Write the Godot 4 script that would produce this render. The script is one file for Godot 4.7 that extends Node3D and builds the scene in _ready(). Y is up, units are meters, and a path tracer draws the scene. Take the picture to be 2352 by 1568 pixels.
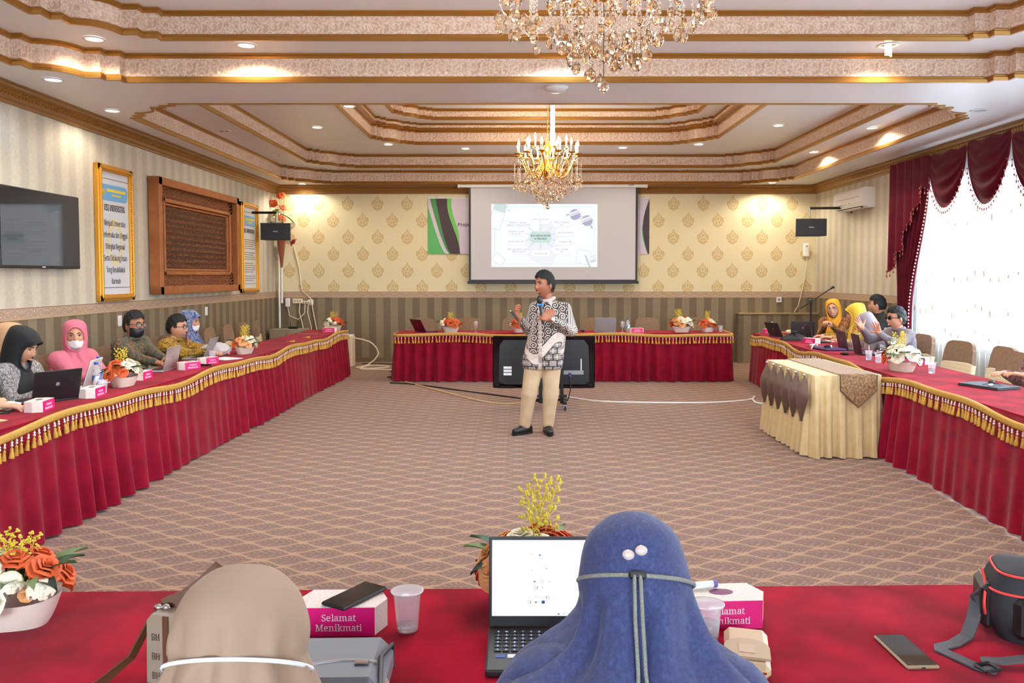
extends Node3D
# A conference hall with a U of draped tables, seen from behind the near table. x to the right, y up, the back wall at negative z.

const XL := -4.6
const XR := 5.63
const ZB := -15.3
const ZF := 3.4
const CH := 3.34
const TH := 0.75

class MB extends RefCounted:
	var v := PackedVector3Array()
	var uv := PackedVector2Array()
	var col := PackedColorArray()
	var ix := PackedInt32Array()
	var cc := Color(1, 1, 1)
	func p(pos: Vector3, u := Vector2.ZERO) -> int:
		v.append(pos); uv.append(u); col.append(cc)
		return v.size() - 1
	func tri(a: int, b: int, c: int) -> void:
		ix.append(a); ix.append(b); ix.append(c)
	func quad(a: int, b: int, c: int, d: int) -> void:
		tri(a, b, c); tri(a, c, d)
	# flat polygon that faces out
	func poly(pts: Array, out: Vector3, uvs: Array = []) -> void:
		var n := Vector3.ZERO
		for i in range(1, pts.size() - 1):
			n += (pts[i + 1] - pts[0]).cross(pts[i] - pts[0])
		var flip: bool = n.dot(out) < 0.0
		var f := v.size()
		for i in pts.size():
			p(pts[i], uvs[i] if uvs.size() else Vector2.ZERO)
		for i in range(1, pts.size() - 1):
			if flip: tri(f, f + i + 1, f + i)
			else: tri(f, f + i, f + i + 1)
	func box(c: Vector3, s: Vector3, b := Basis.IDENTITY, bev := 0.0) -> MB:
		var h := s * 0.5
		bev = minf(bev, minf(h.x, minf(h.y, h.z)) * 0.98)
		for a in 3:
			var u := (a + 1) % 3
			var w := (a + 2) % 3
			for sg in [-1.0, 1.0]:
				var pts := []
				for k in [[-1, -1], [1, -1], [1, 1], [-1, 1]]:
					var q := Vector3.ZERO
					q[a] = sg * h[a]; q[u] = k[0] * (h[u] - bev); q[w] = k[1] * (h[w] - bev)
					pts.append(c + b * q)
				var o := Vector3.ZERO
				o[a] = sg
				poly(pts, b * o)
			if bev > 0.0:
				for s1 in [-1.0, 1.0]:
					for s2 in [-1.0, 1.0]:
						var pts := []
						for k in [[0, -1], [0, 1], [1, 1], [1, -1]]:
							var q := Vector3.ZERO
							q[a] = k[1] * (h[a] - bev)
							q[u] = s1 * (h[u] - (0.0 if k[0] == 0 else bev)); q[w] = s2 * (h[w] - (bev if k[0] == 0 else 0.0))
							pts.append(c + b * q)
						var o := Vector3.ZERO
						o[u] = s1; o[w] = s2
						poly(pts, b * o)
		if bev > 0.0:
			for i in 8:
				var sv := Vector3(1 if i & 1 else -1, 1 if i & 2 else -1, 1 if i & 4 else -1)
				var pts := []
				for a in 3:
					var q := Vector3.ZERO
					for e in 3: q[e] = sv[e] * (h[e] - (0.0 if e == a else bev))
					pts.append(c + b * q)
				poly(pts, b * sv)
		return self
	func rad(r, i: int) -> float:
		return r if r is float or r is int else r[mini(i, r.size() - 1)]
	func tube(path: Array, r, n := 8, caps := true, closed := false) -> MB:
		var m := path.size()
		var t0: Vector3 = (path[1] - path[0]).normalized()
		var nn := t0.cross(Vector3.UP if absf(t0.y) < 0.9 else Vector3.RIGHT).normalized()
		var first := v.size()
		var prev := t0
		for i in m:
			var t: Vector3
			if closed: t = (path[(i + 1) % m] - path[(i + m - 1) % m]).normalized()
			else: t = (path[mini(i + 1, m - 1)] - path[maxi(i - 1, 0)]).normalized()
			if t == Vector3.ZERO: t = prev
			nn = (nn - t * nn.dot(t)).normalized()
			var bb := t.cross(nn)
			var rr := rad(r, i)
			for k in n:
				var a := TAU * k / n
				p(path[i] + (nn * cos(a) + bb * sin(a)) * rr, Vector2(float(k) / n, float(i) / m))
			prev = t
		for i in (m if closed else m - 1):
			var j := (i + 1) % m
			for k in n:
				var k2 := (k + 1) % n
				quad(first + i * n + k, first + j * n + k, first + j * n + k2, first + i * n + k2)
		if caps and not closed:
			for e in [0, m - 1]:
				var pts := []
				for k in n: pts.append(v[first + e * n + k])
				poly(pts, (path[0] - path[1]) if e == 0 else (path[m - 1] - path[m - 2]))
		return self
	# profile (side, up) swept along a path, mitred
	func sweep(path: Array, prof: Array, up := Vector3.UP, closed := false, smooth := false, close_prof := true) -> MB:
		var m := path.size()
		var rows := []
		for i in m:
			var d1: Vector3 = (path[i] - path[(i + m - 1) % m]).normalized() if closed or i > 0 else Vector3.ZERO
			var d2: Vector3 = (path[(i + 1) % m] - path[i]).normalized() if closed or i < m - 1 else d1
			if d1 == Vector3.ZERO: d1 = d2
			var t := (d1 + d2).normalized()
			var side := t.cross(up).normalized()
			var s1 := d1.cross(up).normalized()
			var sc := 1.0 / maxf(0.4, side.dot(s1))
			var u2 := side.cross(t)
			var row := []
			for q in prof: row.append(path[i] + side * q.x * sc + u2 * q.y)
			rows.append(row)
		var np := prof.size()
		var npp := np if close_prof else np - 1
		if smooth:
			var f := v.size()
			for i in m:
				for k in np: p(rows[i][k], Vector2(float(k) / np, float(i)))
			for i in (m if closed else m - 1):
				for k in npp:
					quad(f + i * np + k, f + i * np + (k + 1) % np, f + ((i + 1) % m) * np + (k + 1) % np, f + ((i + 1) % m) * np + k)
		else:
			for i in (m if closed else m - 1):
				for k in npp:
					var f := v.size()
					p(rows[i][k]); p(rows[i][(k + 1) % np]); p(rows[(i + 1) % m][(k + 1) % np]); p(rows[(i + 1) % m][k])
					quad(f, f + 1, f + 2, f + 3)
		if not closed and close_prof:
			poly(rows[0], path[0] - path[1]); poly(rows[m - 1], path[m - 1] - path[m - 2])
		return self
	func ribbon(path: Array, w: float, th: float, up := Vector3.UP) -> MB:
		return sweep(path, [Vector2(-w / 2, -th / 2), Vector2(-w / 2, th / 2), Vector2(w / 2, th / 2), Vector2(w / 2, -th / 2)], up)
	func lathe(prof: Array, n := 16, xf := Transform3D(), facet := false) -> MB:
		var f := v.size()
		var m := prof.size()
		for i in m:
			for k in n:
				var a := TAU * k / n
				p(xf * Vector3(cos(a) * prof[i].x, prof[i].y, sin(a) * prof[i].x), Vector2(float(k) / n, float(i) / (m - 1)))
		var tris := []
		for i in m - 1:
			for k in n:
				var k2 := (k + 1) % n
				var q := [f + i * n + k, f + (i + 1) * n + k, f + (i + 1) * n + k2, f + i * n + k2]
				if prof[i].x > 1e-5: tris.append([q[0], q[3], q[2]])
				if prof[i + 1].x > 1e-5: tris.append([q[0], q[2], q[1]])
		for t in tris:
			if facet:
				var g := v.size()
				for e in t: p(v[e])
				tri(g, g + 1, g + 2)
			else: tri(t[0], t[1], t[2])
		return self
	func ell(c: Vector3, r: Vector3, nu := 12, nv := 8, b := Basis.IDENTITY) -> MB:
		var pr := []
		for i in nv + 1:
			var a := PI * i / nv
			pr.append(Vector2(maxf(sin(a), 0.0), -cos(a)))
		return lathe(pr, nu, Transform3D(b * Basis.from_scale(r), c))
	func grid(nu: int, nv: int, fn: Callable, wrap := false, hole = null) -> MB:
		var f := v.size()
		var w := nu if wrap else nu + 1
		for j in nv + 1:
			for i in w:
				var u := float(i) / nu
				var t := float(j) / nv
				p(fn.call(u, t), Vector2(u, t))
		for j in nv:
			for i in nu:
				if hole != null and hole.call((i + 0.5) / nu, (j + 0.5) / nv): continue
				var i2 := (i + 1) % w
				quad(f + j * w + i, f + j * w + i2, f + (j + 1) * w + i2, f + (j + 1) * w + i)
		return self
	# a polygon in x, y given thickness along z
	func prism(pts: PackedVector2Array, d: float, xf := Transform3D()) -> MB:
		var ind := Geometry2D.triangulate_polygon(pts)
		for z in [0.0, d]:
			var f := v.size()
			for q in pts: p(xf * Vector3(q.x, q.y, z), q)
			for i in range(0, ind.size(), 3):
				var n: Vector3 = (v[f + ind[i + 2]] - v[f + ind[i]]).cross(v[f + ind[i + 1]] - v[f + ind[i]])
				if n.dot(xf.basis.z * (-1.0 if z == 0.0 else 1.0)) > 0: tri(f + ind[i], f + ind[i + 1], f + ind[i + 2])
				else: tri(f + ind[i], f + ind[i + 2], f + ind[i + 1])
		var cw := Geometry2D.is_polygon_clockwise(pts)
		for i in pts.size():
			var a := pts[i]
			var b := pts[(i + 1) % pts.size()]
			var o := Vector2(b.y - a.y, a.x - b.x) * (-1.0 if cw else 1.0)
			poly([xf * Vector3(a.x, a.y, 0), xf * Vector3(b.x, b.y, 0), xf * Vector3(b.x, b.y, d), xf * Vector3(a.x, a.y, d)], xf.basis * Vector3(o.x, o.y, 0))
		return self
	func add(o: MB, xf := Transform3D()) -> MB:
		var f := v.size()
		var flip := xf.basis.determinant() < 0.0
		for i in o.v.size():
			v.append(xf * o.v[i])
		uv.append_array(o.uv); col.append_array(o.col)
		for i in range(0, o.ix.size(), 3):
			if flip: tri(f + o.ix[i], f + o.ix[i + 2], f + o.ix[i + 1])
			else: tri(f + o.ix[i], f + o.ix[i + 1], f + o.ix[i + 2])
		return self
	func done() -> ArrayMesh:
		var n := PackedVector3Array()
		n.resize(v.size())
		for i in range(0, ix.size(), 3):
			var a := ix[i]
			var b := ix[i + 1]
			var c := ix[i + 2]
			var q := (v[c] - v[a]).cross(v[b] - v[a])
			n[a] += q; n[b] += q; n[c] += q
		for i in n.size():
			n[i] = n[i].normalized() if n[i].length_squared() > 1e-20 else Vector3.UP
		var arr := []
		arr.resize(Mesh.ARRAY_MAX)
		arr[Mesh.ARRAY_VERTEX] = v; arr[Mesh.ARRAY_NORMAL] = n; arr[Mesh.ARRAY_TEX_UV] = uv; arr[Mesh.ARRAY_COLOR] = col; arr[Mesh.ARRAY_INDEX] = ix
		var am := ArrayMesh.new()
		am.add_surface_from_arrays(Mesh.PRIMITIVE_TRIANGLES, arr)
		return am

var taken := {}
var T := {}
var A := {}
var rng := RandomNumberGenerator.new()

func numbered(n: String) -> String:
	taken[n] = taken.get(n, -1) + 1
	return n if taken[n] == 0 else "%s_%03d" % [n, taken[n]]

func thing(called: String, label: String, category: String, at := Vector3.ZERO, turn := 0.0, group := "") -> Node3D:
	var o := Node3D.new()
	o.name = numbered(called)
	add_child(o)
	o.position = at; o.rotation.y = turn
	tag(o, label, category, group)
	return o

func tag(o: Node, label: String, category: String, group := "", kind := "") -> Node:
	if label: o.set_meta("label", label)
	if category: o.set_meta("category", category)
	if group: o.set_meta("group", group)
	if kind: o.set_meta("kind", kind)
	return o

func part(parent: Node, called: String, m, material: Material, at := Vector3.ZERO, rot := Vector3.ZERO, label := "") -> MeshInstance3D:
	var o := MeshInstance3D.new()
	o.mesh = m.done() if m is MB else m
	o.material_override = material
	o.name = called
	parent.add_child(o, true)
	o.position = at; o.rotation = rot
	if label: o.set_meta("label", label)
	return o

func struct(called: String, m, material: Material, label := "", category := "") -> MeshInstance3D:
	var o := part(self, called, m, material)
	tag(o, label, category, "", "structure")
	return o

func solo(called: String, m, material: Material, label: String, category: String, at := Vector3.ZERO, rot := Vector3.ZERO, group := "") -> MeshInstance3D:
	var o := part(self, numbered(called), m, material, at, rot)
	tag(o, label, category, group)
	return o

func copy(o: Node3D, at: Vector3, turn: float, label: String) -> Node3D:
	var c: Node3D = o.duplicate()
	c.name = numbered(o.name.rstrip("0123456789").trim_suffix("_"))
	add_child(c)
	c.position = at; c.rotation.y = turn
	c.set_meta("label", label)
	return c

func srgb(r: float, g: float, b: float) -> Color:
	return Color(r / 255.0, g / 255.0, b / 255.0)

func lin(r: float, g: float, b: float) -> Color:
	return srgb(r, g, b).srgb_to_linear()

func mat(c: Color, rough := 0.6, metal := 0.0, o := {}) -> StandardMaterial3D:
	var m := StandardMaterial3D.new()
	m.albedo_color = c
	m.roughness = rough
	m.metallic = metal
	for k in o: m.set(k, o[k])
	return m

func tex(img: Image) -> ImageTexture:
	return ImageTexture.create_from_image(img)

# an image from a function of u, v (0..1)
func paint(w: int, h: int, fn: Callable) -> Image:
	var im := Image.create(w, h, false, Image.FORMAT_RGB8)
	for y in h:
		for x in w:
			im.set_pixel(x, y, fn.call((x + 0.5) / w, (y + 0.5) / h))
	return im

func noise_tex(freq: float, a: Color, b: Color, size := 256, oct := 4, sd := 1, normal := false, strength := 4.0) -> NoiseTexture2D:
	var n := FastNoiseLite.new()
	n.seed = sd; n.frequency = freq; n.fractal_octaves = oct
	var t := NoiseTexture2D.new()
	t.width = size; t.height = size; t.noise = n; t.seamless = true
	if normal:
		t.as_normal_map = true; t.bump_strength = strength
	else:
		var g := Gradient.new()
		g.set_color(0, a); g.set_color(1, b)
		t.color_ramp = g
	return t

func tri_mat(albedo: Texture2D, scale: float, rough := 0.7, metal := 0.0, o := {}) -> StandardMaterial3D:
	var m := mat(Color.WHITE, rough, metal, {"albedo_texture": albedo, "uv1_triplanar": true, "uv1_scale": Vector3.ONE * scale})
	for k in o: m.set(k, o[k])
	return m

func words(parent: Node, called: String, s: String, size: float, material: Material, at: Vector3, turn := 0.0, squash := 1.0, align := HORIZONTAL_ALIGNMENT_CENTER, face := "Droid Sans", bold := false) -> MeshInstance3D:
	var f := SystemFont.new()
	f.font_names = PackedStringArray([face])
	if bold: f.font_weight = 700
	var t := TextMesh.new()
	t.font = f; t.text = s; t.font_size = 32; t.pixel_size = size / 32.0; t.depth = 0.001; t.curve_step = 2.0
	t.horizontal_alignment = align
	var o := part(parent, called, t, material, at, Vector3(0, turn, 0))
	o.scale = Vector3(squash, 1, 1)
	return o

func hsh(x: float) -> float:
	var t := sin(x * 127.1) * 43758.5453
	return t - floorf(t)

func carpet_px(u: float, w: float) -> Color:
	var us := u + 0.035 * sin(TAU * u)
	var best := 9.0
	var row := 0.0
	var lo := -9.0
	var hi := 9.0
	for k in range(-1, 4):
		var y := (k + 0.5) * 0.5 - 0.25 + 0.205 * cos(TAU * us) * (1.0 if k % 2 == 0 else -1.0)
		var d := absf(w - y)
		best = minf(best, d)
		if y <= w and y > lo:
			lo = y; row = k
		if y > w and y < hi: hi = y
	var jag := 0.012 * sin(u * 160.0) + 0.01 * sin(u * 71.0 + w * 40.0)
	var tan_c := srgb(166, 131, 103)
	if best < 0.058 + 0.016 * cos(TAU * us * 2.0) + jag: return tan_c
	var t := (w - lo) / maxf(hi - lo, 0.01) * 2.0 - 1.0
	var ph := us + (0.5 if int(row) % 2 != 0 else 0.0)
	ph -= floorf(ph)
	var s := sin(TAU * (ph * 8.0 + absf(t) * 1.8) + 0.8 * sin(t * 9.0 + ph * 13.0))
	var n := hsh(floorf(u * 64.0) * 3.1 + floorf(w * 40.0) * 17.7)
	var base := srgb(126, 97, 85).lerp(srgb(118, 90, 79), n)
	if s > 0.55 and n > 0.3 and absf(t) > 0.08: return srgb(148, 118, 103)
	if absf(t) < 0.05: return srgb(112, 86, 76)
	return base

func damask(x: float, y: float) -> float:
	x = absf(x)
	var d := 9.0
	for q in [[0.0, -0.02, 0.36], [0.34, 0.02, 0.27], [0.52, -0.1, 0.24], [0.4, -0.38, 0.24], [0.16, -0.58, 0.2], [0.0, 0.34, 0.24], [0.26, 0.3, 0.2], [0.0, 0.6, 0.15], [0.14, 0.56, 0.1], [0.0, 0.78, 0.09], [0.0, -0.8, 0.1], [0.6, 0.16, 0.13]]:
		d = minf(d, Vector2(x - q[0], y - q[1]).length() - q[2])
	for q in [[0.36, 0.0, 0.15], [0.14, -0.3, 0.2], [0.0, 0.14, 0.2], [0.5, -0.28, 0.13], [0.2, 0.34, 0.1], [0.0, 0.46, 0.14]]:
		d = maxf(d, 0.02 - absf(Vector2(x - q[0], y - q[1]).length() - q[2]))
	d = maxf(d, 0.014 - absf(x - 0.07 - 0.05 * sin(y * 9.0)))
	return d

func damask_px(u: float, w: float) -> Color:
	var c := srgb(222, 209, 170)
	var g := srgb(200, 174, 122)
	for o in [Vector2(0.25, 0.25), Vector2(0.75, 0.75)]:
		var x: float = u - o.x
		var y: float = o.y - w
		if damask(x / 0.265, y / 0.265) < 0.0: return g
	return c.lerp(srgb(226, 214, 178), hsh(floorf(u * 40.0) + 31.0 * floorf(w * 40.0)) * 0.5)

func stripes_px(u: float, w: float, a: Color, b: Color, soft: float) -> Color:
	var t := 0.5 + 0.5 * cos(TAU * u)
	t = smoothstep(0.5 - soft, 0.5 + soft, t)
	var n := hsh(floorf(w * 24.0) + floorf(u * 90.0) * 7.3) * 0.10
	return a.lerp(b, t).darkened(n)

func border_px(u: float, w: float) -> Color:
	var c := srgb(196, 168, 142)
	if w < 0.06: return srgb(122, 92, 76)
	if w > 0.9: return srgb(196, 160, 120)
	var y := w - 0.48
	var wave := absf(y - 0.2 * sin(TAU * u * 2.0))
	if wave < 0.04: return srgb(160, 130, 110)
	for k in 4:
		var d := Vector2((u - (k + 0.5) / 4.0) * 3.6, y + (0.16 if k % 2 == 0 else -0.16)).length()
		if d < 0.08: return srgb(216, 192, 168)
		if d < 0.2 and fmod(atan2(y + (0.16 if k % 2 == 0 else -0.16), u - (k + 0.5) / 4.0) * 4.0 + 40.0, 1.6) < 0.9: return srgb(158, 128, 110)
	return c.darkened(0.16 * hsh(floorf(u * 70.0) + 13.0 * floorf(w * 20.0)))

# cloth prints; p in metres on the wearer
func spiral(x: float, y: float, cell: float) -> bool:
	var ix := floorf(x / cell)
	var off := 0.5 * cell if int(ix) % 2 != 0 else 0.0
	var lx := x - (ix + 0.5) * cell
	var ly := y - off - (floorf((y - off) / cell) + 0.5) * cell
	var r := Vector2(lx, ly).length() / cell
	var a := atan2(ly, lx) / TAU
	var k := r * 3.4 - a
	k -= floorf(k)
	return r < 0.56 and k < 0.4

func batik_presenter(u: float, w: float) -> Color:
	var x := u - 0.5            # 1 m tile, centre of the body at u 0.5
	var y := 1.0 - w + 0.55     # height above the floor
	var cream := srgb(226, 206, 192)
	var grey := srgb(150, 142, 138)
	var dark := srgb(34, 28, 28)
	if absf(x + 0.045) < 0.018: return grey.lerp(cream, hsh(floorf(y * 160.0)))
	var edge := 0.98 + 0.09 * sin((x - 0.02) * 13.0) - (0.04 if x < -0.04 else 0.0)
	var edge2 := edge - 0.1 - 0.03 * cos(x * 9.0)
	if y > edge:
		if absf(x) > 0.24:
			if y > 1.13: return grey.darkened(0.25) if fmod(absf(x) * 100.0, 2.4) < 0.7 else srgb(176, 168, 162)
			return dark if spiral(x, y, 0.06) else cream
		return cream if spiral(x, y, 0.074) else dark
	if absf(y - edge) < 0.012: return dark
	if y > edge2: return cream.darkened(0.12 * hsh(floorf(x * 50.0) + 9.0 * floorf(y * 50.0)))
	if absf(y - edge2) < 0.008: return dark
	var cw := 0.086
	var row := floorf(y / (cw * 0.75))
	var sx := x + (cw * 0.5 if int(row) % 2 != 0 else 0.0)
	var c := Vector2(sx - (floorf(sx / cw) + 0.5) * cw, y - (row + 0.5) * cw * 0.75)
	if absf(c.x) > cw * 0.44 or absf(c.y) > cw * 0.33 or c.length() > cw * 0.49: return dark
	var kind := hsh(floorf(sx / cw) + row * 5.0)
	if kind < 0.5: return (srgb(200, 186, 180) if fmod((c.x + c.y) * 160.0 + 100.0, 1.0) < 0.6 else srgb(92, 84, 82))
	if c.x * c.x < 1e-5 or c.y * c.y < 1e-5: return cream
	return srgb(128, 120, 116)

func batik(sd: int, ground: Color, motif: Color, accent: Color, freq: float, thin := 0.12) -> StandardMaterial3D:
	var n := FastNoiseLite.new()
	n.seed = sd; n.frequency = 1.0; n.fractal_octaves = 2
	var f := func(u: float, w: float) -> Color:
		# four-way blend so that the tile repeats
		var a := n.get_noise_2d(u * freq, w * freq)
		var b := n.get_noise_2d((u - 1.0) * freq, w * freq)
		var c := n.get_noise_2d(u * freq, (w - 1.0) * freq)
		var d := n.get_noise_2d((u - 1.0) * freq, (w - 1.0) * freq)
		var t := lerpf(lerpf(a, b, u), lerpf(c, d, u), w)
		if absf(t) < thin * 0.3: return motif
		if t > 0.3: return accent
		if absf(t + 0.22) < thin * 0.25: return motif.lerp(ground, 0.4)
		return ground
	return tri_mat(tex(paint(192, 192, f)), 2.4, 0.8, 0.0, {"rim_enabled": true, "rim": 0.2})

func make_materials() -> void:
	A.carpet = mat(Color.WHITE, 0.95, 0.0, {"albedo_texture": tex(paint(256, 192, carpet_px)), "uv1_triplanar": true, "uv1_world_triplanar": true, "uv1_scale": Vector3(1 / 0.33, 1, 1 / 0.205), "rim_enabled": true, "rim": 0.25, "rim_tint": 0.5, "metallic_specular": 0.2})
	A.damask = mat(Color.WHITE, 0.75, 0.0, {"albedo_texture": tex(paint(384, 432, damask_px)), "uv1_triplanar": true, "uv1_world_triplanar": true, "uv1_scale": Vector3(1 / 0.56, 1 / 0.632, 1 / 0.56)})
	A.stripe = mat(Color.WHITE, 0.7, 0.0, {"albedo_texture": tex(paint(128, 32, func(u, w): return stripes_px(u, w, srgb(216, 207, 186), srgb(200, 191, 173), 0.35))), "uv1_triplanar": true, "uv1_world_triplanar": true, "uv1_scale": Vector3(1 / 0.27, 1 / 0.4, 1 / 0.27)})
	A.dado = mat(Color.WHITE, 0.7, 0.0, {"albedo_texture": tex(paint(128, 64, func(u, w): return stripes_px(u, w, srgb(144, 130, 104), srgb(120, 104, 82), 0.06))), "uv1_triplanar": true, "uv1_world_triplanar": true, "uv1_scale": Vector3(1 / 0.277, 1 / 0.3, 1 / 0.277)})
	A.border = mat(Color.WHITE, 0.7, 0.0, {"albedo_texture": tex(paint(256, 72, border_px)), "uv1_triplanar": true, "uv1_world_triplanar": true, "uv1_scale": Vector3(1 / 0.4, 1 / 0.11, 1 / 0.4), "uv1_offset": Vector3(0, -1.224 / 0.11, 0)})
	A.paint = mat(srgb(243, 244, 245), 0.38, 0.0, {"normal_enabled": true, "normal_texture": noise_tex(0.02, Color.BLACK, Color.WHITE, 256, 3, 3, true, 1.0), "uv1_triplanar": true, "uv1_scale": Vector3.ONE * 0.5, "normal_scale": 0.12})
	var sw := FastNoiseLite.new()
	sw.seed = 5; sw.frequency = 0.035; sw.fractal_type = FastNoiseLite.FRACTAL_RIDGED; sw.fractal_octaves = 2; sw.domain_warp_enabled = true; sw.domain_warp_amplitude = 40.0; sw.domain_warp_frequency = 0.03
	var st := NoiseTexture2D.new()
	st.width = 256; st.height = 256; st.noise = sw; st.seamless = true
	var sg := Gradient.new()
	sg.offsets = PackedFloat32Array([0.0, 0.55, 0.9]); sg.colors = PackedColorArray([srgb(196, 158, 132), srgb(222, 190, 166), srgb(246, 230, 214)])
	st.color_ramp = sg
	var sn := NoiseTexture2D.new()
	sn.width = 256; sn.height = 256; sn.noise = sw; sn.seamless = true; sn.as_normal_map = true; sn.bump_strength = 6.0
	A.plaster = mat(Color.WHITE, 0.45, 0.0, {"albedo_texture": st, "normal_enabled": true, "normal_texture": sn, "normal_scale": 0.7, "uv1_triplanar": true, "uv1_scale": Vector3.ONE * 2.0})
	A.gold = mat(srgb(176, 128, 62), 0.34, 0.55)
	A.bronze = mat(srgb(150, 108, 58), 0.45, 0.35)
	A.brass = mat(srgb(226, 172, 84), 0.18, 0.95)
	A.frame_gold = mat(srgb(224, 164, 62), 0.32, 0.6)
	A.wood = tri_mat(noise_tex(0.02, srgb(150, 88, 44), srgb(176, 108, 58), 128, 3, 9), 1.5, 0.45)
	var cn := noise_tex(0.06, Color.BLACK, Color.WHITE, 256, 4, 12, true, 14.0)
	A.carved = tri_mat(noise_tex(0.06, srgb(104, 58, 32), srgb(176, 108, 60), 256, 4, 12), 3.0, 0.55, 0.0, {"normal_enabled": true, "normal_texture": cn, "normal_scale": 1.0})
	A.carved_dark = tri_mat(noise_tex(0.07, srgb(62, 34, 22), srgb(112, 64, 36), 256, 4, 14), 4.0, 0.55, 0.0, {"normal_enabled": true, "normal_texture": cn, "normal_scale": 1.0})
	var velvet := noise_tex(0.016, srgb(118, 4, 24), srgb(178, 13, 44), 256, 5, 21)
	A.velvet = tri_mat(velvet, 0.8, 0.85, 0.0, {"rim_enabled": true, "rim": 0.15, "rim_tint": 1.0, "metallic_specular": 0.05})
	A.skirt = tri_mat(noise_tex(0.02, srgb(120, 4, 30), srgb(152, 10, 42), 256, 4, 22), 1.2, 0.6, 0.0, {"rim_enabled": true, "rim": 0.2, "rim_tint": 1.0, "metallic_specular": 0.2})
	A.braid = tri_mat(noise_tex(0.08, srgb(176, 130, 52), srgb(214, 170, 84), 128, 3, 23), 6.0, 0.55, 0.15)
	A.tassel = mat(srgb(206, 156, 62), 0.55, 0.1, {"rim_enabled": true, "rim": 0.4})
	A.bead = mat(srgb(236, 214, 206), 0.1, 0.25)
	A.white = mat(srgb(236, 234, 232), 0.4)
	A.cream = mat(srgb(232, 218, 190), 0.5)
	A.black = mat(srgb(24, 23, 24), 0.4)
	A.gloss = mat(srgb(14, 14, 17), 0.08)
	A.darkgrey = mat(srgb(52, 50, 52), 0.5)
	A.grey = mat(srgb(150, 148, 148), 0.4, 0.3)
	A.silver = mat(srgb(188, 186, 186), 0.32, 0.7)
	A.chrome = mat(srgb(220, 218, 214), 0.12, 1.0)
	A.curtain = tri_mat(noise_tex(0.02, srgb(76, 5, 25), srgb(98, 11, 35), 128, 4, 25), 1.2, 0.55, 0.0, {"rim_enabled": true, "rim": 0.08, "rim_tint": 1.0, "metallic_specular": 0.25, "backlight_enabled": true, "backlight": Color(0.12, 0.01, 0.03)})
	A.sheer = mat(Color(0.95, 0.95, 0.95, 0.42), 0.9, 0.0, {"transparency": BaseMaterial3D.TRANSPARENCY_ALPHA, "backlight_enabled": true, "backlight": Color(0.7, 0.7, 0.7)})
	A.glass = mat(Color(1, 1, 1, 0.06), 0.03, 0.0, {"transparency": BaseMaterial3D.TRANSPARENCY_ALPHA})
	A.plastic = mat(Color(0.95, 0.96, 0.98, 0.22), 0.08, 0.0, {"transparency": BaseMaterial3D.TRANSPARENCY_ALPHA})
	A.frost = mat(Color(0.92, 0.92, 0.94, 0.4), 0.2, 0.0, {"transparency": BaseMaterial3D.TRANSPARENCY_ALPHA})
	A.water = mat(Color(0.97, 0.98, 1.0, 0.05), 0.02, 0.0, {"refraction_enabled": true, "refraction_scale": 0.033})
	A.crystal = mat(Color(1.0, 0.91, 0.8, 0.03), 0.02, 0.0, {"refraction_enabled": true, "refraction_scale": 0.055})
	A.crystal_clear = mat(Color(1.0, 0.97, 0.94, 0.03), 0.02, 0.0, {"refraction_enabled": true, "refraction_scale": 0.05})
	A.pink = mat(srgb(226, 20, 118), 0.4)
	A.card = tri_mat(noise_tex(0.09, srgb(244, 236, 222), srgb(222, 200, 190), 128, 2, 31), 12.0, 0.6)
	A.paper = mat(srgb(240, 238, 238), 0.7)
	A.green = mat(srgb(58, 92, 52), 0.55)
	A.green_pale = mat(srgb(128, 150, 96), 0.55)
	A.leaf_dark = mat(srgb(44, 62, 48), 0.5)
	A.petal_orange = mat(srgb(226, 96, 44), 0.65, 0.0, {"rim_enabled": true, "rim": 0.3})
	A.petal_peach = mat(srgb(240, 170, 110), 0.65)
	A.petal_cream = mat(srgb(246, 236, 206), 0.6, 0.0, {"rim_enabled": true, "rim": 0.2})
	A.petal_red = mat(srgb(176, 50, 40), 0.65)
	A.petal_pink = mat(srgb(232, 140, 160), 0.6)
	A.yellow = mat(srgb(214, 190, 62), 0.6)
	A.planter = mat(srgb(226, 206, 190), 0.3)
	A.chair_fabric = tri_mat(noise_tex(0.05, srgb(128, 100, 78), srgb(150, 120, 94), 128, 3, 41), 3.0, 0.85)
	A.satin = mat(srgb(226, 208, 172), 0.4, 0.0, {"rim_enabled": true, "rim": 0.4})
	A.beige_cloth = tri_mat(noise_tex(0.03, srgb(206, 176, 124), srgb(222, 194, 144), 128, 4, 42), 2.0, 0.5, 0.0, {"rim_enabled": true, "rim": 0.3})
	A.brown_satin = mat(srgb(98, 74, 62), 0.4, 0.0, {"rim_enabled": true, "rim": 0.4})
	A.lamp_white = mat(srgb(255, 250, 240), 0.4, 0.0, {"emission_enabled": true, "emission": Color(1.0, 0.95, 0.86), "emission_energy_multiplier": 6.0})
	A.lamp_cool = mat(srgb(250, 252, 255), 0.4, 0.0, {"emission_enabled": true, "emission": Color(0.86, 0.92, 1.0), "emission_energy_multiplier": 6.0})
	A.lamp_flame = mat(srgb(255, 246, 220), 0.3, 0.0, {"emission_enabled": true, "emission": Color(1.0, 0.9, 0.68), "emission_energy_multiplier": 14.0})

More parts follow.
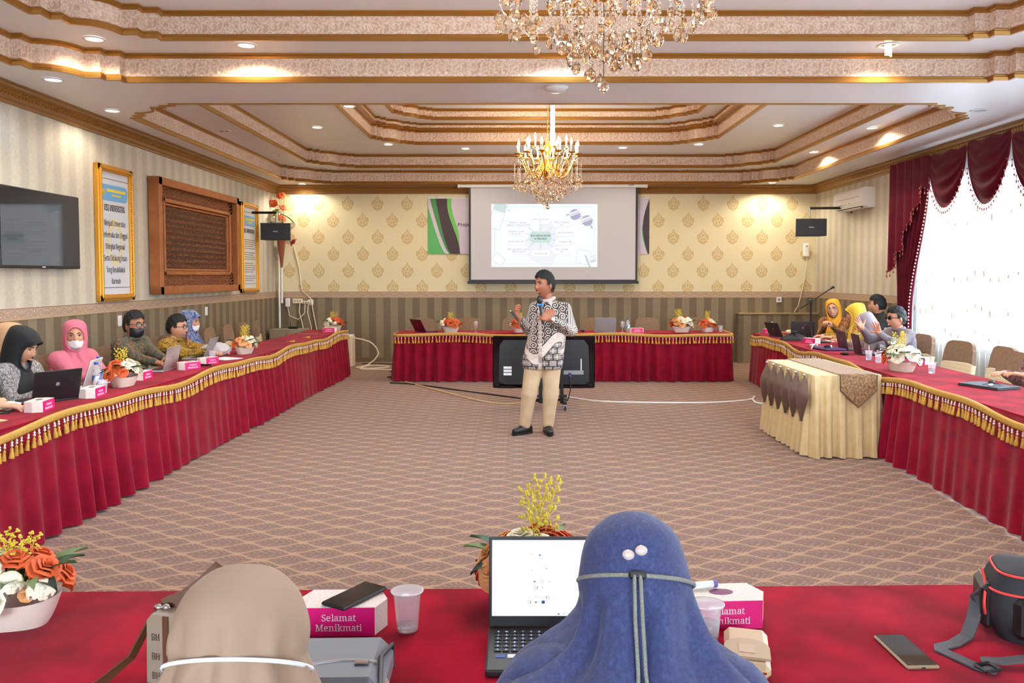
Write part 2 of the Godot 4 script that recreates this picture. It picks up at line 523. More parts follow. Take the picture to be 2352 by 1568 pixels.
# ---------- the room ----------
func outline(x0: float, x1: float, z0: float, z1: float, c: float) -> Array:
	# z0 far (more negative), z1 near; goes round so that the left hand of the path is the inside
	var prof := [Vector2(1, 0), Vector2(1, 0.12), Vector2(0.82, 0.12), Vector2(0.82, 0.24), Vector2(0.64, 0.24)]
	for k in range(1, 6):
		var t := k / 6.0
		var q := Vector2(0.64, 0.24).lerp(Vector2(0.24, 0.64), t)
		prof.append(q + Vector2(1, 1) * 0.08 * sin(PI * t))
	prof.append_array([Vector2(0.24, 0.64), Vector2(0.24, 0.82), Vector2(0.12, 0.82), Vector2(0.12, 1), Vector2(0, 1)])
	var cs := [Vector2(x0, z1), Vector2(x0, z0), Vector2(x1, z0), Vector2(x1, z1)]
	var pts := []
	for i in 4:
		var p0: Vector2 = cs[i]
		var back: Vector2 = (cs[(i + 3) % 4] - p0).normalized() * c
		var fwd: Vector2 = (cs[(i + 1) % 4] - p0).normalized() * c
		for q in prof:
			var w: Vector2 = p0 + back * q.x + fwd * q.y
			pts.append(Vector3(w.x, 0, w.y))
	return pts

func ring(m: MB, a: Array, ya: float, b: Array, yb: float, out: Vector3) -> void:
	for i in a.size():
		var j := (i + 1) % a.size()
		var q := [a[i] + Vector3(0, ya, 0), a[j] + Vector3(0, ya, 0), b[j] + Vector3(0, yb, 0), b[i] + Vector3(0, yb, 0)]
		m.poly(q, out)

func coffer(ceil_node: Node, rect: Array, x0: float, x1: float, z0: float, z1: float) -> void:
	var o1 := outline(x0, x1, z0, z1, 0.72)
	var corner := []
	for i in 4:
		for k in o1.size() / 4: corner.append(rect[i])
	var m := MB.new()
	ring(m, corner, CH, o1, CH, Vector3.DOWN)
	part(ceil_node, "soffit", m, A.paint)
	var lv := [[0.0, 0.0, 0.0, 0.72, 0.24], [0.56, 0.46, 0.43, 0.68, 0.23], [1.85, 1.7, 1.56, 0.6, 0.23], [1.92, 1.77, 1.62, 0.58, 0.1], [2.25, 2.1, 1.95, 0.55, 0.17]]
	var y := CH
	for k in lv.size():
		var L: Array = lv[k]
		var o := outline(x0 + L[0], x1 - L[1], z0 + L[2], z1 - L[2], L[3])
		var f := MB.new()
		for i in o.size():
			var j := (i + 1) % o.size()
			var mid: Vector3 = (o[i] + o[j]) / 2
			var d: Vector3 = (o[j] - o[i])
			f.poly([o[i] + Vector3(0, y, 0), o[j] + Vector3(0, y, 0), o[j] + Vector3(0, y + L[4], 0), o[i] + Vector3(0, y + L[4], 0)], d.cross(Vector3.UP))
		part(ceil_node, "plaster_band", f, A.plaster)
		for e in 2:
			var path := []
			for q in o: path.append(q + Vector3(0, y if e == 0 else y + L[4], 0))
			var h := 0.042 if L[4] > 0.15 else 0.03
			var pr := [Vector2(-0.01, -0.012), Vector2(0.016, -0.012), Vector2(0.03, h * 0.3), Vector2(0.018, h * 0.45), Vector2(0.024, h * 0.7), Vector2(0.008, h), Vector2(-0.01, h)]
			if e == 1:
				pr = pr.map(func(q): return Vector2(q.x, -q.y))
				pr.reverse()
			part(ceil_node, "gold_molding", MB.new().sweep(path, pr, Vector3.UP, true), A.gold)
		y += L[4]
		var inner: Array
		if k + 1 < lv.size():
			var N: Array = lv[k + 1]
			inner = outline(x0 + N[0], x1 - N[1], z0 + N[2], z1 - N[2], N[3])
		else:
			inner = []
			var mid := Vector3((x0 + x1) / 2, 0, (z0 + z1) / 2)
			for q in o: inner.append(mid)
		var led := MB.new()
		ring(led, o, y, inner, y, Vector3.DOWN)
		part(ceil_node, "coffer_ceiling", led, A.paint)

func wall_box(m: MB, a: Vector3, b: Vector3) -> void:
	m.box((a + b) / 2, (b - a).abs())

func build_room() -> void:
	struct("floor", MB.new().box(Vector3((XL + XR) / 2, -0.05, (ZB + ZF) / 2), Vector3(XR - XL + 0.5, 0.1, ZF - ZB + 0.5)), A.carpet, "brown carpet with tan outlined leaf pattern", "carpet")
	# left, back and front walls: core, striped or damask paper above, printed border, darker striped paper below
	var core := mat(srgb(214, 206, 190), 0.8)
	var wl := struct("wall_left", MB.new().box(Vector3(XL - 0.12, 2.2, (ZB + ZF) / 2), Vector3(0.2, 4.8, ZF - ZB + 0.5)), core, "wall papered in cream and grey stripes over brown stripes", "wall")
	var wb := struct("wall_back", MB.new().box(Vector3((XL + XR) / 2, 2.2, ZB - 0.12), Vector3(XR - XL + 0.5, 4.8, 0.2)), core, "end wall papered with gold damask on cream over brown stripes", "wall")
	var fm := MB.new()
	var fz := [[-3.6, -0.6], [1.2, 4.2]]  # openings for the added windows behind the camera
	for q in [[XL - 0.25, -0.2, XR + 0.25, 0.75], [XL - 0.25, 2.95, XR + 0.25, 4.6], [XL - 0.25, 0.75, -3.6, 2.95], [-0.6, 0.75, 1.2, 2.95], [4.2, 0.75, XR + 0.25, 2.95]]:
		wall_box(fm, Vector3(q[0], q[1], ZF), Vector3(q[2], q[3], ZF + 0.2))
	var wf := struct("wall_front", fm, A.stripe, "striped papered wall with two added windows behind the near table", "wall")
	for q in [[1.33, CH, "upper_wallpaper", 0.0], [1.222, 1.335, "wallpaper_border", 0.004], [0.0, 1.222, "lower_wallpaper", 0.0]]:
		var hy: float = q[1] - q[0]
		var cy: float = (q[0] + q[1]) / 2
		var t: float = 0.02 + q[3] * 2
		var ms: Material = A.stripe if q[2] == "upper_wallpaper" else A.border if q[2] == "wallpaper_border" else A.dado
		part(wl, q[2], MB.new().box(Vector3(XL - 0.01, cy, (ZB + ZF) / 2), Vector3(t, hy, ZF - ZB)), ms)
		part(wb, q[2], MB.new().box(Vector3((XL + XR) / 2, cy, ZB - 0.01), Vector3(XR - XL, hy, t)), A.damask if q[2] == "upper_wallpaper" else ms)
	# right wall with three window openings
	var wins := [[-11.3, -8.3], [-7.9, -4.9], [-4.5, -1.5]]
	var y0 := 0.75
	var y1 := 2.95
	var m := MB.new()
	var up := MB.new()
	var lo := MB.new()
	var bo := MB.new()
	wall_box(m, Vector3(XR + 0.02, -0.2, ZB - 0.25), Vector3(XR + 0.22, y0, ZF + 0.25))
	wall_box(m, Vector3(XR + 0.02, y1, ZB - 0.25), Vector3(XR + 0.22, 4.6, ZF + 0.25))
	wall_box(lo, Vector3(XR, 0, ZB), Vector3(XR + 0.03, y0, ZF))
	wall_box(up, Vector3(XR, y1, ZB), Vector3(XR + 0.03, CH, ZF))
	var zs := [ZB - 0.25]
	for w in wins: zs.append_array([w[0], w[1]])
	zs.append(ZF + 0.25)
	for i in range(0, zs.size(), 2):
		wall_box(m, Vector3(XR + 0.02, y0, zs[i]), Vector3(XR + 0.22, y1, zs[i + 1]))
		wall_box(lo, Vector3(XR, y0, zs[i]), Vector3(XR + 0.03, 1.222, zs[i + 1]))
		wall_box(bo, Vector3(XR - 0.004, 1.222, zs[i]), Vector3(XR + 0.03, 1.335, zs[i + 1]))
		wall_box(up, Vector3(XR, 1.335, zs[i]), Vector3(XR + 0.03, y1, zs[i + 1]))
	var wr := struct("wall_right", m, core, "striped papered wall with tall windows", "wall")
	part(wr, "upper_wallpaper", up, A.stripe)
	part(wr, "wallpaper_border", bo, A.border)
	part(wr, "lower_wallpaper", lo, A.dado)
	for k in wins.size():
		var w: Array = wins[k]
		var fr := MB.new()
		for zz in [w[0] + 0.03, w[1] - 0.03]: fr.box(Vector3(XR + 0.12, (y0 + y1) / 2, zz), Vector3(0.1, y1 - y0, 0.06))
		for yy in [y0 + 0.03, y1 - 0.03]: fr.box(Vector3(XR + 0.12, yy, (w[0] + w[1]) / 2), Vector3(0.1, 0.06, w[1] - w[0]))
		var wn := struct("window_%d" % (k + 1), fr, A.white, "white framed window behind sheer curtain" , "window")
		for i in range(1, 3):
			part(wn, "mullion", MB.new().box(Vector3(XR + 0.12, (y0 + y1) / 2, lerpf(w[0], w[1], i / 3.0)), Vector3(0.06, y1 - y0, 0.05)), A.white)
		part(wn, "transom", MB.new().box(Vector3(XR + 0.12, 2.3, (w[0] + w[1]) / 2), Vector3(0.06, 0.05, w[1] - w[0])), A.white)
		for i in 3:
			part(wn, "pane", MB.new().box(Vector3(XR + 0.12, (y0 + y1) / 2, lerpf(w[0], w[1], (i + 0.5) / 3.0)), Vector3(0.006, y1 - y0 - 0.1, (w[1] - w[0]) / 3.0 - 0.05)), A.glass)
	for k in 2:  # unseen windows added to brighten the near end of the room
		var w: Array = fz[k]
		var fr := MB.new()
		frame4(fr, Vector3((w[0] + w[1]) / 2, 1.85, ZF + 0.1), w[1] - w[0], 2.2, 0.06, 0.1, Vector3.RIGHT)
		var wn := struct("window_%d" % (k + 4), fr, A.white, "white framed window added unseen behind the camera for light", "window")
		for i in 3: part(wn, "pane", MB.new().box(Vector3(lerpf(w[0], w[1], (i + 0.5) / 3.0), 1.85, ZF + 0.1), Vector3((w[1] - w[0]) / 3.0 - 0.05, 2.1, 0.006)), A.glass)
		for i in range(1, 3): part(wn, "mullion", MB.new().box(Vector3(lerpf(w[0], w[1], i / 3.0), 1.85, ZF + 0.1), Vector3(0.05, 2.2, 0.06)), A.white)
	struct("ground_outside", MB.new().box(Vector3(10, -0.35, 0), Vector3(90, 0.1, 90)), mat(srgb(164, 162, 154), 0.9), "pale paved yard outside the windows", "yard")
	# ceiling: soffit, two stepped coffers, the roof above
	var ce := struct("ceiling", MB.new().box(Vector3((XL + XR) / 2, 4.65, (ZB + ZF) / 2), Vector3(XR - XL + 0.6, 0.12, ZF - ZB + 0.6)), A.paint, "white coffered ceiling with brown plaster bands and gold mouldings", "ceiling")
	var zm := -7.62
	coffer(ce, [Vector3(XL, 0, zm), Vector3(XL, 0, ZB), Vector3(XR, 0, ZB), Vector3(XR, 0, zm)], -4.18, 4.86, -15.0, -8.07)
	coffer(ce, [Vector3(XL, 0, ZF), Vector3(XL, 0, zm), Vector3(XR, 0, zm), Vector3(XR, 0, ZF)], -4.18, 4.86, -7.17, -0.25)
	# cornice
	var pr := [Vector2(0, -0.16), Vector2(0.022, -0.16), Vector2(0.03, -0.135), Vector2(0.045, -0.125), Vector2(0.06, -0.09), Vector2(0.095, -0.045), Vector2(0.12, -0.035), Vector2(0.125, -0.015), Vector2(0.15, -0.012), Vector2(0.15, 0), Vector2(0, 0)]
	pr.reverse()
	var path := [Vector3(XL, CH, ZF), Vector3(XL, CH, ZB), Vector3(XR, CH, ZB), Vector3(XR, CH, ZF)]
	var tr := struct("trim_1", MB.new().sweep(path, pr, Vector3.UP, true), A.bronze, "gilded carved cornice running round the top of the walls", "cornice")
	for e in [[Vector3(XL, 0, ZF), Vector3(XL, 0, ZB), Vector3(1, 0, 0)], [Vector3(XL, 0, ZB), Vector3(XR, 0, ZB), Vector3(0, 0, 1)], [Vector3(XR, 0, ZB), Vector3(XR, 0, ZF), Vector3(-1, 0, 0)]]:
		var rb := MB.new()
		var d: Vector3 = e[1] - e[0]
		var n := int(d.length() / 0.05)
		d = d.normalized()
		var upn: Vector3 = (Vector3(0, -1, 0) + e[2]).normalized()
		var along: Vector3 = (d + upn.cross(d) * 0.0 + (Vector3.UP + e[2]).normalized() * 0.75).normalized()
		var bs := Basis(along, upn, along.cross(upn))
		for i in n:
			rb.box(e[0] + d * (i + 0.5) * 0.05 + e[2] * 0.078 + Vector3(0, CH - 0.074, 0), Vector3(0.062, 0.012, 0.02), bs)
		var r := part(tr, "carved_ribs", rb, A.gold)
		r.set_meta("kind", "stuff")
	var bb := MB.new()
	var i := 2
	for w in [[Vector3(XL, 0, ZF), Vector3(XL, 0, ZB)], [Vector3(XL, 0, ZB), Vector3(XR, 0, ZB)], [Vector3(XR, 0, ZB), Vector3(XR, 0, ZF)]]:
		struct(["baseboard_left", "baseboard_back", "baseboard_right"][i - 2], MB.new().sweep(w, [Vector2(0, 0.08), Vector2(0.012, 0.08), Vector2(0.016, 0), Vector2(0, 0)]), mat(srgb(112, 92, 70), 0.5), "thin brown skirting along the wall", "skirting")
		i += 1
	# low papered box against the end wall
	var lp := struct("trim_2", MB.new().box(Vector3(4.88, 0.46, ZB + 0.12), Vector3(1.48, 0.92, 0.24)), A.dado, "low boxed-in ledge papered in brown stripes below the end wall", "ledge")
	part(lp, "ledge_top", MB.new().box(Vector3(4.88, 0.928, ZB + 0.13), Vector3(1.5, 0.016, 0.27)), mat(srgb(176, 146, 92), 0.5))

func downlight(x: float, z: float, y: float, label: String, lit := 1.0, cool := false, bulb := false) -> void:
	var t := thing("downlight", label, "downlight", Vector3(x, y, z), 0.0, "recessed ceiling downlights")
	part(t, "rim", MB.new().lathe([Vector2(0.066, -0.002), Vector2(0.07, -0.008), Vector2(0.086, -0.006), Vector2(0.09, 0.0)], 24), A.white)
	var lm: Material = (A.lamp_cool if cool else A.lamp_white) if lit > 0 else A.silver
	if bulb:
		var hx := []
		for k in 28: hx.append(Vector3(cos(k * 0.9) * 0.022, -0.09 + k * 0.0035, sin(k * 0.9) * 0.022))
		part(t, "bulb_lamp", MB.new().tube(hx, 0.009, 6), lm)
		part(t, "reflector", MB.new().lathe([Vector2(0.066, -0.001), Vector2(0.03, -0.0005), Vector2(0.0, -0.0004)], 20), A.chrome)
	else:
		part(t, "lamp_lens", MB.new().lathe([Vector2(0.0, -0.0035), Vector2(0.067, -0.0025)], 24), lm)
	if lit > 0:
		var l := SpotLight3D.new()
		l.name = "light"
		t.add_child(l)
		l.position = Vector3(0, -0.02 if not bulb else -0.11, 0)
		l.rotation_degrees = Vector3(-90, 0, 0)
		l.spot_angle = 78.0; l.spot_angle_attenuation = 0.5; l.light_size = 0.06; l.spot_range = 14.0; l.spot_attenuation = 2.0
		l.light_energy = 1.3 * lit; l.light_color = Color(0.86, 0.94, 1.0) if cool else Color(1.0, 0.95, 0.86)
		l.shadow_enabled = true

func build_lights() -> void:
	downlight(-3.487, -6.72, 3.578, "lit downlight by the stepped corner of the nearer ceiling recess", 1.0)
	downlight(-2.297, -6.90, 3.578, "lit downlight over the band nearest the television wall", 1.6)
	downlight(0.361, -6.82, 3.578, "cool white downlight seen through the near chandelier", 1.6, true)
	downlight(3.129, -6.90, 3.578, "downlight with a spiral bulb hanging below its rim", 2.0, false, true)
	downlight(-4.05, -7.10, CH - 0.001, "cool white downlight in the soffit above the television", 0.35, true)
	downlight(-4.2, -8.42, CH - 0.001, "warm downlight in the soffit above the tall framed text", 0.6)
	downlight(-4.0, -15.02, CH - 0.001, "downlight in the far corner above the flower stand", 1.3)
	downlight(4.66, -14.85, CH - 0.001, "downlight in the far corner above the low papered ledge", 1.5)
	downlight(4.76, -8.40, CH - 0.001, "unlit downlight in the soffit by the curtains", 0.0)
	downlight(-2.17, -10.44, 3.808, "downlight half hidden by the edge of the ceiling beam", 1.0)
	downlight(-2.95, -11.92, 3.808, "downlight midway along the far recess on the television side", 1.0)
	downlight(-2.15, -13.45, 3.808, "downlight below the stepped inner corner on the television side", 1.0)
	downlight(-0.9, -13.89, 3.808, "downlight above the banner, short of the chandelier", 1.0)
	downlight(1.78, -13.8, 3.808, "downlight above the screen, past the chandelier", 1.0)
	downlight(2.99, -13.45, 3.808, "downlight below the stepped inner corner on the window side", 1.0)
	downlight(3.77, -11.78, 3.808, "downlight midway along the far recess on the window side", 1.0)
	downlight(4.66, -10.69, 3.578, "nearer of two downlights on the ledge by the curtains", 1.6)
	downlight(4.65, -12.77, 3.578, "farther of two downlights on the ledge by the curtains", 1.6)
	var added_l := ["nearer recess on the television side", "nearer recess near its television side corner", "nearer recess above the floor's middle, television side", "nearer recess above the floor's middle, window side", "nearer recess near its window side corner", "nearer recess on the window side"]
	var added_p := [[-2.95, -4.1], [-2.15, -5.63], [-0.9, -6.0], [1.78, -6.0], [2.99, -5.63], [3.77, -3.96]]  # unseen downlights added to brighten the foreground and near ceiling
	for k in 6: downlight(added_p[k][0], added_p[k][1], 3.808, "added unseen downlight in the " + added_l[k], 1.6, true)
	var spots := [[-3.93, -10.88, "small unlit twin spotlight nearest the television wall beam"], [-3.9, -13.09, "small unlit twin spotlight along the television side ledge"], [-3.38, -14.75, "small unlit twin spotlight at the ledge corner by the flowers"], [-2.18, -14.79, "small unlit twin spotlight above the damask wall, television side"], [3.04, -14.75, "small unlit twin spotlight above the damask wall, window side"]]
	for s in spots:
		var t := thing("twin_spotlight", s[2], "spotlight", Vector3(s[0], 3.579, s[1]), 0.0, "small unlit ceiling spotlights")
		part(t, "plate", MB.new().box(Vector3(0, -0.006, 0), Vector3(0.15, 0.012, 0.08), Basis.IDENTITY, 0.003), A.white)
		for k in [-1, 1]: part(t, "lens", MB.new().lathe([Vector2(0, -0.02), Vector2(0.022, -0.018), Vector2(0.026, -0.011)], 12), A.chrome, Vector3(k * 0.036, 0, 0))
	var sd := thing("ceiling_dome", "round white ceiling dome on the beam before the far chandelier", "detector", Vector3(0.347, CH, -7.39))
	part(sd, "base", MB.new().lathe([Vector2(0.105, -0.02), Vector2(0.11, 0.0)], 28), A.white)
	part(sd, "cover", MB.new().lathe([Vector2(0, -0.05), Vector2(0.05, -0.046), Vector2(0.088, -0.032), Vector2(0.1, -0.019)], 28), A.white)
	chandelier(Vector3(0.39, 0, -3.72), 2.47, "near crystal chandelier with amber drops, unseen bulbs lit for added light", true)  # bulbs above the view are lit to brighten the near end
	chandelier(Vector3(0.42, 0, -11.5), 2.58, "far brass chandelier, lit candle bulbs and amber crystal drops", true)
	var pl := thing("projector_pole", "white ceiling pole with cable beside the far chandelier chain", "pole", Vector3(0.5, 3.55, -11.75))
	part(pl, "pole", MB.new().tube([Vector3(0, 0, 0), Vector3(0, 0.755, 0)], 0.035, 14), A.white)
	part(pl, "cable", MB.new().tube([Vector3(-0.05, 0, 0.02), Vector3(-0.04, 0.25, 0.02), Vector3(-0.05, 0.5, 0.02), Vector3(-0.035, 0.755, 0.02)], 0.006, 6), A.darkgrey)
	part(pl, "bracket", MB.new().box(Vector3(0, 0.0, 0), Vector3(0.2, 0.03, 0.2), Basis.IDENTITY, 0.004), A.white)
	part(pl, "flange", MB.new().lathe([Vector2(0.08, 0.73), Vector2(0.09, 0.76)], 16), A.white)

func chandelier(at: Vector3, bottom: float, label: String, lit: bool) -> void:
	var t := thing("chandelier", label, "chandelier", Vector3(at.x, bottom, at.z), 0.3)
	var top := 4.305 - bottom
	var hub := 0.5          # height of the bowl above the lowest crystal
	part(t, "stem", MB.new().lathe([Vector2(0.0, 0.40), Vector2(0.02, 0.41), Vector2(0.03, 0.44), Vector2(0.012, 0.47), Vector2(0.05, 0.5), Vector2(0.09, 0.54), Vector2(0.05, 0.58), Vector2(0.03, 0.62), Vector2(0.06, 0.68), Vector2(0.035, 0.73), Vector2(0.05, 0.8), Vector2(0.07, 0.86), Vector2(0.03, 0.92), Vector2(0.015, 0.99), Vector2(0.0, 1.0)], 16), A.brass)
	part(t, "bowl", MB.new().lathe([Vector2(0.02, 0.5), Vector2(0.1, 0.51), Vector2(0.16, 0.56), Vector2(0.2, 0.62), Vector2(0.19, 0.625), Vector2(0.15, 0.57), Vector2(0.09, 0.525), Vector2(0.02, 0.51)], 24), A.crystal)
	var chain := MB.new()
	var n := int((top - 1.0) / 0.035)
	for k in n:
		var lk := []
		for a in 8:
			var q := Vector3(cos(TAU * a / 8) * 0.011, sin(TAU * a / 8) * 0.024, 0)
			lk.append((q if k % 2 == 0 else Vector3(0, q.y, q.x)) + Vector3(0, 1.015 + k * 0.035, 0))
		chain.tube(lk, 0.004, 5, false, true)
	part(t, "chain", chain, A.brass)
	part(t, "canopy", MB.new().lathe([Vector2(0.02, top - 0.06), Vector2(0.07, top - 0.04), Vector2(0.09, top - 0.005), Vector2(0.09, top)], 20), A.brass)
	# arms in two tiers
	var arm := MB.new()
	var ap := []
	var ar := []
	for k in 15:
		var s := k / 14.0
		ap.append(Vector3(0.06 + 0.37 * s, 0.60 - 0.19 * sin(PI * minf(1.0, s * 1.15)) + 0.14 * s * s, 0.02 * sin(TAU * s)))
		ar.append(0.013 - 0.004 * s)
	arm.tube(ap, ar, 7)
	var sc := []
	for k in 12:
		var a := k * 0.5
		sc.append(Vector3(0.2 + (0.055 - 0.004 * k) * cos(a), 0.5 + (0.055 - 0.004 * k) * sin(a), 0))
	arm.tube(sc, 0.006, 6)
	arm.lathe([Vector2(0.006, 0.0), Vector2(0.05, 0.012), Vector2(0.062, 0.03), Vector2(0.045, 0.018), Vector2(0.012, 0.02)], 12, Transform3D(Basis.IDENTITY, ap[14]))
	var arm_m := arm.done()
	var cand := MB.new().lathe([Vector2(0.012, 0.0), Vector2(0.013, 0.1), Vector2(0.0, 0.102)], 10).done()
	var flame := MB.new().lathe([Vector2(0.008, 0.0), Vector2(0.019, 0.025), Vector2(0.018, 0.045), Vector2(0.009, 0.075), Vector2(0.003, 0.1), Vector2(0.0, 0.104)], 10).done()
	var bulb: Material = A.lamp_flame if lit else mat(srgb(250, 240, 220), 0.25)
	var ends := []
	for tier in 2:
		var cnt := 12 if tier == 0 else 6
		for k in cnt:
			var a := TAU * (k + 0.5 * tier) / cnt
			var ao := part(t, "arm", arm_m, A.brass, Vector3(0, 0.16 * tier, 0), Vector3(0, -a, 0))
			if tier == 1: ao.scale = Vector3(0.62, 0.9, 0.62)
			var r := 0.43 if tier == 0 else 0.267
			var e := Vector3(cos(a) * r, ap[14].y * (1.0 if tier == 0 else 0.9) + 0.16 * tier + 0.02, sin(a) * r)
			part(t, "candle", cand, A.cream, e)
			part(t, "bulb_lamp", flame, bulb, e + Vector3(0, 0.1, 0))
			ends.append(e)
	# crystal strands: bead strings that end in a faceted drop
	var drop := MB.new().lathe([Vector2(0, -0.066), Vector2(0.016, -0.057), Vector2(0.029, -0.038), Vector2(0.026, -0.021), Vector2(0.008, -0.002), Vector2(0, 0)], 8, Transform3D(Basis.from_scale(Vector3(1, 1, 0.55))), true).done()
	var strand := {}
	var r2 := RandomNumberGenerator.new()
	r2.seed = 77
	var rings := [[0.48, 16, 0.56, 0.30], [0.42, 14, 0.5, 0.22], [0.34, 14, 0.44, 0.22], [0.25, 14, 0.44, 0.29], [0.16, 12, 0.44, 0.36], [0.08, 8, 0.42, 0.38]]
	for R in rings:
		for k in R[1]:
			var a: float = TAU * (k + r2.randf() * 0.5) / R[1]
			var len := int((R[3] * (0.72 + 0.3 * r2.randf())) / 0.022)
			if not strand.has(len):
				var sm := MB.new()
				for b in len: sm.ell(Vector3(0, -b * 0.022, 0), Vector3.ONE * (0.0075 if b % 4 != 3 else 0.0105), 6, 4)
				sm.tube([Vector3.ZERO, Vector3(0, -len * 0.022, 0)], 0.0012, 3, false)
				strand[len] = sm.done()
			var so := part(t, "crystal_strand", strand[len], A.crystal_clear, Vector3(cos(a) * R[0], R[2] + 0.06, sin(a) * R[0]))
			part(so, "crystal_drop", drop, A.crystal, Vector3(0, -len * 0.022 - 0.004, 0), Vector3(0, r2.randf() * 3.0, 0))
			if k % 2 == 0:
				part(so, "crystal_drop", drop, A.crystal, Vector3(0.03, -len * 0.016, 0.01), Vector3(0, r2.randf() * 3.0, 0))
	part(t, "centre_drop", drop, A.crystal, Vector3(0, 0.06, 0))
	part(t, "centre_wire", MB.new().tube([Vector3(0, 0.06, 0), Vector3(0, 0.41, 0)], 0.002, 4), A.black)
	# swags of beads between the arms
	for k in 12:
		var e1: Vector3 = ends[k]
		var e2: Vector3 = ends[(k + 1) % 12]
		var sw := MB.new()
		for b in 9:
			var s := b / 8.0
			sw.ell(e1.lerp(e2, s) + Vector3(0, -0.01 - 0.09 * sin(PI * s), 0), Vector3.ONE * 0.009, 6, 4)
		part(t, "bead_swag", sw, A.crystal_clear)
	if lit:
		for k in 3:
			var l := OmniLight3D.new()
			l.name = "light_%d" % k
			t.add_child(l)
			l.position = Vector3(cos(TAU * k / 3.0) * 0.3, 0.86, sin(TAU * k / 3.0) * 0.3)
			l.light_energy = 1.1 if at.z < -6.0 else 1.8; l.light_color = Color(1.0, 0.95, 0.86) if at.z < -6.0 else Color(0.97, 0.98, 1.0); l.light_size = 0.12; l.omni_range = 20.0; l.omni_attenuation = 2.0
			l.shadow_enabled = true

# ---------- tables, chairs, curtains and what hangs on the walls ----------
func along(path: Array, s: float) -> Array:   # point, outward side at length s
	for i in path.size() - 1:
		var d: Vector3 = path[i + 1] - path[i]
		var L := d.length()
		if s <= L or i == path.size() - 2:
			return [path[i] + d.normalized() * minf(s, L), d.normalized().cross(Vector3.UP)]
		s -= L
	return []

func path_len(path: Array) -> float:
	var L := 0.0
	for i in path.size() - 1: L += (path[i + 1] - path[i]).length()
	return L

func drape(path: Array, y0: float, y1: float, wave: float, amp0: float, amp1: float, sd: float, box_pleat := false) -> MB:
	var L := path_len(path)
	var nu := int(L / wave * 14.0)
	var ph := []
	for i in nu + 1:
		var s := L * i / nu
		ph.append(TAU * s / wave + 1.5 * sin(s * 2.1 + sd) + 1.2 * sin(s * 5.3 + sd * 2.0) + 0.5 * sin(s * 11.7 + sd))
	var f := func(u: float, t: float) -> Vector3:
		var s := u * L
		var q := along(path, s)
		var p: float = ph[int(round(u * nu))]
		var w := sin(p)
		if box_pleat: w = clampf(w * 2.2, -1.0, 1.0)
		w += 0.35 * sin(p * 0.5 + 1.0 + t * 1.2) * (0.0 if box_pleat else 1.0)
		var o := 0.012 + lerpf(amp0, amp1, pow(t, 0.8)) * (1.0 + w * (1.0 if box_pleat else 0.65 + 0.5 * sin(s * 1.9 + sd * 1.3))) * 0.5 + 0.012 * t
		return q[0] + q[1] * o + Vector3(0, lerpf(y0, y1, t) + (0.006 * sin(p * 0.37) if t == 1.0 else 0.0), 0)
	var m := MB.new().grid(nu, 9, f)
	return m

func table(label: String, top: Array, skirt: Array, front: Array, wobble: float, sd: float) -> Node3D:
	var c: Vector3 = (top[0] + top[1] + top[2] + top[3]) / 4
	var t := thing("draped_table", label, "table", Vector3.ZERO)
	var pl := PackedVector2Array()
	for q in top: pl.append(Vector2(q.x, q.z))
	part(t, "table_cloth", MB.new().prism(pl, 0.03, Transform3D(Basis(Vector3(1, 0, 0), Vector3(0, 0, 1), Vector3(0, -1, 0)), Vector3(0, TH, 0))), A.velvet)
	part(t, "skirt", drape(skirt, TH - 0.012, 0.012, 0.19, 0.006, 0.085, sd), A.skirt)
	for k in 2:
		var e: float = 0.12 + 0.76 * k
		for j in 2:
			var q: Vector3 = top[0].lerp(top[1], e).lerp(top[3].lerp(top[2], e), 0.2 + 0.6 * j)
			part(t, "leg", MB.new().tube([Vector3(q.x, 0, q.z), Vector3(q.x, TH - 0.03, q.z)], 0.02, 8), A.darkgrey)
	if front.size():
		var L := path_len(front)
		var wy := func(s: float) -> float: return wobble * sin(s * 2.6 + sd) + wobble * 0.5 * sin(s * 5.1 + sd * 3.0)
		var n := int(L / 0.04)
		var pa := []
		for i in n + 1:
			var s := L * i / n
			var q := along(front, s)
			pa.append(q[0] + q[1] * 0.03 + Vector3(0, TH - 0.028 + wy.call(s), 0))
		part(t, "braid", MB.new().sweep(pa, [Vector2(-0.014, -0.022), Vector2(-0.014, 0.022), Vector2(0.004, 0.026), Vector2(0.012, 0.012), Vector2(0.008, 0.002), Vector2(0.014, -0.01), Vector2(0.004, -0.024)], Vector3.UP, false, true), A.braid)
		var k := 0
		var s := 0.03
		while s < L and k < 290:
			var q := along(front, s)
			var o := part(t, "tassel", T.tassel, A.tassel, q[0] + q[1] * (0.042 + 0.01 * hsh(s)) + Vector3(0, TH - 0.05 + wy.call(s), 0), Vector3((hsh(s * 3.0) - 0.5) * 0.25, hsh(s) * 6.0, (hsh(s * 7.0) - 0.5) * 0.25))
			part(o, "bead", T.bead, A.bead)
			s += 0.046 + 0.012 * hsh(s * 1.7)
			k += 1
	return t

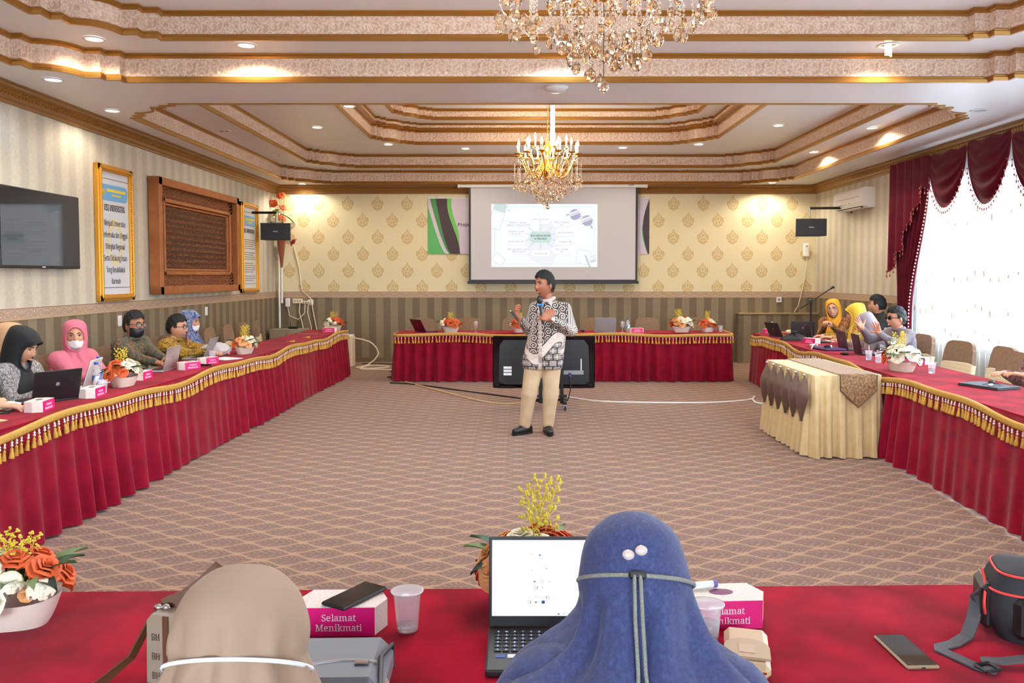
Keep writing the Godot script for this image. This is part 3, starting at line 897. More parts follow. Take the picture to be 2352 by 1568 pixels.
func build_tables() -> void:
	T.tassel = MB.new().lathe([Vector2(0.003, 0.005), Vector2(0.003, -0.038), Vector2(0.009, -0.042), Vector2(0.01, -0.05), Vector2(0.008, -0.055), Vector2(0.012, -0.07), Vector2(0.017, -0.1), Vector2(0.0, -0.101)].map(func(q): return Vector2(q.x, q.y)), 7).done()
	T.bead = MB.new().lathe([Vector2(0, -0.036), Vector2(0.009, -0.028), Vector2(0.0085, -0.022), Vector2(0.004, -0.015), Vector2(0.008, -0.01), Vector2(0.006, -0.004), Vector2(0, -0.002)], 7).done()
	var V := func(x, z): return Vector3(x, 0, z)
	table("long red velvet table with gold fringe along the television wall", [V.call(-3.0, -2.9), V.call(-2.83, -13.2), V.call(-3.43, -13.2), V.call(-3.6, -2.9)],
		[V.call(-3.6, -2.9), V.call(-3.0, -2.9), V.call(-2.83, -13.2), V.call(-3.43, -13.2)], [V.call(-3.0, -2.9), V.call(-2.83, -13.2)], 0.02, 1.0)
	table("red velvet table with gold fringe below the projection screen", [V.call(-1.9, -12.42), V.call(3.29, -12.42), V.call(3.29, -13.08), V.call(-1.9, -13.08)],
		[V.call(-1.9, -13.08), V.call(-1.9, -12.42), V.call(3.29, -12.42), V.call(3.29, -13.08)], [V.call(-1.9, -13.08), V.call(-1.9, -12.42), V.call(3.29, -12.42), V.call(3.29, -13.08)], 0.012, 4.0)
	table("long red velvet table with gold fringe beside the curtained windows", [V.call(3.66, -12.5), V.call(3.12, -4.0), V.call(3.86, -4.0), V.call(4.4, -12.5)],
		[V.call(4.4, -12.5), V.call(3.66, -12.5), V.call(3.12, -4.0), V.call(3.86, -4.0)], [V.call(4.4, -12.5), V.call(3.66, -12.5), V.call(3.12, -4.0)], 0.025, 2.2)
	table("near red velvet table with laptop, bags and phones on it", [V.call(2.6, -2.29), V.call(-2.3, -2.19), V.call(-2.3, -1.52), V.call(2.6, -1.52)],
		[V.call(2.6, -1.52), V.call(2.6, -2.29), V.call(-2.3, -2.19), V.call(-2.3, -1.52)], [], 0.0, 5.0)
	# small table with a pleated beige cover, a brocade runner and brown satin points
	var t := thing("pleated_side_table", "small table in pleated beige cloth with brown brocade runner", "table", Vector3.ZERO)
	var x0 := 2.64
	var x1 := 3.24
	var z0 := -7.17
	var z1 := -8.48
	part(t, "cover_top", MB.new().box(Vector3((x0 + x1) / 2, 0.742, (z0 + z1) / 2), Vector3(x1 - x0 + 0.02, 0.016, z0 - z1 + 0.02), Basis.IDENTITY, 0.006), A.beige_cloth)
	part(t, "pleated_skirt", drape([V.call(x0, z1), V.call(x0, z0), V.call(x1, z0), V.call(x1, z1)], 0.745, 0.012, 0.13, 0.004, 0.06, 3.0, true), A.beige_cloth)
	for q in [[x0 + 0.06, z0 - 0.06], [x1 - 0.06, z0 - 0.06], [x0 + 0.06, z1 + 0.06], [x1 - 0.06, z1 + 0.06]]:
		part(t, "leg", MB.new().tube([Vector3(q[0], 0, q[1]), Vector3(q[0], 0.735, q[1])], 0.016, 8), A.darkgrey)
	var br := tri_mat(noise_tex(0.035, srgb(92, 60, 40), srgb(196, 156, 104), 256, 2, 61), 4.0, 0.5, 0.0, {"rim_enabled": true, "rim": 0.3})
	var rn := MB.new()
	rn.box(Vector3(3.02, 0.755, (z0 + z1) / 2 - 0.01), Vector3(0.33, 0.008, z0 - z1 + 0.06))
	rn.prism(PackedVector2Array([Vector2(-0.165, 0), Vector2(0.165, 0), Vector2(0.16, -0.14), Vector2(0.0, -0.29), Vector2(-0.16, -0.14)]), 0.008, Transform3D(Basis.IDENTITY, Vector3(3.02, 0.757, z0 + 0.055)))
	part(t, "runner", rn, br)
	var hem := []
	for q in [Vector2(-0.165, 0), Vector2(-0.16, -0.14), Vector2(0.0, -0.29), Vector2(0.16, -0.14), Vector2(0.165, 0)]: hem.append(Vector3(3.02 + q.x, 0.757 + q.y, z0 + 0.064))
	part(t, "runner_hem", MB.new().tube(hem, 0.006, 5), A.brown_satin)
	for k in 6:
		var zc := lerpf(z1 + 0.12, z0 - 0.1, k / 5.0)
		var f := func(u: float, w: float) -> Vector3:
			var half := 0.14 * (0.05 + 0.95 * w / 0.45) if w < 0.45 else 0.14 * (1.0 - w) / 0.55
			return Vector3(x0 - 0.04 - 0.06 * sin(PI * u) * sin(PI * clampf(w * 1.05, 0.0, 1.0)) - 0.03 * w - 0.012 * sin(u * 12.0) * w, 0.735 - 0.42 * w, zc + (u - 0.5) * 2.0 * half)
		var sp := part(t, "satin_point", MB.new().grid(12, 14, f), A.brown_satin)
		part(sp, "pin", MB.new().ell(Vector3(x0 - 0.05, 0.735, zc), Vector3.ONE * 0.013, 8, 6), A.chrome)

func make_chair() -> Node3D:
	var t := thing("banquet_chair", "brown banquet chair with a cream satin wrap, third seat from the flower corner", "chair", Vector3.ZERO, 0.0, "empty banquet chairs")
	var pts := PackedVector2Array()
	for q in [[-0.2, 0.0], [0.2, 0.0], [0.215, 0.2], [0.2, 0.4]]: pts.append(Vector2(q[0], q[1]))
	for k in 9:
		var a := PI * k / 8.0
		pts.append(Vector2(0.19 * signf(cos(a)) * pow(absf(cos(a)), 0.6), 0.42 + 0.085 * pow(sin(a), 0.7)))
	pts.append(Vector2(-0.2, 0.4)); pts.append(Vector2(-0.215, 0.2))
	var tilt := Basis(Vector3.RIGHT, -0.16)
	part(t, "backrest", MB.new().prism(pts, 0.05, Transform3D(tilt, Vector3(0, 0.42, -0.2))), A.chair_fabric)
	var wrap := MB.new()
	var f := func(u: float, w: float) -> Vector3:
		var a := TAU * u
		var q := Vector3(0.228 * signf(cos(a)) * pow(absf(cos(a)), 0.35), 0.02 + 0.24 * w + 0.012 * sin(a * 2.0 + w * 5.0), 0.025 + 0.042 * signf(sin(a)) * pow(absf(sin(a)), 0.5) + 0.004 * sin(w * 40.0 + 2.0 * sin(a)))
		return tilt * q + Vector3(0, 0.42, -0.2)
	wrap.grid(32, 16, f, true)
	part(t, "satin_wrap", wrap, A.satin)
	part(t, "seat", MB.new().box(Vector3(0, 0.43, 0.02), Vector3(0.43, 0.08, 0.42), Basis.IDENTITY, 0.025), A.satin)
	for q in [[-0.19, 0.19], [0.19, 0.19], [-0.18, -0.18], [0.18, -0.18]]:
		part(t, "leg", MB.new().tube([Vector3(q[0] * 1.05, 0.0, q[1] * 1.12), Vector3(q[0], 0.4, q[1])], 0.013, 8), A.darkgrey)
	return t

func build_chairs() -> void:
	var c := make_chair()
	c.position = Vector3(-4.02, 0, -11.75); c.rotation.y = PI / 2
	c.set_meta("label", "empty brown banquet chair behind the flowers in wrapping, television side")
	for q in [[-4.02, -11.05, PI / 2, "empty chair in the shade just past the man in yellow print"], [-4.0, -12.4, PI / 2 + 0.1, "empty chair with cream wrap before the low grey cabinet, nearer one"], [-3.98, -13.0, PI / 2 + 0.25, "empty chair turned a little, next to the low grey cabinet"],
			[-1.62, -13.5, 0.0, "empty chair behind the maroon laptop under the banner"], [-0.85, -13.5, 0.0, "empty chair behind the bouquet and wine glass, far table"], [-0.05, -13.5, 0.1, "empty chair just behind the presenter's raised hand"],
			[1.3, -13.5, 0.0, "empty chair behind the silver laptop on the far table"], [2.2, -13.5, 0.0, "empty chair behind the pink snack box on the far table"], [3.02, -13.5, -0.05, "empty chair between the two bouquets on the far table"],
			[4.62, -8.75, -PI / 2 + 0.25, "empty brown chair closest to the man in dark glasses"], [4.66, -8.08, -PI / 2, "middle one of three empty chairs before the sheer curtain"], [4.45, -7.55, -PI / 2 + 0.1, "largest looking of three empty chairs before the sheer curtain"]]:
		copy(c, Vector3(q[0], 0, q[1]), q[2], q[3])
	T.chair = c

func swag(z0: float, z1: float, top: float, drop: float, parent: Node) -> void:
	var f := func(u: float, w: float) -> Vector3:
		var s := sin(PI * u)
		var d := w * (0.05 + drop * pow(s, 0.55))
		return Vector3(5.40 - 0.07 * s * sin(PI * minf(w * 1.1, 1.0)) - 0.02 * s * sin(w * 26.0) - 0.01 * u, top - d + 0.012 * sin(u * 14.0) * (1.0 - w), lerpf(z0, z1, u + 0.02 * sin(w * 5.0) * (0.5 - u)))
	var so := part(parent, "swag", MB.new().grid(28, 40, f), A.curtain)
	var fr := MB.new()
	for k in 19:
		var u := (k + 1) / 20.0
		var e: Vector3 = f.call(u, 1.0)
		fr.tube([e + Vector3(-0.012, 0.01, 0), e + Vector3(-0.012, -0.045, 0)], 0.003, 4, false)
		fr.ell(e + Vector3(-0.012, -0.06, 0), Vector3(0.011, 0.018, 0.011), 6, 5)
		fr.ell(e + Vector3(-0.016, 0.002, 0), Vector3.ONE * 0.01, 6, 4)
	part(so, "bead_fringe", fr, A.curtain_bead).set_meta("kind", "stuff")

func build_curtains() -> void:
	A.curtain_bead = mat(srgb(168, 84, 78), 0.25, 0.1)
	var sh := thing("sheer_curtain", "white sheer curtain glowing in the daylight of the windows", "curtain", Vector3.ZERO)
	var f := func(u: float, w: float) -> Vector3:
		var z := lerpf(-11.5, -1.3, u)
		return Vector3(5.53 + 0.022 * sin(z * 52.0 + 1.5 * sin(z * 3.0)), lerpf(3.2, 0.02, w), z)
	part(sh, "sheer_cloth", MB.new().grid(700, 3, f), A.sheer)
	var em := MB.new()
	var r2 := RandomNumberGenerator.new()
	r2.seed = 5
	for band in [2.35, 1.62, 1.2, 0.9]:
		for k in 60:
			var z := -11.2 + k * 0.165 + r2.randf() * 0.05
			if r2.randf() < 0.35: continue
			em.ell(Vector3(5.495, band + 0.05 * sin(z * 7.0) + (r2.randf() - 0.5) * 0.06, z), Vector3(0.002, 0.02 + 0.03 * r2.randf(), 0.012 + 0.012 * r2.randf()), 6, 4)
	var eo := part(sh, "embroidery", em, mat(srgb(226, 222, 214), 0.7))
	eo.set_meta("kind", "stuff")
	part(sh, "rail", MB.new().tube([Vector3(5.5, 3.17, -11.75), Vector3(5.5, 3.17, -1.2)], 0.015, 8), A.bronze)
	part(sh, "finial", MB.new().ell(Vector3(5.5, 3.17, -11.78), Vector3.ONE * 0.035, 10, 8), A.darkgrey)
	var cu := thing("swag_valance", "burgundy swag valance with bead fringe above the windows", "valance", Vector3.ZERO)
	var zz := [-10.66, -9.76, -8.88, -7.98, -7.08, -6.18, -5.28, -4.38, -3.48, -2.58, -1.68]
	for k in zz.size() - 1: swag(zz[k], zz[k + 1], 3.2 + 0.03 * sin(k * 2.0), 0.66 + 0.06 * sin(k * 1.7), cu)
	# the tail that hangs at the end of the valance
	var g := func(u: float, w: float) -> Vector3:
		var drop := lerpf(1.5, 0.42, smoothstep(0.0, 1.0, u)) + 0.05 * sin(u * 20.0)
		return Vector3(5.37 - 0.03 * sin(u * 30.0) * (0.5 + 0.5 * w), 3.22 - drop * w, lerpf(-11.72, -10.62, u))
	var tail := part(cu, "tail", MB.new().grid(48, 16, g), A.curtain)
	var fr := MB.new()
	for k in 26:
		var e: Vector3 = g.call((k + 0.5) / 26.0, 1.0)
		fr.tube([e, e + Vector3(-0.01, -0.05, 0)], 0.003, 4, false)
		fr.ell(e + Vector3(-0.01, -0.065, 0), Vector3(0.011, 0.018, 0.011), 6, 5)
		fr.ell(e + Vector3(-0.012, 0.0, 0), Vector3.ONE * 0.011, 6, 4)
	part(tail, "bead_fringe", fr, A.curtain_bead).set_meta("kind", "stuff")
	# gathered side curtain
	var sc := thing("side_curtain", "burgundy side curtain gathered beside the window, bead edged", "curtain", Vector3.ZERO)
	var redge := func(y: float) -> float: return -10.68 - 0.46 * smoothstep(2.9, 1.1, y) + 0.14 * smoothstep(0.9, 0.1, y)
	var h := func(u: float, w: float) -> Vector3:
		var y := lerpf(3.18, 0.02, w)
		var rz: float = redge.call(y)
		var lz := -11.62 + 0.14 * smoothstep(2.6, 1.1, y)
		return Vector3(5.44 - 0.035 * sin(u * 40.0 + w * 1.5), y, lerpf(lz, rz, u))
	part(sc, "panel", MB.new().grid(60, 24, h), A.curtain)
	var eb := MB.new()
	for k in 60:
		var y := 3.0 - k * 0.046
		eb.ell(Vector3(5.40, y, redge.call(y) + 0.01), Vector3(0.012, 0.014, 0.012), 6, 4)
	part(sc, "bead_edge", eb, mat(srgb(226, 170, 160), 0.3))

func frame4(m: MB, c: Vector3, w: float, h: float, t: float, d: float, ax: Vector3) -> void:
	# four bars round a rectangle; ax runs along the width, y is the height
	var nrm := ax.cross(Vector3.UP)
	var b := Basis(ax, Vector3.UP, nrm)
	for s in [-1, 1]:
		m.box(c + ax * s * (w / 2 - t / 2), Vector3(t, h, d), b, 0.006)
		m.box(c + Vector3(0, s * (h / 2 - t / 2), 0), Vector3(w, t, d), b, 0.006)

func text_frame(label: String, z0: float, z1: float, title: String, lines: Array, small: bool) -> void:
	var t := thing("framed_text", label, "picture", Vector3(XL + 0.03, 2.107, (z0 + z1) / 2), PI / 2, "tall gold framed texts")
	var w := z1 - z0
	var h := 1.51
	var fr := MB.new()
	frame4(fr, Vector3(0, 0, 0), w, h, 0.075, 0.05, Vector3.RIGHT)
	frame4(fr, Vector3(0, 0, 0.02), w - 0.05, h - 0.05, 0.03, 0.05, Vector3.RIGHT)
	part(t, "gold_frame", fr, A.frame_gold)
	var beads := MB.new()
	var n := int(h / 0.03)
	for k in n:
		for s in [-1, 1]: beads.ell(Vector3(s * (w / 2 - 0.065), -h / 2 + 0.05 + k * (h - 0.1) / n, 0.03), Vector3(0.01, 0.011, 0.008), 6, 4)
	var bo := part(t, "beading", beads, A.frame_gold)
	bo.set_meta("kind", "stuff")
	part(t, "sheet", MB.new().box(Vector3(0, 0, -0.005), Vector3(w - 0.13, h - 0.13, 0.01)), mat(srgb(214, 218, 226), 0.3))
	var ink := mat(srgb(52, 52, 60), 0.6)
	for s in [-1, 1]: part(t, "rule", MB.new().box(Vector3(0, s * (h / 2 - 0.15), 0.001), Vector3(w - 0.14, 0.006, 0.002)), ink)
	# blue heading plate with emblem and yellow lines
	var hp := PackedVector2Array()
	for k in 24:
		var a := TAU * k / 24.0
		hp.append(Vector2(signf(cos(a)) * (w * 0.29) + cos(a) * 0.07, signf(sin(a)) * 0.03 + sin(a) * 0.06))
	part(t, "heading_plate", MB.new().prism(hp, 0.003, Transform3D(Basis.IDENTITY, Vector3(0, h / 2 - 0.3, 0))), mat(srgb(110, 172, 222), 0.4))
	part(t, "emblem", MB.new().lathe([Vector2(0, 0.006), Vector2(0.034, 0.0045), Vector2(0.034, 0)], 16, Transform3D(Basis(Vector3.RIGHT, PI / 2), Vector3(-w * 0.3, h / 2 - 0.3, 0))), mat(srgb(196, 170, 90), 0.5))
	var yl := mat(srgb(226, 208, 70), 0.5)
	part(t, "heading_line", MB.new().box(Vector3(0.04, h / 2 - 0.275, 0.0035), Vector3(w * 0.54, 0.032, 0.002)), yl)
	part(t, "heading_line", MB.new().box(Vector3(0.04, h / 2 - 0.325, 0.0035), Vector3(w * 0.26, 0.018, 0.002)), yl)
	# pale seal printed behind the text
	part(t, "pale_seal", MB.new().lathe([Vector2(0.13, 0.0), Vector2(0.17, 0.0005), Vector2(0.21, 0)], 28, Transform3D(Basis(Vector3.RIGHT, PI / 2) * Basis.from_scale(Vector3(0.85, 1, 1.3)), Vector3(0, -0.1, 0.0004))), mat(srgb(226, 216, 176), 0.5))
	words(t, "text_title", title, 0.1, ink, Vector3(0, h / 2 - 0.47, 0.002), 0.0, 0.56 if not small else 0.6, HORIZONTAL_ALIGNMENT_CENTER, "Droid Sans", true)
	var y := h / 2 - 0.64
	if small:
		var r2 := RandomNumberGenerator.new()
		r2.seed = 3
		for k in 20:
			if k in [5, 10, 16]: continue
			part(t, "print_line", MB.new().box(Vector3(-0.02 * (1 if k % 4 == 3 else 0), y - k * 0.036 + 0.02, 0.001), Vector3((w - 0.22) * (0.96 if k % 4 != 3 else 0.7), 0.012, 0.001)), mat(srgb(120, 122, 128), 0.6))
	else:
		for k in lines.size():
			words(t, "text_line", lines[k], 0.085, ink, Vector3(0, y - k * 0.13, 0.002), 0.0, 0.64)

func build_walls_deco() -> void:
	# television
	var tv := thing("wall_television", "black flat television on the striped wall, mirroring the slide", "television", Vector3(XL + 0.075, 2.068, -7.66), PI / 2)
	part(tv, "body", MB.new().box(Vector3(0, 0, 0), Vector3(1.28, 0.73, 0.045), Basis.IDENTITY, 0.006), A.black)
	part(tv, "glass_front", MB.new().box(Vector3(0, 0.008, 0.0225), Vector3(1.258, 0.696, 0.004)), mat(srgb(10, 11, 14), 0.03, 0.0, {"metallic_specular": 0.8}))
	part(tv, "logo", MB.new().box(Vector3(0, -0.352, 0.0235), Vector3(0.05, 0.009, 0.003)), A.white)
	part(tv, "wall_mount", MB.new().box(Vector3(0, 0, -0.045), Vector3(0.5, 0.4, 0.05)), A.darkgrey)
	text_frame("tall gold frame with large text about a university vision", -9.56, -8.77, "VISI UNIVERSITAS", ["Menjadi Universitas", "Terkemuka dan Unggul", "Ditingkat Regional", "Serta Didukung Insan", "Yang Berakhlakul", "Karimah"], false)
	text_frame("tall gold frame with small dense text near the corner loudspeaker", -14.15, -13.31, "MISI UNIVERSITAS", [], true)
	# carved wooden panel
	var w := thing("carved_panel", "large carved brown wooden panel in a deep wooden frame", "carving", Vector3(XL + 0.01, 2.135, -11.48), PI / 2)
	var o := MB.new()
	frame4(o, Vector3(0, 0, 0.07), 2.88, 1.47, 0.1, 0.14, Vector3.RIGHT)
	part(w, "outer_frame", o, A.wood)
	var cb := MB.new()
	frame4(cb, Vector3(0, 0, 0.03), 2.7, 1.29, 0.18, 0.06, Vector3.RIGHT)
	part(w, "carved_border", cb, A.carved)
	var orn := MB.new()
	var r2 := RandomNumberGenerator.new()
	r2.seed = 8
	for s in [-1, 1]:
		for k in 60:
			for e in 3: orn.ell(Vector3(-1.28 + k * 0.0435, s * 0.56 + (e - 1) * 0.045 + 0.012 * sin(k * 1.7 + e), 0.06), Vector3(0.02, 0.014, 0.012), 6, 4, Basis(Vector3.BACK, r2.randf() * 3.0))
		for k in 22:
			for e in 3: orn.ell(Vector3(s * 1.265 + (e - 1) * 0.045, -0.45 + k * 0.0425, 0.06), Vector3(0.014, 0.02, 0.012), 6, 4, Basis(Vector3.BACK, r2.randf() * 3.0))
	var oo := part(w, "carved_leaves", orn, A.carved)
	oo.set_meta("kind", "stuff")
	var fi := MB.new()
	frame4(fi, Vector3(0, 0, 0.045), 2.4, 0.98, 0.05, 0.09, Vector3.RIGHT)
	frame4(fi, Vector3(0, 0, 0.03), 2.29, 0.87, 0.03, 0.06, Vector3.RIGHT)
	part(w, "inner_frame", fi, A.wood)
	part(w, "inscription_panel", MB.new().box(Vector3(0, 0, 0.015), Vector3(2.26, 0.84, 0.03)), A.carved_dark)
	for row in 11:
		var tx := MB.new()
		var x := -1.09
		while x < 1.07:
			var q := r2.randf()
			tx.box(Vector3(x + 0.012, -0.375 + row * 0.075 + (q - 0.5) * 0.02, 0.033), Vector3(0.012 + 0.02 * q, 0.014 + 0.026 * r2.randf(), 0.008), Basis(Vector3.BACK, (q - 0.5) * 1.2))
			x += 0.026 + 0.012 * q
		var ro := part(w, "carved_script_row", tx, A.carved)
		ro.set_meta("kind", "stuff")
	for q in [[-9.28, "white light switch behind the man in the black mask"], [-11.86, "white light switch past the man in yellow print"]]:
		var s := thing("light_switch", q[1], "switch", Vector3(XL, 1.115, q[0]), PI / 2, "light switches on the striped wall")
		part(s, "plate", MB.new().box(Vector3(0, 0, 0.005), Vector3(0.085, 0.125, 0.01), Basis.IDENTITY, 0.003), A.white)
		part(s, "rocker", MB.new().box(Vector3(0, 0, 0.011), Vector3(0.04, 0.06, 0.008), Basis(Vector3.RIGHT, 0.1)), A.white)
	for q in [[4.955, 1.185, "white wall socket above the low papered ledge"], [-3.94, 1.136, "white wall socket at the end of the plug strips"]]:
		var s := thing("wall_socket", q[2], "socket", Vector3(q[0], q[1], ZB), 0.0)
		part(s, "plate", MB.new().box(Vector3(0, 0, 0.006), Vector3(0.1, 0.1, 0.012), Basis.IDENTITY, 0.004), A.white)
		part(s, "well", MB.new().lathe([Vector2(0, 0.0125), Vector2(0.024, 0.0126), Vector2(0.026, 0.014)], 16, Transform3D(Basis(Vector3.RIGHT, PI / 2))), A.grey)
	# loudspeakers on brackets
	for q in [[Vector3(-4.15, 2.39, -13.9), 0.12, -1.0, "black loudspeaker on a bracket in front of the corner flowers"], [Vector3(4.94, 2.45, -13.7), -0.12, 1.0, "black loudspeaker on a bracket below the air conditioner side"]]:
		var s := thing("wall_loudspeaker", q[3], "loudspeaker", q[0], q[1], "bracketed wall loudspeakers")
		var pl := PackedVector2Array([Vector2(-0.25, 0.12), Vector2(0.25, 0.12), Vector2(0.2, -0.14), Vector2(-0.2, -0.14)])
		part(s, "cabinet", MB.new().prism(pl, 0.29, Transform3D(Basis(Vector3(1, 0, 0), Vector3(0, 0, 1), Vector3(0, -1, 0)), Vector3(0, 0.145, 0))), A.darkgrey)
		part(s, "grille", MB.new().box(Vector3(0, 0, 0.124), Vector3(0.47, 0.265, 0.012), Basis.IDENTITY, 0.004), A.black)
		part(s, "badge", MB.new().box(Vector3(0, 0, 0.132), Vector3(0.08, 0.012, 0.003)), A.silver)
		var wall: float = (XL if q[2] < 0 else XR) - q[0].x
		part(s, "bracket_arm", MB.new().tube([Vector3(wall, 0.33, -0.05), Vector3(0, 0.33, -0.02)], 0.022, 10), A.black)
		part(s, "bracket_post", MB.new().tube([Vector3(0, 0.345, -0.02), Vector3(0, 0.14, -0.02)], 0.016, 10), A.silver)
		part(s, "wall_flange", MB.new().lathe([Vector2(0, 0.03), Vector2(0.05, 0.025), Vector2(0.1, 0.0)], 20, Transform3D(Basis(Vector3.BACK, -PI / 2 if q[2] < 0 else PI / 2), Vector3(wall + (0.0 if q[2] < 0 else 0.0), 0.33, -0.05))), A.darkgrey)
	# air conditioner
	var ac := thing("air_conditioner", "white split air conditioner on the striped wall by the curtains", "air conditioner", Vector3(XR, 2.88, -13.35), -PI / 2)
	var ap := PackedVector2Array([Vector2(0, 0.16), Vector2(0.17, 0.16), Vector2(0.2, 0.13), Vector2(0.21, -0.06), Vector2(0.17, -0.13), Vector2(0.08, -0.16), Vector2(0, -0.16)])
	part(ac, "body", MB.new().prism(ap, 1.14, Transform3D(Basis(Vector3(0, 0, 1), Vector3(0, 1, 0), Vector3(-1, 0, 0)), Vector3(0.57, 0, 0))), A.white)
	part(ac, "panel_line", MB.new().box(Vector3(0, 0.02, 0.2065), Vector3(0.95, 0.007, 0.004)), A.grey)
	part(ac, "flap", MB.new().box(Vector3(0, -0.145, 0.155), Vector3(0.92, 0.006, 0.08), Basis(Vector3.RIGHT, 0.5)), A.white)
	part(ac, "outlet", MB.new().box(Vector3(0, -0.132, 0.14), Vector3(0.94, 0.03, 0.07), Basis(Vector3.RIGHT, 0.6)), A.darkgrey)
	part(ac, "badge", MB.new().box(Vector3(0.1, -0.06, 0.211), Vector3(0.06, 0.012, 0.002)), A.grey)
	var ds := thing("air_freshener", "white dispenser box on the end wall under the loudspeaker", "dispenser", Vector3(5.44, 2.12, ZB))
	part(ds, "case", MB.new().box(Vector3(0, 0, 0.045), Vector3(0.1, 0.25, 0.09), Basis.IDENTITY, 0.015), A.white)
	part(ds, "window", MB.new().lathe([Vector2(0, 0.002), Vector2(0.016, 0)], 12, Transform3D(Basis(Vector3.RIGHT, PI / 2), Vector3(0, 0.07, 0.091))), A.grey)
	part(ds, "cable", MB.new().tube([Vector3(0.03, -0.12, 0.03), Vector3(-0.02, -0.6, 0.02), Vector3(-0.12, -1.05, 0.02), Vector3(-0.2, -1.17, 0.03)], 0.008, 6), A.cream)
	# banner behind the screen
	var bn := thing("banner", "printed banner with green and dark curves behind the screen", "banner", Vector3(0.39, 2.58, ZB + 0.02))
	var bp := func(u: float, v: float) -> Color:
		var c := srgb(206, 194, 208)
		var x := u * 4.18
		var y := 1.0 - v
		if v < 0.02: return srgb(226, 218, 224)
		if x < 2.0:
			var e1 := 0.27 + 0.02 * sin(y * 3.0) - 0.30 * pow(y, 2.0) * 0.9
			var dark_l := 0.28 - 0.28 * pow(y, 0.6) + 0.06
			var dark_r := 0.6 - 0.24 * smoothstep(0.0, 0.9, y)
			if x < dark_l - 0.1 + 0.1 * (1.0 - y): return srgb(88, 176, 98)
			if x < dark_l - 0.03 + 0.1 * (1.0 - y): return c
			if x < dark_l + 0.08 + 0.02 * (1.0 - y): return srgb(72, 140, 80)
			if x < dark_r: return srgb(66, 50, 56)
			if x < dark_r + 0.08 * smoothstep(0.05, 0.5, y): return srgb(110, 190, 90)
		else:
			var r := 4.18 - 0.14 * sin(PI * clampf(y * 0.9 + 0.08, 0.0, 1.0))
			if x > r + 0.015: return srgb(66, 50, 62)
			if x > r and y < 0.5: return srgb(88, 176, 98)
		return c
	var qm := MB.new()
	qm.poly([Vector3(-2.09, 0.53, 0.004), Vector3(2.09, 0.53, 0.004), Vector3(2.09, -0.53, 0.004), Vector3(-2.09, -0.53, 0.004)], Vector3.BACK, [Vector2(0, 0), Vector2(1, 0), Vector2(1, 1), Vector2(0, 1)])
	part(bn, "backing", MB.new().box(Vector3(0, 0, 0), Vector3(4.18, 1.06, 0.006)), A.white)
	part(bn, "printed_face", qm, mat(Color.WHITE, 0.6, 0.0, {"albedo_texture": tex(paint(836, 212, bp))}))
	words(bn, "text_line", "Proje", 0.09, mat(srgb(60, 50, 56), 0.6), Vector3(-1.535, 0.02, 0.006), 0.0, 1.0, HORIZONTAL_ALIGNMENT_LEFT, "Droid Sans", true)
	build_screen()
	# carafes of cable in the far corner: conduit, wall vase, plugs
	var cd := thing("cable_conduit", "white cable conduits running up the far corner", "conduit", Vector3(-4.52, 0.0, ZB + 0.05))
	for k in 2: part(cd, "pipe", MB.new().tube([Vector3(k * 0.05, 0.62 + 0.5 * k, 0), Vector3(k * 0.05, 2.32, 0)], 0.02, 8), A.white)
	var vs := thing("wall_vase", "tall orange and cream flower spray in a brown cone vase", "vase", Vector3(-4.42, 0, ZB + 0.22))
	part(vs, "cone", MB.new().lathe([Vector2(0.0, 1.78), Vector2(0.02, 1.8), Vector2(0.09, 2.4), Vector2(0.1, 2.45), Vector2(0.085, 2.44)], 16), mat(srgb(150, 80, 56), 0.5))
	part(vs, "wall_bracket", MB.new().tube([Vector3(0, 2.3, -0.23), Vector3(0, 2.3, 0)], 0.012, 8), mat(srgb(120, 84, 60), 0.5))
	for q in [[0.02, 3.17, 0.05, 0], [-0.12, 3.02, 0.08, 0], [0.06, 2.95, 0.1, 0], [-0.08, 2.85, 0.1, 1], [0.05, 2.74, 0.12, 0], [-0.14, 2.7, 0.1, 2], [0.14, 2.58, 0.14, 0], [0.0, 2.56, 0.18, 3], [-0.16, 2.55, 0.1, 2], [0.22, 2.6, 0.1, 2], [0.26, 2.3, 0.1, 3], [-0.05, 2.5, 0.15, 0]]:
		part(vs, "blossom", rose(), [A.petal_orange, A.yellow, A.petal_cream, A.petal_red][q[3]], Vector3(q[0], q[1] - 0.05, q[2]), Vector3(0.9, q[0] * 20.0, 0.2)).scale = Vector3.ONE * 1.6
	for k in 10:
		var a := k * 1.9
		var lf := part(vs, "blade_leaf", leaf_mesh(), A.green, Vector3(0, 2.5 + 0.04 * k, 0.06), Vector3(0.0, a, -0.9 + 0.06 * k))
		lf.scale = Vector3(4.2, 2.0, 1.0)
	var st := MB.new()
	for k in 6: st.tube([Vector3(0, 2.3, 0), Vector3(0.03 * (k - 3), 2.7, 0.04), Vector3(0.04 * (k - 3), 2.85 + 0.06 * k, 0.06)], 0.005, 5)
	part(vs, "stems", st, A.green)
	var ad := thing("plug_adapter", "white plug adapter hanging by the conduit", "adapter", Vector3(-4.37, 1.13, ZB))
	part(ad, "body", MB.new().box(Vector3(0, 0, 0.03), Vector3(0.08, 0.16, 0.06), Basis.IDENTITY, 0.01), A.white)
	part(ad, "cord", MB.new().tube([Vector3(0, -0.08, 0.03), Vector3(0.03, -0.25, 0.04), Vector3(0.2, -0.32, 0.04), Vector3(0.32, -0.2, 0.04), Vector3(0.33, -0.02, 0.03)], 0.009, 6), A.cream)
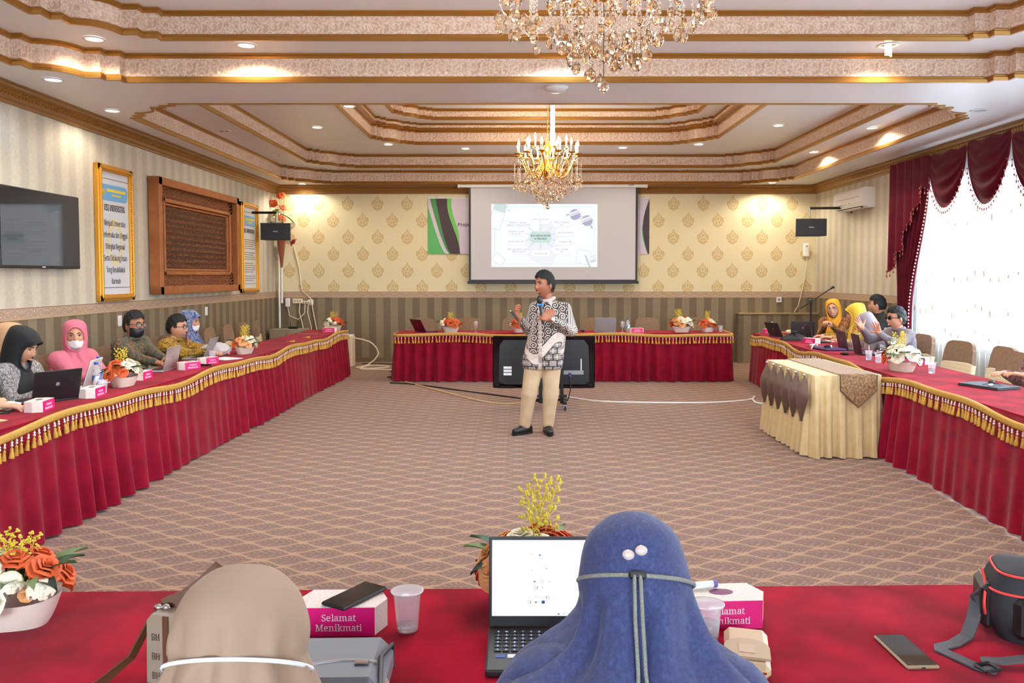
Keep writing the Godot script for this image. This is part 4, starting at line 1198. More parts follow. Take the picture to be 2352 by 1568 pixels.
	for q in [[-4.18, 1.16, 0.18, 0.09, "white plug strip with a red lamp, next to the adapter"], [-4.05 + 0.03, 1.135, 0.16, 0.05, "slim cream plug strip beside the wall socket"]]:
		var s := thing("plug_strip", q[4], "plug strip", Vector3(q[0], q[1], ZB), 0.0, "plug strips on the end wall")
		part(s, "body", MB.new().box(Vector3(0, 0, 0.025), Vector3(q[2], q[3], 0.05), Basis.IDENTITY, 0.006), A.cream)
		for k in 3: part(s, "outlet", MB.new().lathe([Vector2(0, 0.051), Vector2(0.016, 0.0515)], 10, Transform3D(Basis(Vector3.RIGHT, PI / 2), Vector3((k - 1) * 0.05, 0, 0))), A.grey)
		part(s, "cord", MB.new().tube([Vector3(0.04, -q[3] / 2, 0.03), Vector3(0.03, -0.2, 0.05), Vector3(0.1, -0.45, 0.07), Vector3(0.12, -0.62, 0.1), Vector3(0.1, -0.9, 0.1), Vector3(0.12, -1.1, 0.12)], 0.009, 6), A.cream)
	solo("hanging_cable", MB.new().tube([Vector3(-4.25, 2.2, ZB + 0.02), Vector3(-4.15, 1.8, ZB + 0.02), Vector3(-4.1, 1.35, ZB + 0.02), Vector3(-3.93, 1.2, ZB + 0.02), Vector3(-3.88, 0.9, ZB + 0.03), Vector3(-3.8, 0.5, ZB + 0.04), Vector3(-3.8, 0.02, ZB + 0.1)], 0.01, 6), A.cream, "white cable hanging from the corner across the socket", "cable")
	var cb2 := thing("low_cabinet", "low grey cabinet in the far corner below the plugs", "cabinet", Vector3(-4.22, 0, -14.85))
	part(cb2, "body", MB.new().box(Vector3(0, 0.33, 0), Vector3(0.64, 0.66, 0.42), Basis.IDENTITY, 0.006), mat(srgb(146, 136, 118), 0.6))
	for k in [-1, 1]:
		var dr := part(cb2, "door", MB.new().box(Vector3(k * 0.155, 0.33, 0.215), Vector3(0.29, 0.58, 0.012), Basis.IDENTITY, 0.003), mat(srgb(156, 146, 126), 0.6))
		part(dr, "knob", MB.new().ell(Vector3(k * 0.04, 0.36, 0.23), Vector3.ONE * 0.012, 8, 6), A.silver)
	var rt := thing("network_box", "small black box on the low grey cabinet", "router", Vector3(-4.15, 0.66, -14.85))
	part(rt, "case", MB.new().box(Vector3(0, 0.02, 0), Vector3(0.16, 0.04, 0.1), Basis.IDENTITY, 0.005), A.black)
	for k in [-1, 1]: part(rt, "antenna", MB.new().tube([Vector3(k * 0.06, 0.03, -0.04), Vector3(k * 0.075, 0.13, -0.05)], 0.006, 6), A.black)
	var pc := thing("white_tower", "white upright box standing at the end of the long table", "box", Vector3(-3.06, 0, -14.55))
	part(pc, "case", MB.new().box(Vector3(0, 0.27, 0), Vector3(0.16, 0.54, 0.3), Basis.IDENTITY, 0.012), A.cream)
	part(pc, "lid", MB.new().box(Vector3(0, 0.555, 0), Vector3(0.14, 0.03, 0.26), Basis.IDENTITY, 0.008), A.white)
	for k in 6: part(pc, "slot", MB.new().box(Vector3(0, 0.1 + k * 0.03, 0.151), Vector3(0.1, 0.008, 0.003)), A.grey)
	# cables on the floor
	var fl := func(l: Array) -> Array:
		var cv := Curve3D.new()
		for q in l: cv.add_point(Vector3(q[0], 0.008 + (q[2] if q.size() > 2 else 0.0), -q[1]))
		for i in l.size():
			var a := cv.get_point_position(maxi(i - 1, 0))
			var b := cv.get_point_position(mini(i + 1, l.size() - 1))
			cv.set_point_in(i, (a - b) / 6.0); cv.set_point_out(i, (b - a) / 6.0)
		var r := []
		for i in l.size() * 6: r.append(cv.sample_baked(cv.get_baked_length() * i / (l.size() * 6 - 1.0)))
		return r
	solo("floor_cable", MB.new().tube(fl.call([[-1.95, 12.2], [-1.534, 12.01], [-0.803, 11.37], [0.0, 10.68], [0.35, 10.3]]), 0.011, 6), A.black, "black cable on the carpet leading to the screen trolley", "cable", Vector3.ZERO, Vector3.ZERO, "floor cables")
	solo("floor_cable", MB.new().tube(fl.call([[-1.85, 12.5], [-1.183, 11.46], [-0.512, 10.45], [-0.166, 10.17], [0.2, 10.35]]), 0.012, 6), mat(srgb(206, 174, 134), 0.6), "beige cable on the carpet leading to the screen trolley", "cable", Vector3.ZERO, Vector3.ZERO, "floor cables")
	solo("floor_cable", MB.new().tube(fl.call([[0.5, 11.0], [0.807, 10.6], [1.182, 10.35], [2.291, 10.27], [2.889, 10.42], [3.102, 10.6], [3.2, 10.83], [3.12, 10.64], [3.05, 10.3], [3.12, 10.18], [3.5, 10.2]]), 0.012, 6), A.white, "white cable across the carpet with a kink near the pleated table", "cable", Vector3.ZERO, Vector3.ZERO, "floor cables")
	solo("floor_cable", MB.new().tube(fl.call([[-2.98, 14.6, 0.5], [-2.7, 14.7, 0.42], [-2.55, 14.7, 0.2], [-2.75, 14.6, 0.0], [-2.9, 14.3], [-2.6, 14.1], [-2.3, 14.4], [-2.7, 14.6], [-2.75, 14.0], [-2.2, 13.9], [-1.95, 13.2], [-1.8, 12.6]]), 0.012, 6), A.cream, "white cable looped on the carpet from the white tower box", "cable", Vector3.ZERO, Vector3.ZERO, "floor cables")
	solo("floor_cable", MB.new().tube(fl.call([[-2.9, 14.9], [-2.5, 14.9], [-2.1, 14.6], [-1.9, 14.0], [-2.2, 13.7], [-1.9, 13.3], [-2.1, 12.9], [-1.8, 12.6]]), 0.009, 6), A.black, "dark cable tangle on the carpet between the tables", "cable", Vector3.ZERO, Vector3.ZERO, "floor cables")
	# microphone stand
	var ms := thing("microphone_stand", "black boom microphone stand by the end wall behind the table", "stand", Vector3(4.73, 0, -13.0))
	part(ms, "pole", MB.new().tube([Vector3(0, 0.02, 0), Vector3(0, 1.24, 0)], 0.014, 8), A.black)
	part(ms, "boom", MB.new().tube([Vector3(-0.18, 1.11, 0.02), Vector3(0.32, 1.44, 0.02)], 0.01, 8), A.black)
	part(ms, "clutch", MB.new().box(Vector3(0, 1.23, 0.01), Vector3(0.05, 0.06, 0.05), Basis(Vector3.BACK, 0.5), 0.008), A.darkgrey)
	part(ms, "clip", MB.new().tube([Vector3(0.31, 1.43, 0.02), Vector3(0.34, 1.46, 0.02), Vector3(0.36, 1.44, 0.02)], 0.02, 8), A.black)
	for k in 3: part(ms, "foot", MB.new().tube([Vector3(0, 0.08, 0), Vector3(cos(k * 2.1) * 0.3, 0.012, sin(k * 2.1) * 0.3)], 0.01, 6), A.black)
	build_trolley()

func slide_px(u: float, v: float) -> Color:
	# in units of the enlarged slide, 2060 by 1220
	var p := Vector2(u * 2060.0, v * 1220.0)
	var rb := func(c: Vector2, h: Vector2, r: float, a := 0.0) -> float:
		var q := (p - c).rotated(-a).abs() - h + Vector2(r, r)
		return Vector2(maxf(q.x, 0), maxf(q.y, 0)).length() + minf(maxf(q.x, q.y), 0) - r
	var bg := srgb(244, 249, 252)
	var c := bg
	for q in [[Vector2(990, 820), 330.0], [Vector2(1120, 560), 220.0], [Vector2(1060, 1060), 170.0], [Vector2(1250, 700), 160.0]]:
		if p.distance_to(q[0]) < q[1]: c = srgb(236, 240, 246)
	if absf(rb.call(Vector2(1030, 605), Vector2(965, 555), 40.0)) < 3.0: c = srgb(212, 228, 228)
	# lines from the middle to the labels
	for e in [Vector2(955, 330), Vector2(1270, 380), Vector2(1330, 560), Vector2(1330, 720), Vector2(1270, 900), Vector2(955, 950), Vector2(640, 900), Vector2(590, 720), Vector2(590, 555), Vector2(640, 375)]:
		var s := Vector2(955, 640)
		if Geometry2D.get_closest_point_to_segment(p, s, e).distance_to(p) < 5.0: c = srgb(206, 208, 224)
	for q in [[955, 315, 185, 66], [1365, 375, 185, 66], [1430, 550, 185, 66], [1430, 725, 185, 66], [1365, 895, 185, 66], [955, 955, 185, 62], [545, 895, 200, 66], [490, 725, 175, 66], [490, 545, 175, 66], [545, 375, 200, 66]]:
		var d: float = rb.call(Vector2(q[0], q[1]), Vector2(q[2], q[3]), 55.0)
		if d < 0.0: c = Color.WHITE
		elif d < 10.0 and p.y > q[1]: c = srgb(226, 230, 240)
	if rb.call(Vector2(955, 640), Vector2(212, 108), 70.0) < 0.0: c = srgb(204, 226, 218)
	# phone
	var ph: float = rb.call(Vector2(120, 230), Vector2(125, 260), 30.0, 0.3)
	if ph < 0.0: c = srgb(206, 222, 222) if ph > -12.0 or p.y < 100.0 + p.x * 0.3 else Color.WHITE
	if absf(rb.call(Vector2(120, 250), Vector2(75, 85), 6.0, 0.25)) < 4.0: c = srgb(226, 230, 236)
	if absf(p.y - 125.0) < 26.0 * clampf((390.0 - p.x) / 80.0, 0.0, 1.0) and p.x > 315.0: c = srgb(214, 230, 226)
	# round dark glasses
	for q in [Vector2(1625, 202), Vector2(1860, 320)]:
		var d: float = p.distance_to(q)
		if d < 105.0:
			var k: float = (p - q).dot(Vector2(0.36, 0.93))
			c = srgb(178, 172, 202)
			if (k > -62.0 and k < -28.0) or (k > -14.0 and k < 4.0): c = bg
	if absf(p.distance_to(Vector2(1748, 262)) - 28.0) < 6.0: c = srgb(190, 186, 208)
	for q in [[Vector2(1480, 208), -0.3], [Vector2(1945, 440), 1.1]]:
		var d: Vector2 = (p - q[0]).rotated(-q[1])
		if (d / Vector2(38, 13)).length() < 1.0: c = srgb(172, 178, 190)
	# papers and ruler in the lower corners
	if absf(rb.call(Vector2(140, 1070), Vector2(115, 80), 8.0, 0.62)) < 5.0: c = srgb(204, 218, 218)
	elif rb.call(Vector2(140, 1070), Vector2(115, 80), 8.0, 0.62) < 0.0: c = Color.WHITE
	if absf(rb.call(Vector2(1790, 1030), Vector2(130, 130), 6.0, 0.2)) < 4.0: c = srgb(204, 220, 216)
	if rb.call(Vector2(1880, 1130), Vector2(18, 150), 4.0, -0.36) < 0.0: c = srgb(196, 208, 208)
	for k in 3:
		if rb.call(Vector2(1975, 1010 + k * 48), Vector2(55, 6 + 10 * (k / 2)), 4.0, -0.3) < 0.0: c = srgb(196, 208, 208)
	return c

func build_screen() -> void:
	var z := ZB + 0.22
	var t := thing("projection_screen", "pull-down projection screen with a glowing slide in place of projected light", "screen", Vector3.ZERO)
	var hs := part(t, "housing", MB.new().box(Vector3(0.64, 3.325, z), Vector3(3.46, 0.1, 0.1), Basis.IDENTITY, 0.012), A.white)
	for s in [-1, 1]: part(hs, "end_cap", MB.new().box(Vector3(0.64 + s * 1.745, 3.325, z), Vector3(0.04, 0.12, 0.12), Basis.IDENTITY, 0.012), A.white)
	part(hs, "badge", MB.new().box(Vector3(2.1, 3.315, z + 0.051), Vector3(0.1, 0.018, 0.002)), A.grey)
	for s in [-1, 1]: part(hs, "hanger", MB.new().tube([Vector3(0.64 + s * 1.6, 3.37, z), Vector3(0.64 + s * 1.6, 3.37, ZB)], 0.01, 6), A.grey)
	part(t, "black_border", MB.new().box(Vector3(0.655, 2.4, z), Vector3(3.15, 1.75, 0.006)), A.black)
	part(t, "matte_cloth", MB.new().box(Vector3(0.655, 2.43, z + 0.003), Vector3(3.07, 1.73, 0.006)), mat(srgb(196, 194, 196), 0.85))
	part(t, "bottom_bar", MB.new().box(Vector3(0.655, 1.515, z), Vector3(3.2, 0.05, 0.035), Basis.IDENTITY, 0.006), A.black)
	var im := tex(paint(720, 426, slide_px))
	var x0 := -0.5
	var x1 := 1.48
	var y0 := 1.80
	var y1 := 2.97
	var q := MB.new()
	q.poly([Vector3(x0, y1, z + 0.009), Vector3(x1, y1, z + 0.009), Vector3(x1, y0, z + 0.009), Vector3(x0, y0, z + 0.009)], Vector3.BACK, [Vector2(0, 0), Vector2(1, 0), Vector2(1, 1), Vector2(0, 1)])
	var sm := mat(srgb(30, 30, 30), 0.9, 0.0, {"emission_enabled": true, "emission": Color.BLACK, "emission_texture": im, "emission_energy_multiplier": 0.9})  # projected light is put in as the slide's own glow
	var sl := part(t, "glowing_slide_screen", q, sm)
	var k := (x1 - x0) / 2060.0
	var ink := mat(srgb(20, 20, 22), 0.9, 0.0, {"emission_enabled": true, "emission": srgb(170, 172, 204), "emission_energy_multiplier": 0.7})  # lettering glows by itself too, in place of projected light
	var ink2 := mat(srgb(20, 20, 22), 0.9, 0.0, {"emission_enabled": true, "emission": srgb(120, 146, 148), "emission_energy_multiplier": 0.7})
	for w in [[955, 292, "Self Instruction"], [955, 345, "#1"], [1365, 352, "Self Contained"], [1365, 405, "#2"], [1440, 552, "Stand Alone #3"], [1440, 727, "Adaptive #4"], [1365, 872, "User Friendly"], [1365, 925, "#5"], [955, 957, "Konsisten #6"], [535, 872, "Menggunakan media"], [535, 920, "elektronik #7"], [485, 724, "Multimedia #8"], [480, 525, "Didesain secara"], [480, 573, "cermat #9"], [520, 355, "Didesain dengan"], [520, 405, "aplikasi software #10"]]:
		words(sl, "glowing_screen_text", w[2], 0.044, ink, Vector3(x0 + w[0] * k, y1 - w[1] * k, z + 0.0105))
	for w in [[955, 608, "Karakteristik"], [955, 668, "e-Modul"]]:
		words(sl, "glowing_screen_text", w[2], 0.058, ink2, Vector3(x0 + w[0] * k, y1 - w[1] * k, z + 0.0105), 0.0, 1.0, HORIZONTAL_ALIGNMENT_CENTER, "Droid Sans", true)
	var l := AreaLight3D.new()
	l.name = "screen_light"
	t.add_child(l)
	l.position = Vector3((x0 + x1) / 2, (y0 + y1) / 2, z + 0.03)
	l.rotation.y = PI
	l.area_size = Vector2(1.9, 1.1)
	l.light_energy = 0.25; l.light_color = Color(0.94, 0.97, 1.0); l.shadow_enabled = true

func build_trolley() -> void:
	var t := thing("television_trolley", "black television on a wheeled stand, its back to the camera", "television", Vector3(0.32, 0, -9.98))
	var sh := MB.new()
	sh.box(Vector3(0, 0.565, 0), Vector3(1.27, 0.65, 0.05), Basis.IDENTITY, 0.015)
	part(t, "panel", sh, A.gloss)
	part(t, "rear_case", MB.new().prism(PackedVector2Array([Vector2(-0.5, 0.27), Vector2(0.5, 0.27), Vector2(0.55, 0.2), Vector2(0.56, -0.24), Vector2(0.48, -0.28), Vector2(-0.48, -0.28), Vector2(-0.56, -0.24), Vector2(-0.55, 0.2)]), 0.035, Transform3D(Basis.IDENTITY, Vector3(0, 0.57, 0.024))), A.black)
	part(t, "lower_lip", MB.new().box(Vector3(0, 0.265, 0.02), Vector3(1.2, 0.05, 0.05), Basis.IDENTITY, 0.015), A.gloss)
	for k in 3: part(t, "sticker", MB.new().box(Vector3(-0.45 + 0.0, 0.5 - k * 0.04, 0.06), Vector3(0.1, 0.03, 0.002)), A.paper)
	var io := part(t, "input_panel", MB.new().box(Vector3(0.36, 0.44, 0.06), Vector3(0.26, 0.05, 0.004)), A.grey)
	part(io, "label_column", MB.new().box(Vector3(0.46, 0.53, 0.06), Vector3(0.012, 0.16, 0.003)), A.white)
	part(io, "plug", MB.new().box(Vector3(0.32, 0.41, 0.07), Vector3(0.04, 0.05, 0.03), Basis.IDENTITY, 0.005), mat(srgb(54, 54, 110), 0.4))
	part(t, "cable", MB.new().tube([Vector3(0.32, 0.39, 0.07), Vector3(0.33, 0.25, 0.08), Vector3(0.3, 0.12, 0.1), Vector3(0.26, 0.06, 0.08)], 0.008, 6), A.black)
	for s in [-1, 1]: part(t, "post", MB.new().box(Vector3(s * 0.13 + 0.09, 0.36, 0.075), Vector3(0.045, 0.6, 0.03), Basis.IDENTITY, 0.005), A.black)
	for k in 2: part(t, "cross_bar", MB.new().box(Vector3(0.08, 0.1 + 0.06 * k, 0.04 + 0.1 * k), Vector3(0.4, 0.03, 0.03), Basis.IDENTITY, 0.005), A.black)
	for s in [-1, 1]:
		part(t, "foot_rail", MB.new().box(Vector3(s * 0.2 + 0.05, 0.09, 0.02), Vector3(0.04, 0.03, 0.55), Basis.IDENTITY, 0.005), A.black)
		for e in [-1, 1]:
			var w := part(t, "caster", MB.new().lathe([Vector2(0, -0.012), Vector2(0.03, -0.012), Vector2(0.033, 0), Vector2(0.03, 0.012), Vector2(0, 0.012)], 14, Transform3D(Basis(Vector3.BACK, PI / 2), Vector3(s * 0.2 + 0.05, 0.033, 0.02 + e * 0.25))), A.darkgrey)
			part(w, "fork", MB.new().box(Vector3(s * 0.2 + 0.05, 0.06, 0.02 + e * 0.25), Vector3(0.04, 0.04, 0.03)), A.silver)

# ---------- people ----------
# smooth union of tapered capsules [0, a, b, ra, rb] and ellipsoids [1, centre, radii, basis], meshed as surface nets
func sdf(m: MB, prims: Array, cell: float, k: float, clip := -99.0) -> void:
	var lo := Vector3.ONE * 99.0
	var hi := Vector3.ONE * -99.0
	var boxes := []
	for q in prims:
		var a: Vector3
		var b: Vector3
		if q[0] == 0:
			a = (q[1] as Vector3).min(q[2]) - Vector3.ONE * maxf(q[3], q[4])
			b = (q[1] as Vector3).max(q[2]) + Vector3.ONE * maxf(q[3], q[4])
		else:
			var e: float = maxf(q[2].x, maxf(q[2].y, q[2].z))
			a = q[1] - Vector3.ONE * e; b = q[1] + Vector3.ONE * e
		boxes.append([a, b])
		lo = lo.min(a); hi = hi.max(b)
	lo -= Vector3.ONE * cell * 2.5
	hi += Vector3.ONE * cell * 2.5
	var nx := int((hi.x - lo.x) / cell) + 2
	var ny := int((hi.y - lo.y) / cell) + 2
	var nz := int((hi.z - lo.z) / cell) + 2
	var f := PackedFloat32Array()
	f.resize(nx * ny * nz)
	f.fill(1.0)
	var pad := Vector3.ONE * (k + cell * 2.0)
	for n in prims.size():
		var q: Array = prims[n]
		var i0: Vector3 = ((boxes[n][0] - pad - lo) / cell).max(Vector3.ZERO)
		var i1: Vector3 = ((boxes[n][1] + pad - lo) / cell).min(Vector3(nx - 1, ny - 1, nz - 1))
		var a: Vector3 = q[1]
		var is_cap: bool = q[0] == 0
		var ba := Vector3.ZERO
		var inv := 0.0
		var ra := 0.0
		var dr := 0.0
		var bi := Basis.IDENTITY
		var mr := 0.0
		if is_cap:
			ba = q[2] - a
			inv = 1.0 / maxf(ba.length_squared(), 1e-9)
			ra = q[3]; dr = q[4] - q[3]
		else:
			var r: Vector3 = q[2]
			bi = Basis.from_scale(Vector3.ONE / r) * (q[3] as Basis).inverse()
			mr = minf(r.x, minf(r.y, r.z))
		for z in range(int(i0.z), int(i1.z) + 1):
			for y in range(int(i0.y), int(i1.y) + 1):
				var row := (z * ny + y) * nx
				var p := Vector3(lo.x, lo.y + y * cell, lo.z + z * cell) - a
				for x in range(int(i0.x), int(i1.x) + 1):
					var pa := Vector3(p.x + x * cell, p.y, p.z)
					var d: float
					if is_cap:
						var h := clampf(pa.dot(ba) * inv, 0.0, 1.0)
						d = (pa - ba * h).length() - ra - dr * h
					else:
						d = ((bi * pa).length() - 1.0) * mr
					var g := f[row + x]
					var e := k - absf(g - d)
					f[row + x] = minf(g, d) - (e * e / (4.0 * k) if e > 0.0 else 0.0)
	if clip > -50.0:
		for z in nz:
			for y in ny:
				var dy := clip - (lo.y + y * cell)
				if dy < -0.05: continue
				for x in nx:
					var i := (z * ny + y) * nx + x
					f[i] = maxf(f[i], dy)
	var id := PackedInt32Array()
	id.resize(nx * ny * nz)
	id.fill(-1)
	var sy := nx
	var sz := nx * ny
	var offs := [0, 1, sy, sy + 1, sz, sz + 1, sz + sy, sz + sy + 1]
	var corner := [Vector3(0, 0, 0), Vector3(1, 0, 0), Vector3(0, 1, 0), Vector3(1, 1, 0), Vector3(0, 0, 1), Vector3(1, 0, 1), Vector3(0, 1, 1), Vector3(1, 1, 1)]
	var edges := [[0, 1], [2, 3], [4, 5], [6, 7], [0, 2], [1, 3], [4, 6], [5, 7], [0, 4], [1, 5], [2, 6], [3, 7]]
	var near := cell * 4.0
	for z in nz - 1:
		for y in ny - 1:
			for x in nx - 1:
				var i := z * sz + y * sy + x
				if absf(f[i]) > near: continue
				var mask := 0
				for c in 8:
					if f[i + offs[c]] < 0.0: mask |= 1 << c
				if mask == 0 or mask == 255: continue
				var s := Vector3.ZERO
				var cnt := 0
				for e in edges:
					var e0: int = e[0]
					var e1: int = e[1]
					if ((mask >> e0) & 1) != ((mask >> e1) & 1):
						var v0 := f[i + offs[e0]]
						var v1 := f[i + offs[e1]]
						s += (corner[e0] as Vector3).lerp(corner[e1], v0 / (v0 - v1))
						cnt += 1
				id[i] = m.p(lo + (Vector3(x, y, z) + s / cnt) * cell)
	var st := [1, sy, sz]
	for z in range(1, nz - 1):
		for y in range(1, ny - 1):
			for x in range(1, nx - 1):
				var i := z * sz + y * sy + x
				if id[i] < 0: continue
				for a in 3:
					var inside := f[i] < 0.0
					if inside == (f[i + st[a]] < 0.0): continue
					var u: int = st[(a + 1) % 3]
					var w: int = st[(a + 2) % 3]
					var q := [id[i], id[i - u], id[i - u - w], id[i - w]]
					if q.min() < 0: continue
					if inside: m.quad(q[3], q[2], q[1], q[0])
					else: m.quad(q[0], q[1], q[2], q[3])

# a right hand: wrist at the origin, fingers along +z, palm down, thumb towards +x
func hand(pose: String) -> MB:
	if T.has("hand_" + pose): return T["hand_" + pose]
	var curl := {"flat": [0.25, 0.25, 0.2], "grip": [1.15, 1.2, 0.8], "open": [0.0, 0.06, 0.06], "curled": [0.7, 0.9, 0.6]}
	var c: Array = curl[pose]
	var pr := [[0, Vector3(0, 0, -0.02), Vector3(0, 0, 0.02), 0.025, 0.026]]
	var spread: float = 0.14 if pose == "open" else 0.04
	for k in 4:
		var x: float = [-0.031, -0.0105, 0.0105, 0.03][k]
		pr.append([0, Vector3(x * 0.6, 0, 0.02), Vector3(x, 0.002, 0.085), 0.0145, 0.0115])
		var L: float = [0.058, 0.074, 0.08, 0.072][k]
		var p := Vector3(x, 0.0, 0.088)
		var an := 0.0
		for j in 3:
			an += c[j] + 0.05 * (1.5 - k) * (1.0 if pose != "open" else 0.0)
			var d := Vector3(sin((k - 1.5) * spread), 0, cos((k - 1.5) * spread)) * cos(an) + Vector3.DOWN * sin(an)
			var e: Vector3 = p + d * L * [0.46, 0.3, 0.24][j]
			pr.append([0, p, e, 0.0092 - 0.0008 * j, 0.0086 - 0.0009 * j])
			p = e
	var th: Vector3 = {"flat": Vector3(0.75, -0.2, 0.65), "grip": Vector3(0.3, -0.8, 0.5), "open": Vector3(0.95, -0.1, 0.35), "curled": Vector3(0.4, -0.5, 0.75)}[pose].normalized()
	var t1 := Vector3(0.026, -0.004, 0.03)
	var t2 := t1 + th * 0.04
	var t3: Vector3 = t2 + (th + Vector3(-0.25, -0.25 if pose != "open" else 0.0, 0.25)).normalized() * 0.034
	pr.append([0, Vector3(0.012, 0, 0.012), t1, 0.017, 0.014])
	pr.append([0, t1, t2, 0.013, 0.0105])
	pr.append([0, t2, t3, 0.0105, 0.0085])
	var m := MB.new()
	sdf(m, pr, 0.0042, 0.007)
	T["hand_" + pose] = m
	return m

func head_pt(d: Vector3) -> Vector3:
	var x := d.x * 0.074
	var y := d.y * 0.118
	var z := d.z * (0.096 if d.z > 0 else 0.102)
	if d.y < 0.0:
		x *= 1.0 - 0.3 * d.y * d.y
		if d.z < 0.0: z *= 1.0 - 0.35 * d.y * d.y
		else: z *= 1.0 - 0.06 * d.y * d.y
	if d.z > 0.0:
		var g := func(cx: float, cy: float, sx: float, sy: float) -> float: return exp(-pow((absf(x) - cx) / sx, 2.0) - pow((y - cy) / sy, 2.0))
		z += 0.020 * g.call(0.0, -0.022, 0.011 + 0.006 * clampf(-y * 20.0, 0.0, 1.0), 0.02) + 0.008 * g.call(0.0, 0.005, 0.008, 0.02)
		z -= 0.009 * g.call(0.031, 0.014, 0.017, 0.012)
		z += 0.004 * g.call(0.028, 0.034, 0.03, 0.009)
		z += 0.006 * g.call(0.0, -0.06, 0.026, 0.013)
		z += 0.007 * g.call(0.0, -0.098, 0.022, 0.015)
		z -= 0.004 * g.call(0.0, -0.079, 0.03, 0.008)
		z += 0.004 * g.call(0.042, -0.025, 0.02, 0.024)
	return Vector3(x, y, z)

func head_dir(u: float, w: float) -> Vector3:
	var s := (u - 0.5) * 2.0
	var a := signf(s) * pow(absf(s), 1.35) * PI
	var b := PI * w
	return Vector3(sin(a) * sin(b), cos(b), cos(a) * sin(b))

func head(skin: Color, smile: bool, brow := true) -> MB:
	var m := MB.new()
	m.cc = skin
	m.grid(64, 44, func(u, w): return head_pt(head_dir(u, w)), true)
	for s in [-1.0, 1.0]:
		m.cc = skin.lerp(Color(0.5, 0.2, 0.15), 0.12)
		m.ell(Vector3(s * 0.075, -0.006, -0.006), Vector3(0.010, 0.031, 0.019), 10, 8, Basis(Vector3.UP, s * 0.35))
		m.cc = Color(0.4, 0.37, 0.35)  # eye whites darkened for the shade of their sockets
		m.ell(Vector3(s * 0.031, 0.013, 0.0775), Vector3(0.0125, 0.0062, 0.009), 12, 8, Basis(Vector3.UP, s * 0.28))
		m.cc = Color(0.02, 0.012, 0.01)
		m.ell(Vector3(s * 0.031, 0.013, 0.0845), Vector3(0.0052, 0.0056, 0.0032), 10, 6)
		m.tube([Vector3(s * 0.018, 0.019, 0.084), Vector3(s * 0.031, 0.0215, 0.0855), Vector3(s * 0.044, 0.017, 0.079)], 0.0022, 5)
		if brow: m.tube([Vector3(s * 0.013, 0.033, 0.094), Vector3(s * 0.028, 0.0395, 0.091), Vector3(s * 0.048, 0.035, 0.08)], [0.0032, 0.0042, 0.0018], 6)
	m.cc = skin.lerp(Color(0.42, 0.11, 0.1), 0.5)
	var lw := 0.026 if smile else 0.021
	var cu := 0.009 if smile else 0.0
	for s in [1.0, -1.0]:
		var l := []
		for k in 7:
			var t := (k - 3) / 3.0
			l.append(Vector3(t * lw, -0.061 + s * (0.0075 if smile else 0.0035) * (1.0 - t * t) + cu * t * t, 0.1 - 0.018 * t * t))
		m.tube(l, [0.001, 0.0034, 0.0044, 0.0042, 0.0044, 0.0034, 0.001], 6)
	if smile:
		m.cc = Color(0.82, 0.8, 0.76)
		m.ell(Vector3(0, -0.058, 0.092), Vector3(0.02, 0.007, 0.0085), 12, 6)
	return m

func hair(sd: float, low: float) -> MB:
	var m := MB.new()
	var f := func(u: float, w: float) -> Vector3:
		var d := head_dir(u, w)
		var p := head_pt(d)
		var t := 0.010 + 0.012 * smoothstep(0.2, 0.9, d.y) + 0.004 * sin(u * 60.0 + sd) * sin(w * 40.0)
		return p + d * t + Vector3(0, 0, 0.006 * smoothstep(0.5, 1.0, d.y))
	var hole := func(u: float, w: float) -> bool:
		var d := head_dir(u, w)
		var line := (0.6 - 0.12 * smoothstep(0.1, 0.5, absf(d.x))) if d.z > 0.45 else (lerpf(low, 0.5, smoothstep(-0.1, 0.45, d.z)))
		if d.z < -0.15: line = -0.52
		if absf(d.x) > 0.6 and d.z > -0.1 and d.z < 0.35: line = minf(line, -0.02)
		return d.y < line
	m.grid(64, 44, f, true, hole)
	return m

func ik(s: Vector3, w: Vector3, l1: float, l2: float, pole: Vector3) -> Array:
	var d := (w - s)
	var L := minf(d.length(), l1 + l2 - 0.004)
	d = d.normalized()
	var a := (l1 * l1 - l2 * l2 + L * L) / (2.0 * L)
	var h := sqrt(maxf(l1 * l1 - a * a, 0.0))
	var p := (pole - d * pole.dot(d)).normalized()
	return [s + d * a + p * h, s + d * L]

func skin_mat() -> StandardMaterial3D:
	if not A.has("skin"): A.skin = mat(Color.WHITE, 0.5, 0.0, {"vertex_color_use_as_albedo": true, "subsurf_scatter_enabled": true, "subsurf_scatter_strength": 0.08})
	return A.skin

func add_hand(m: MB, skin: Color, wrist: Vector3, dir: Vector3, palm: Vector3, pose: String, left: bool, sc := 1.0) -> void:
	var z := dir.normalized()
	var y := -(palm - z * palm.dot(z)).normalized()
	var x := y.cross(z)
	var h := hand(pose)
	var c := PackedColorArray()
	c.resize(h.v.size())
	c.fill(skin)
	h.col = c
	m.add(h, Transform3D(Basis(x * (-1.0 if left else 1.0), y, z) * Basis.from_scale(Vector3.ONE * sc), wrist))

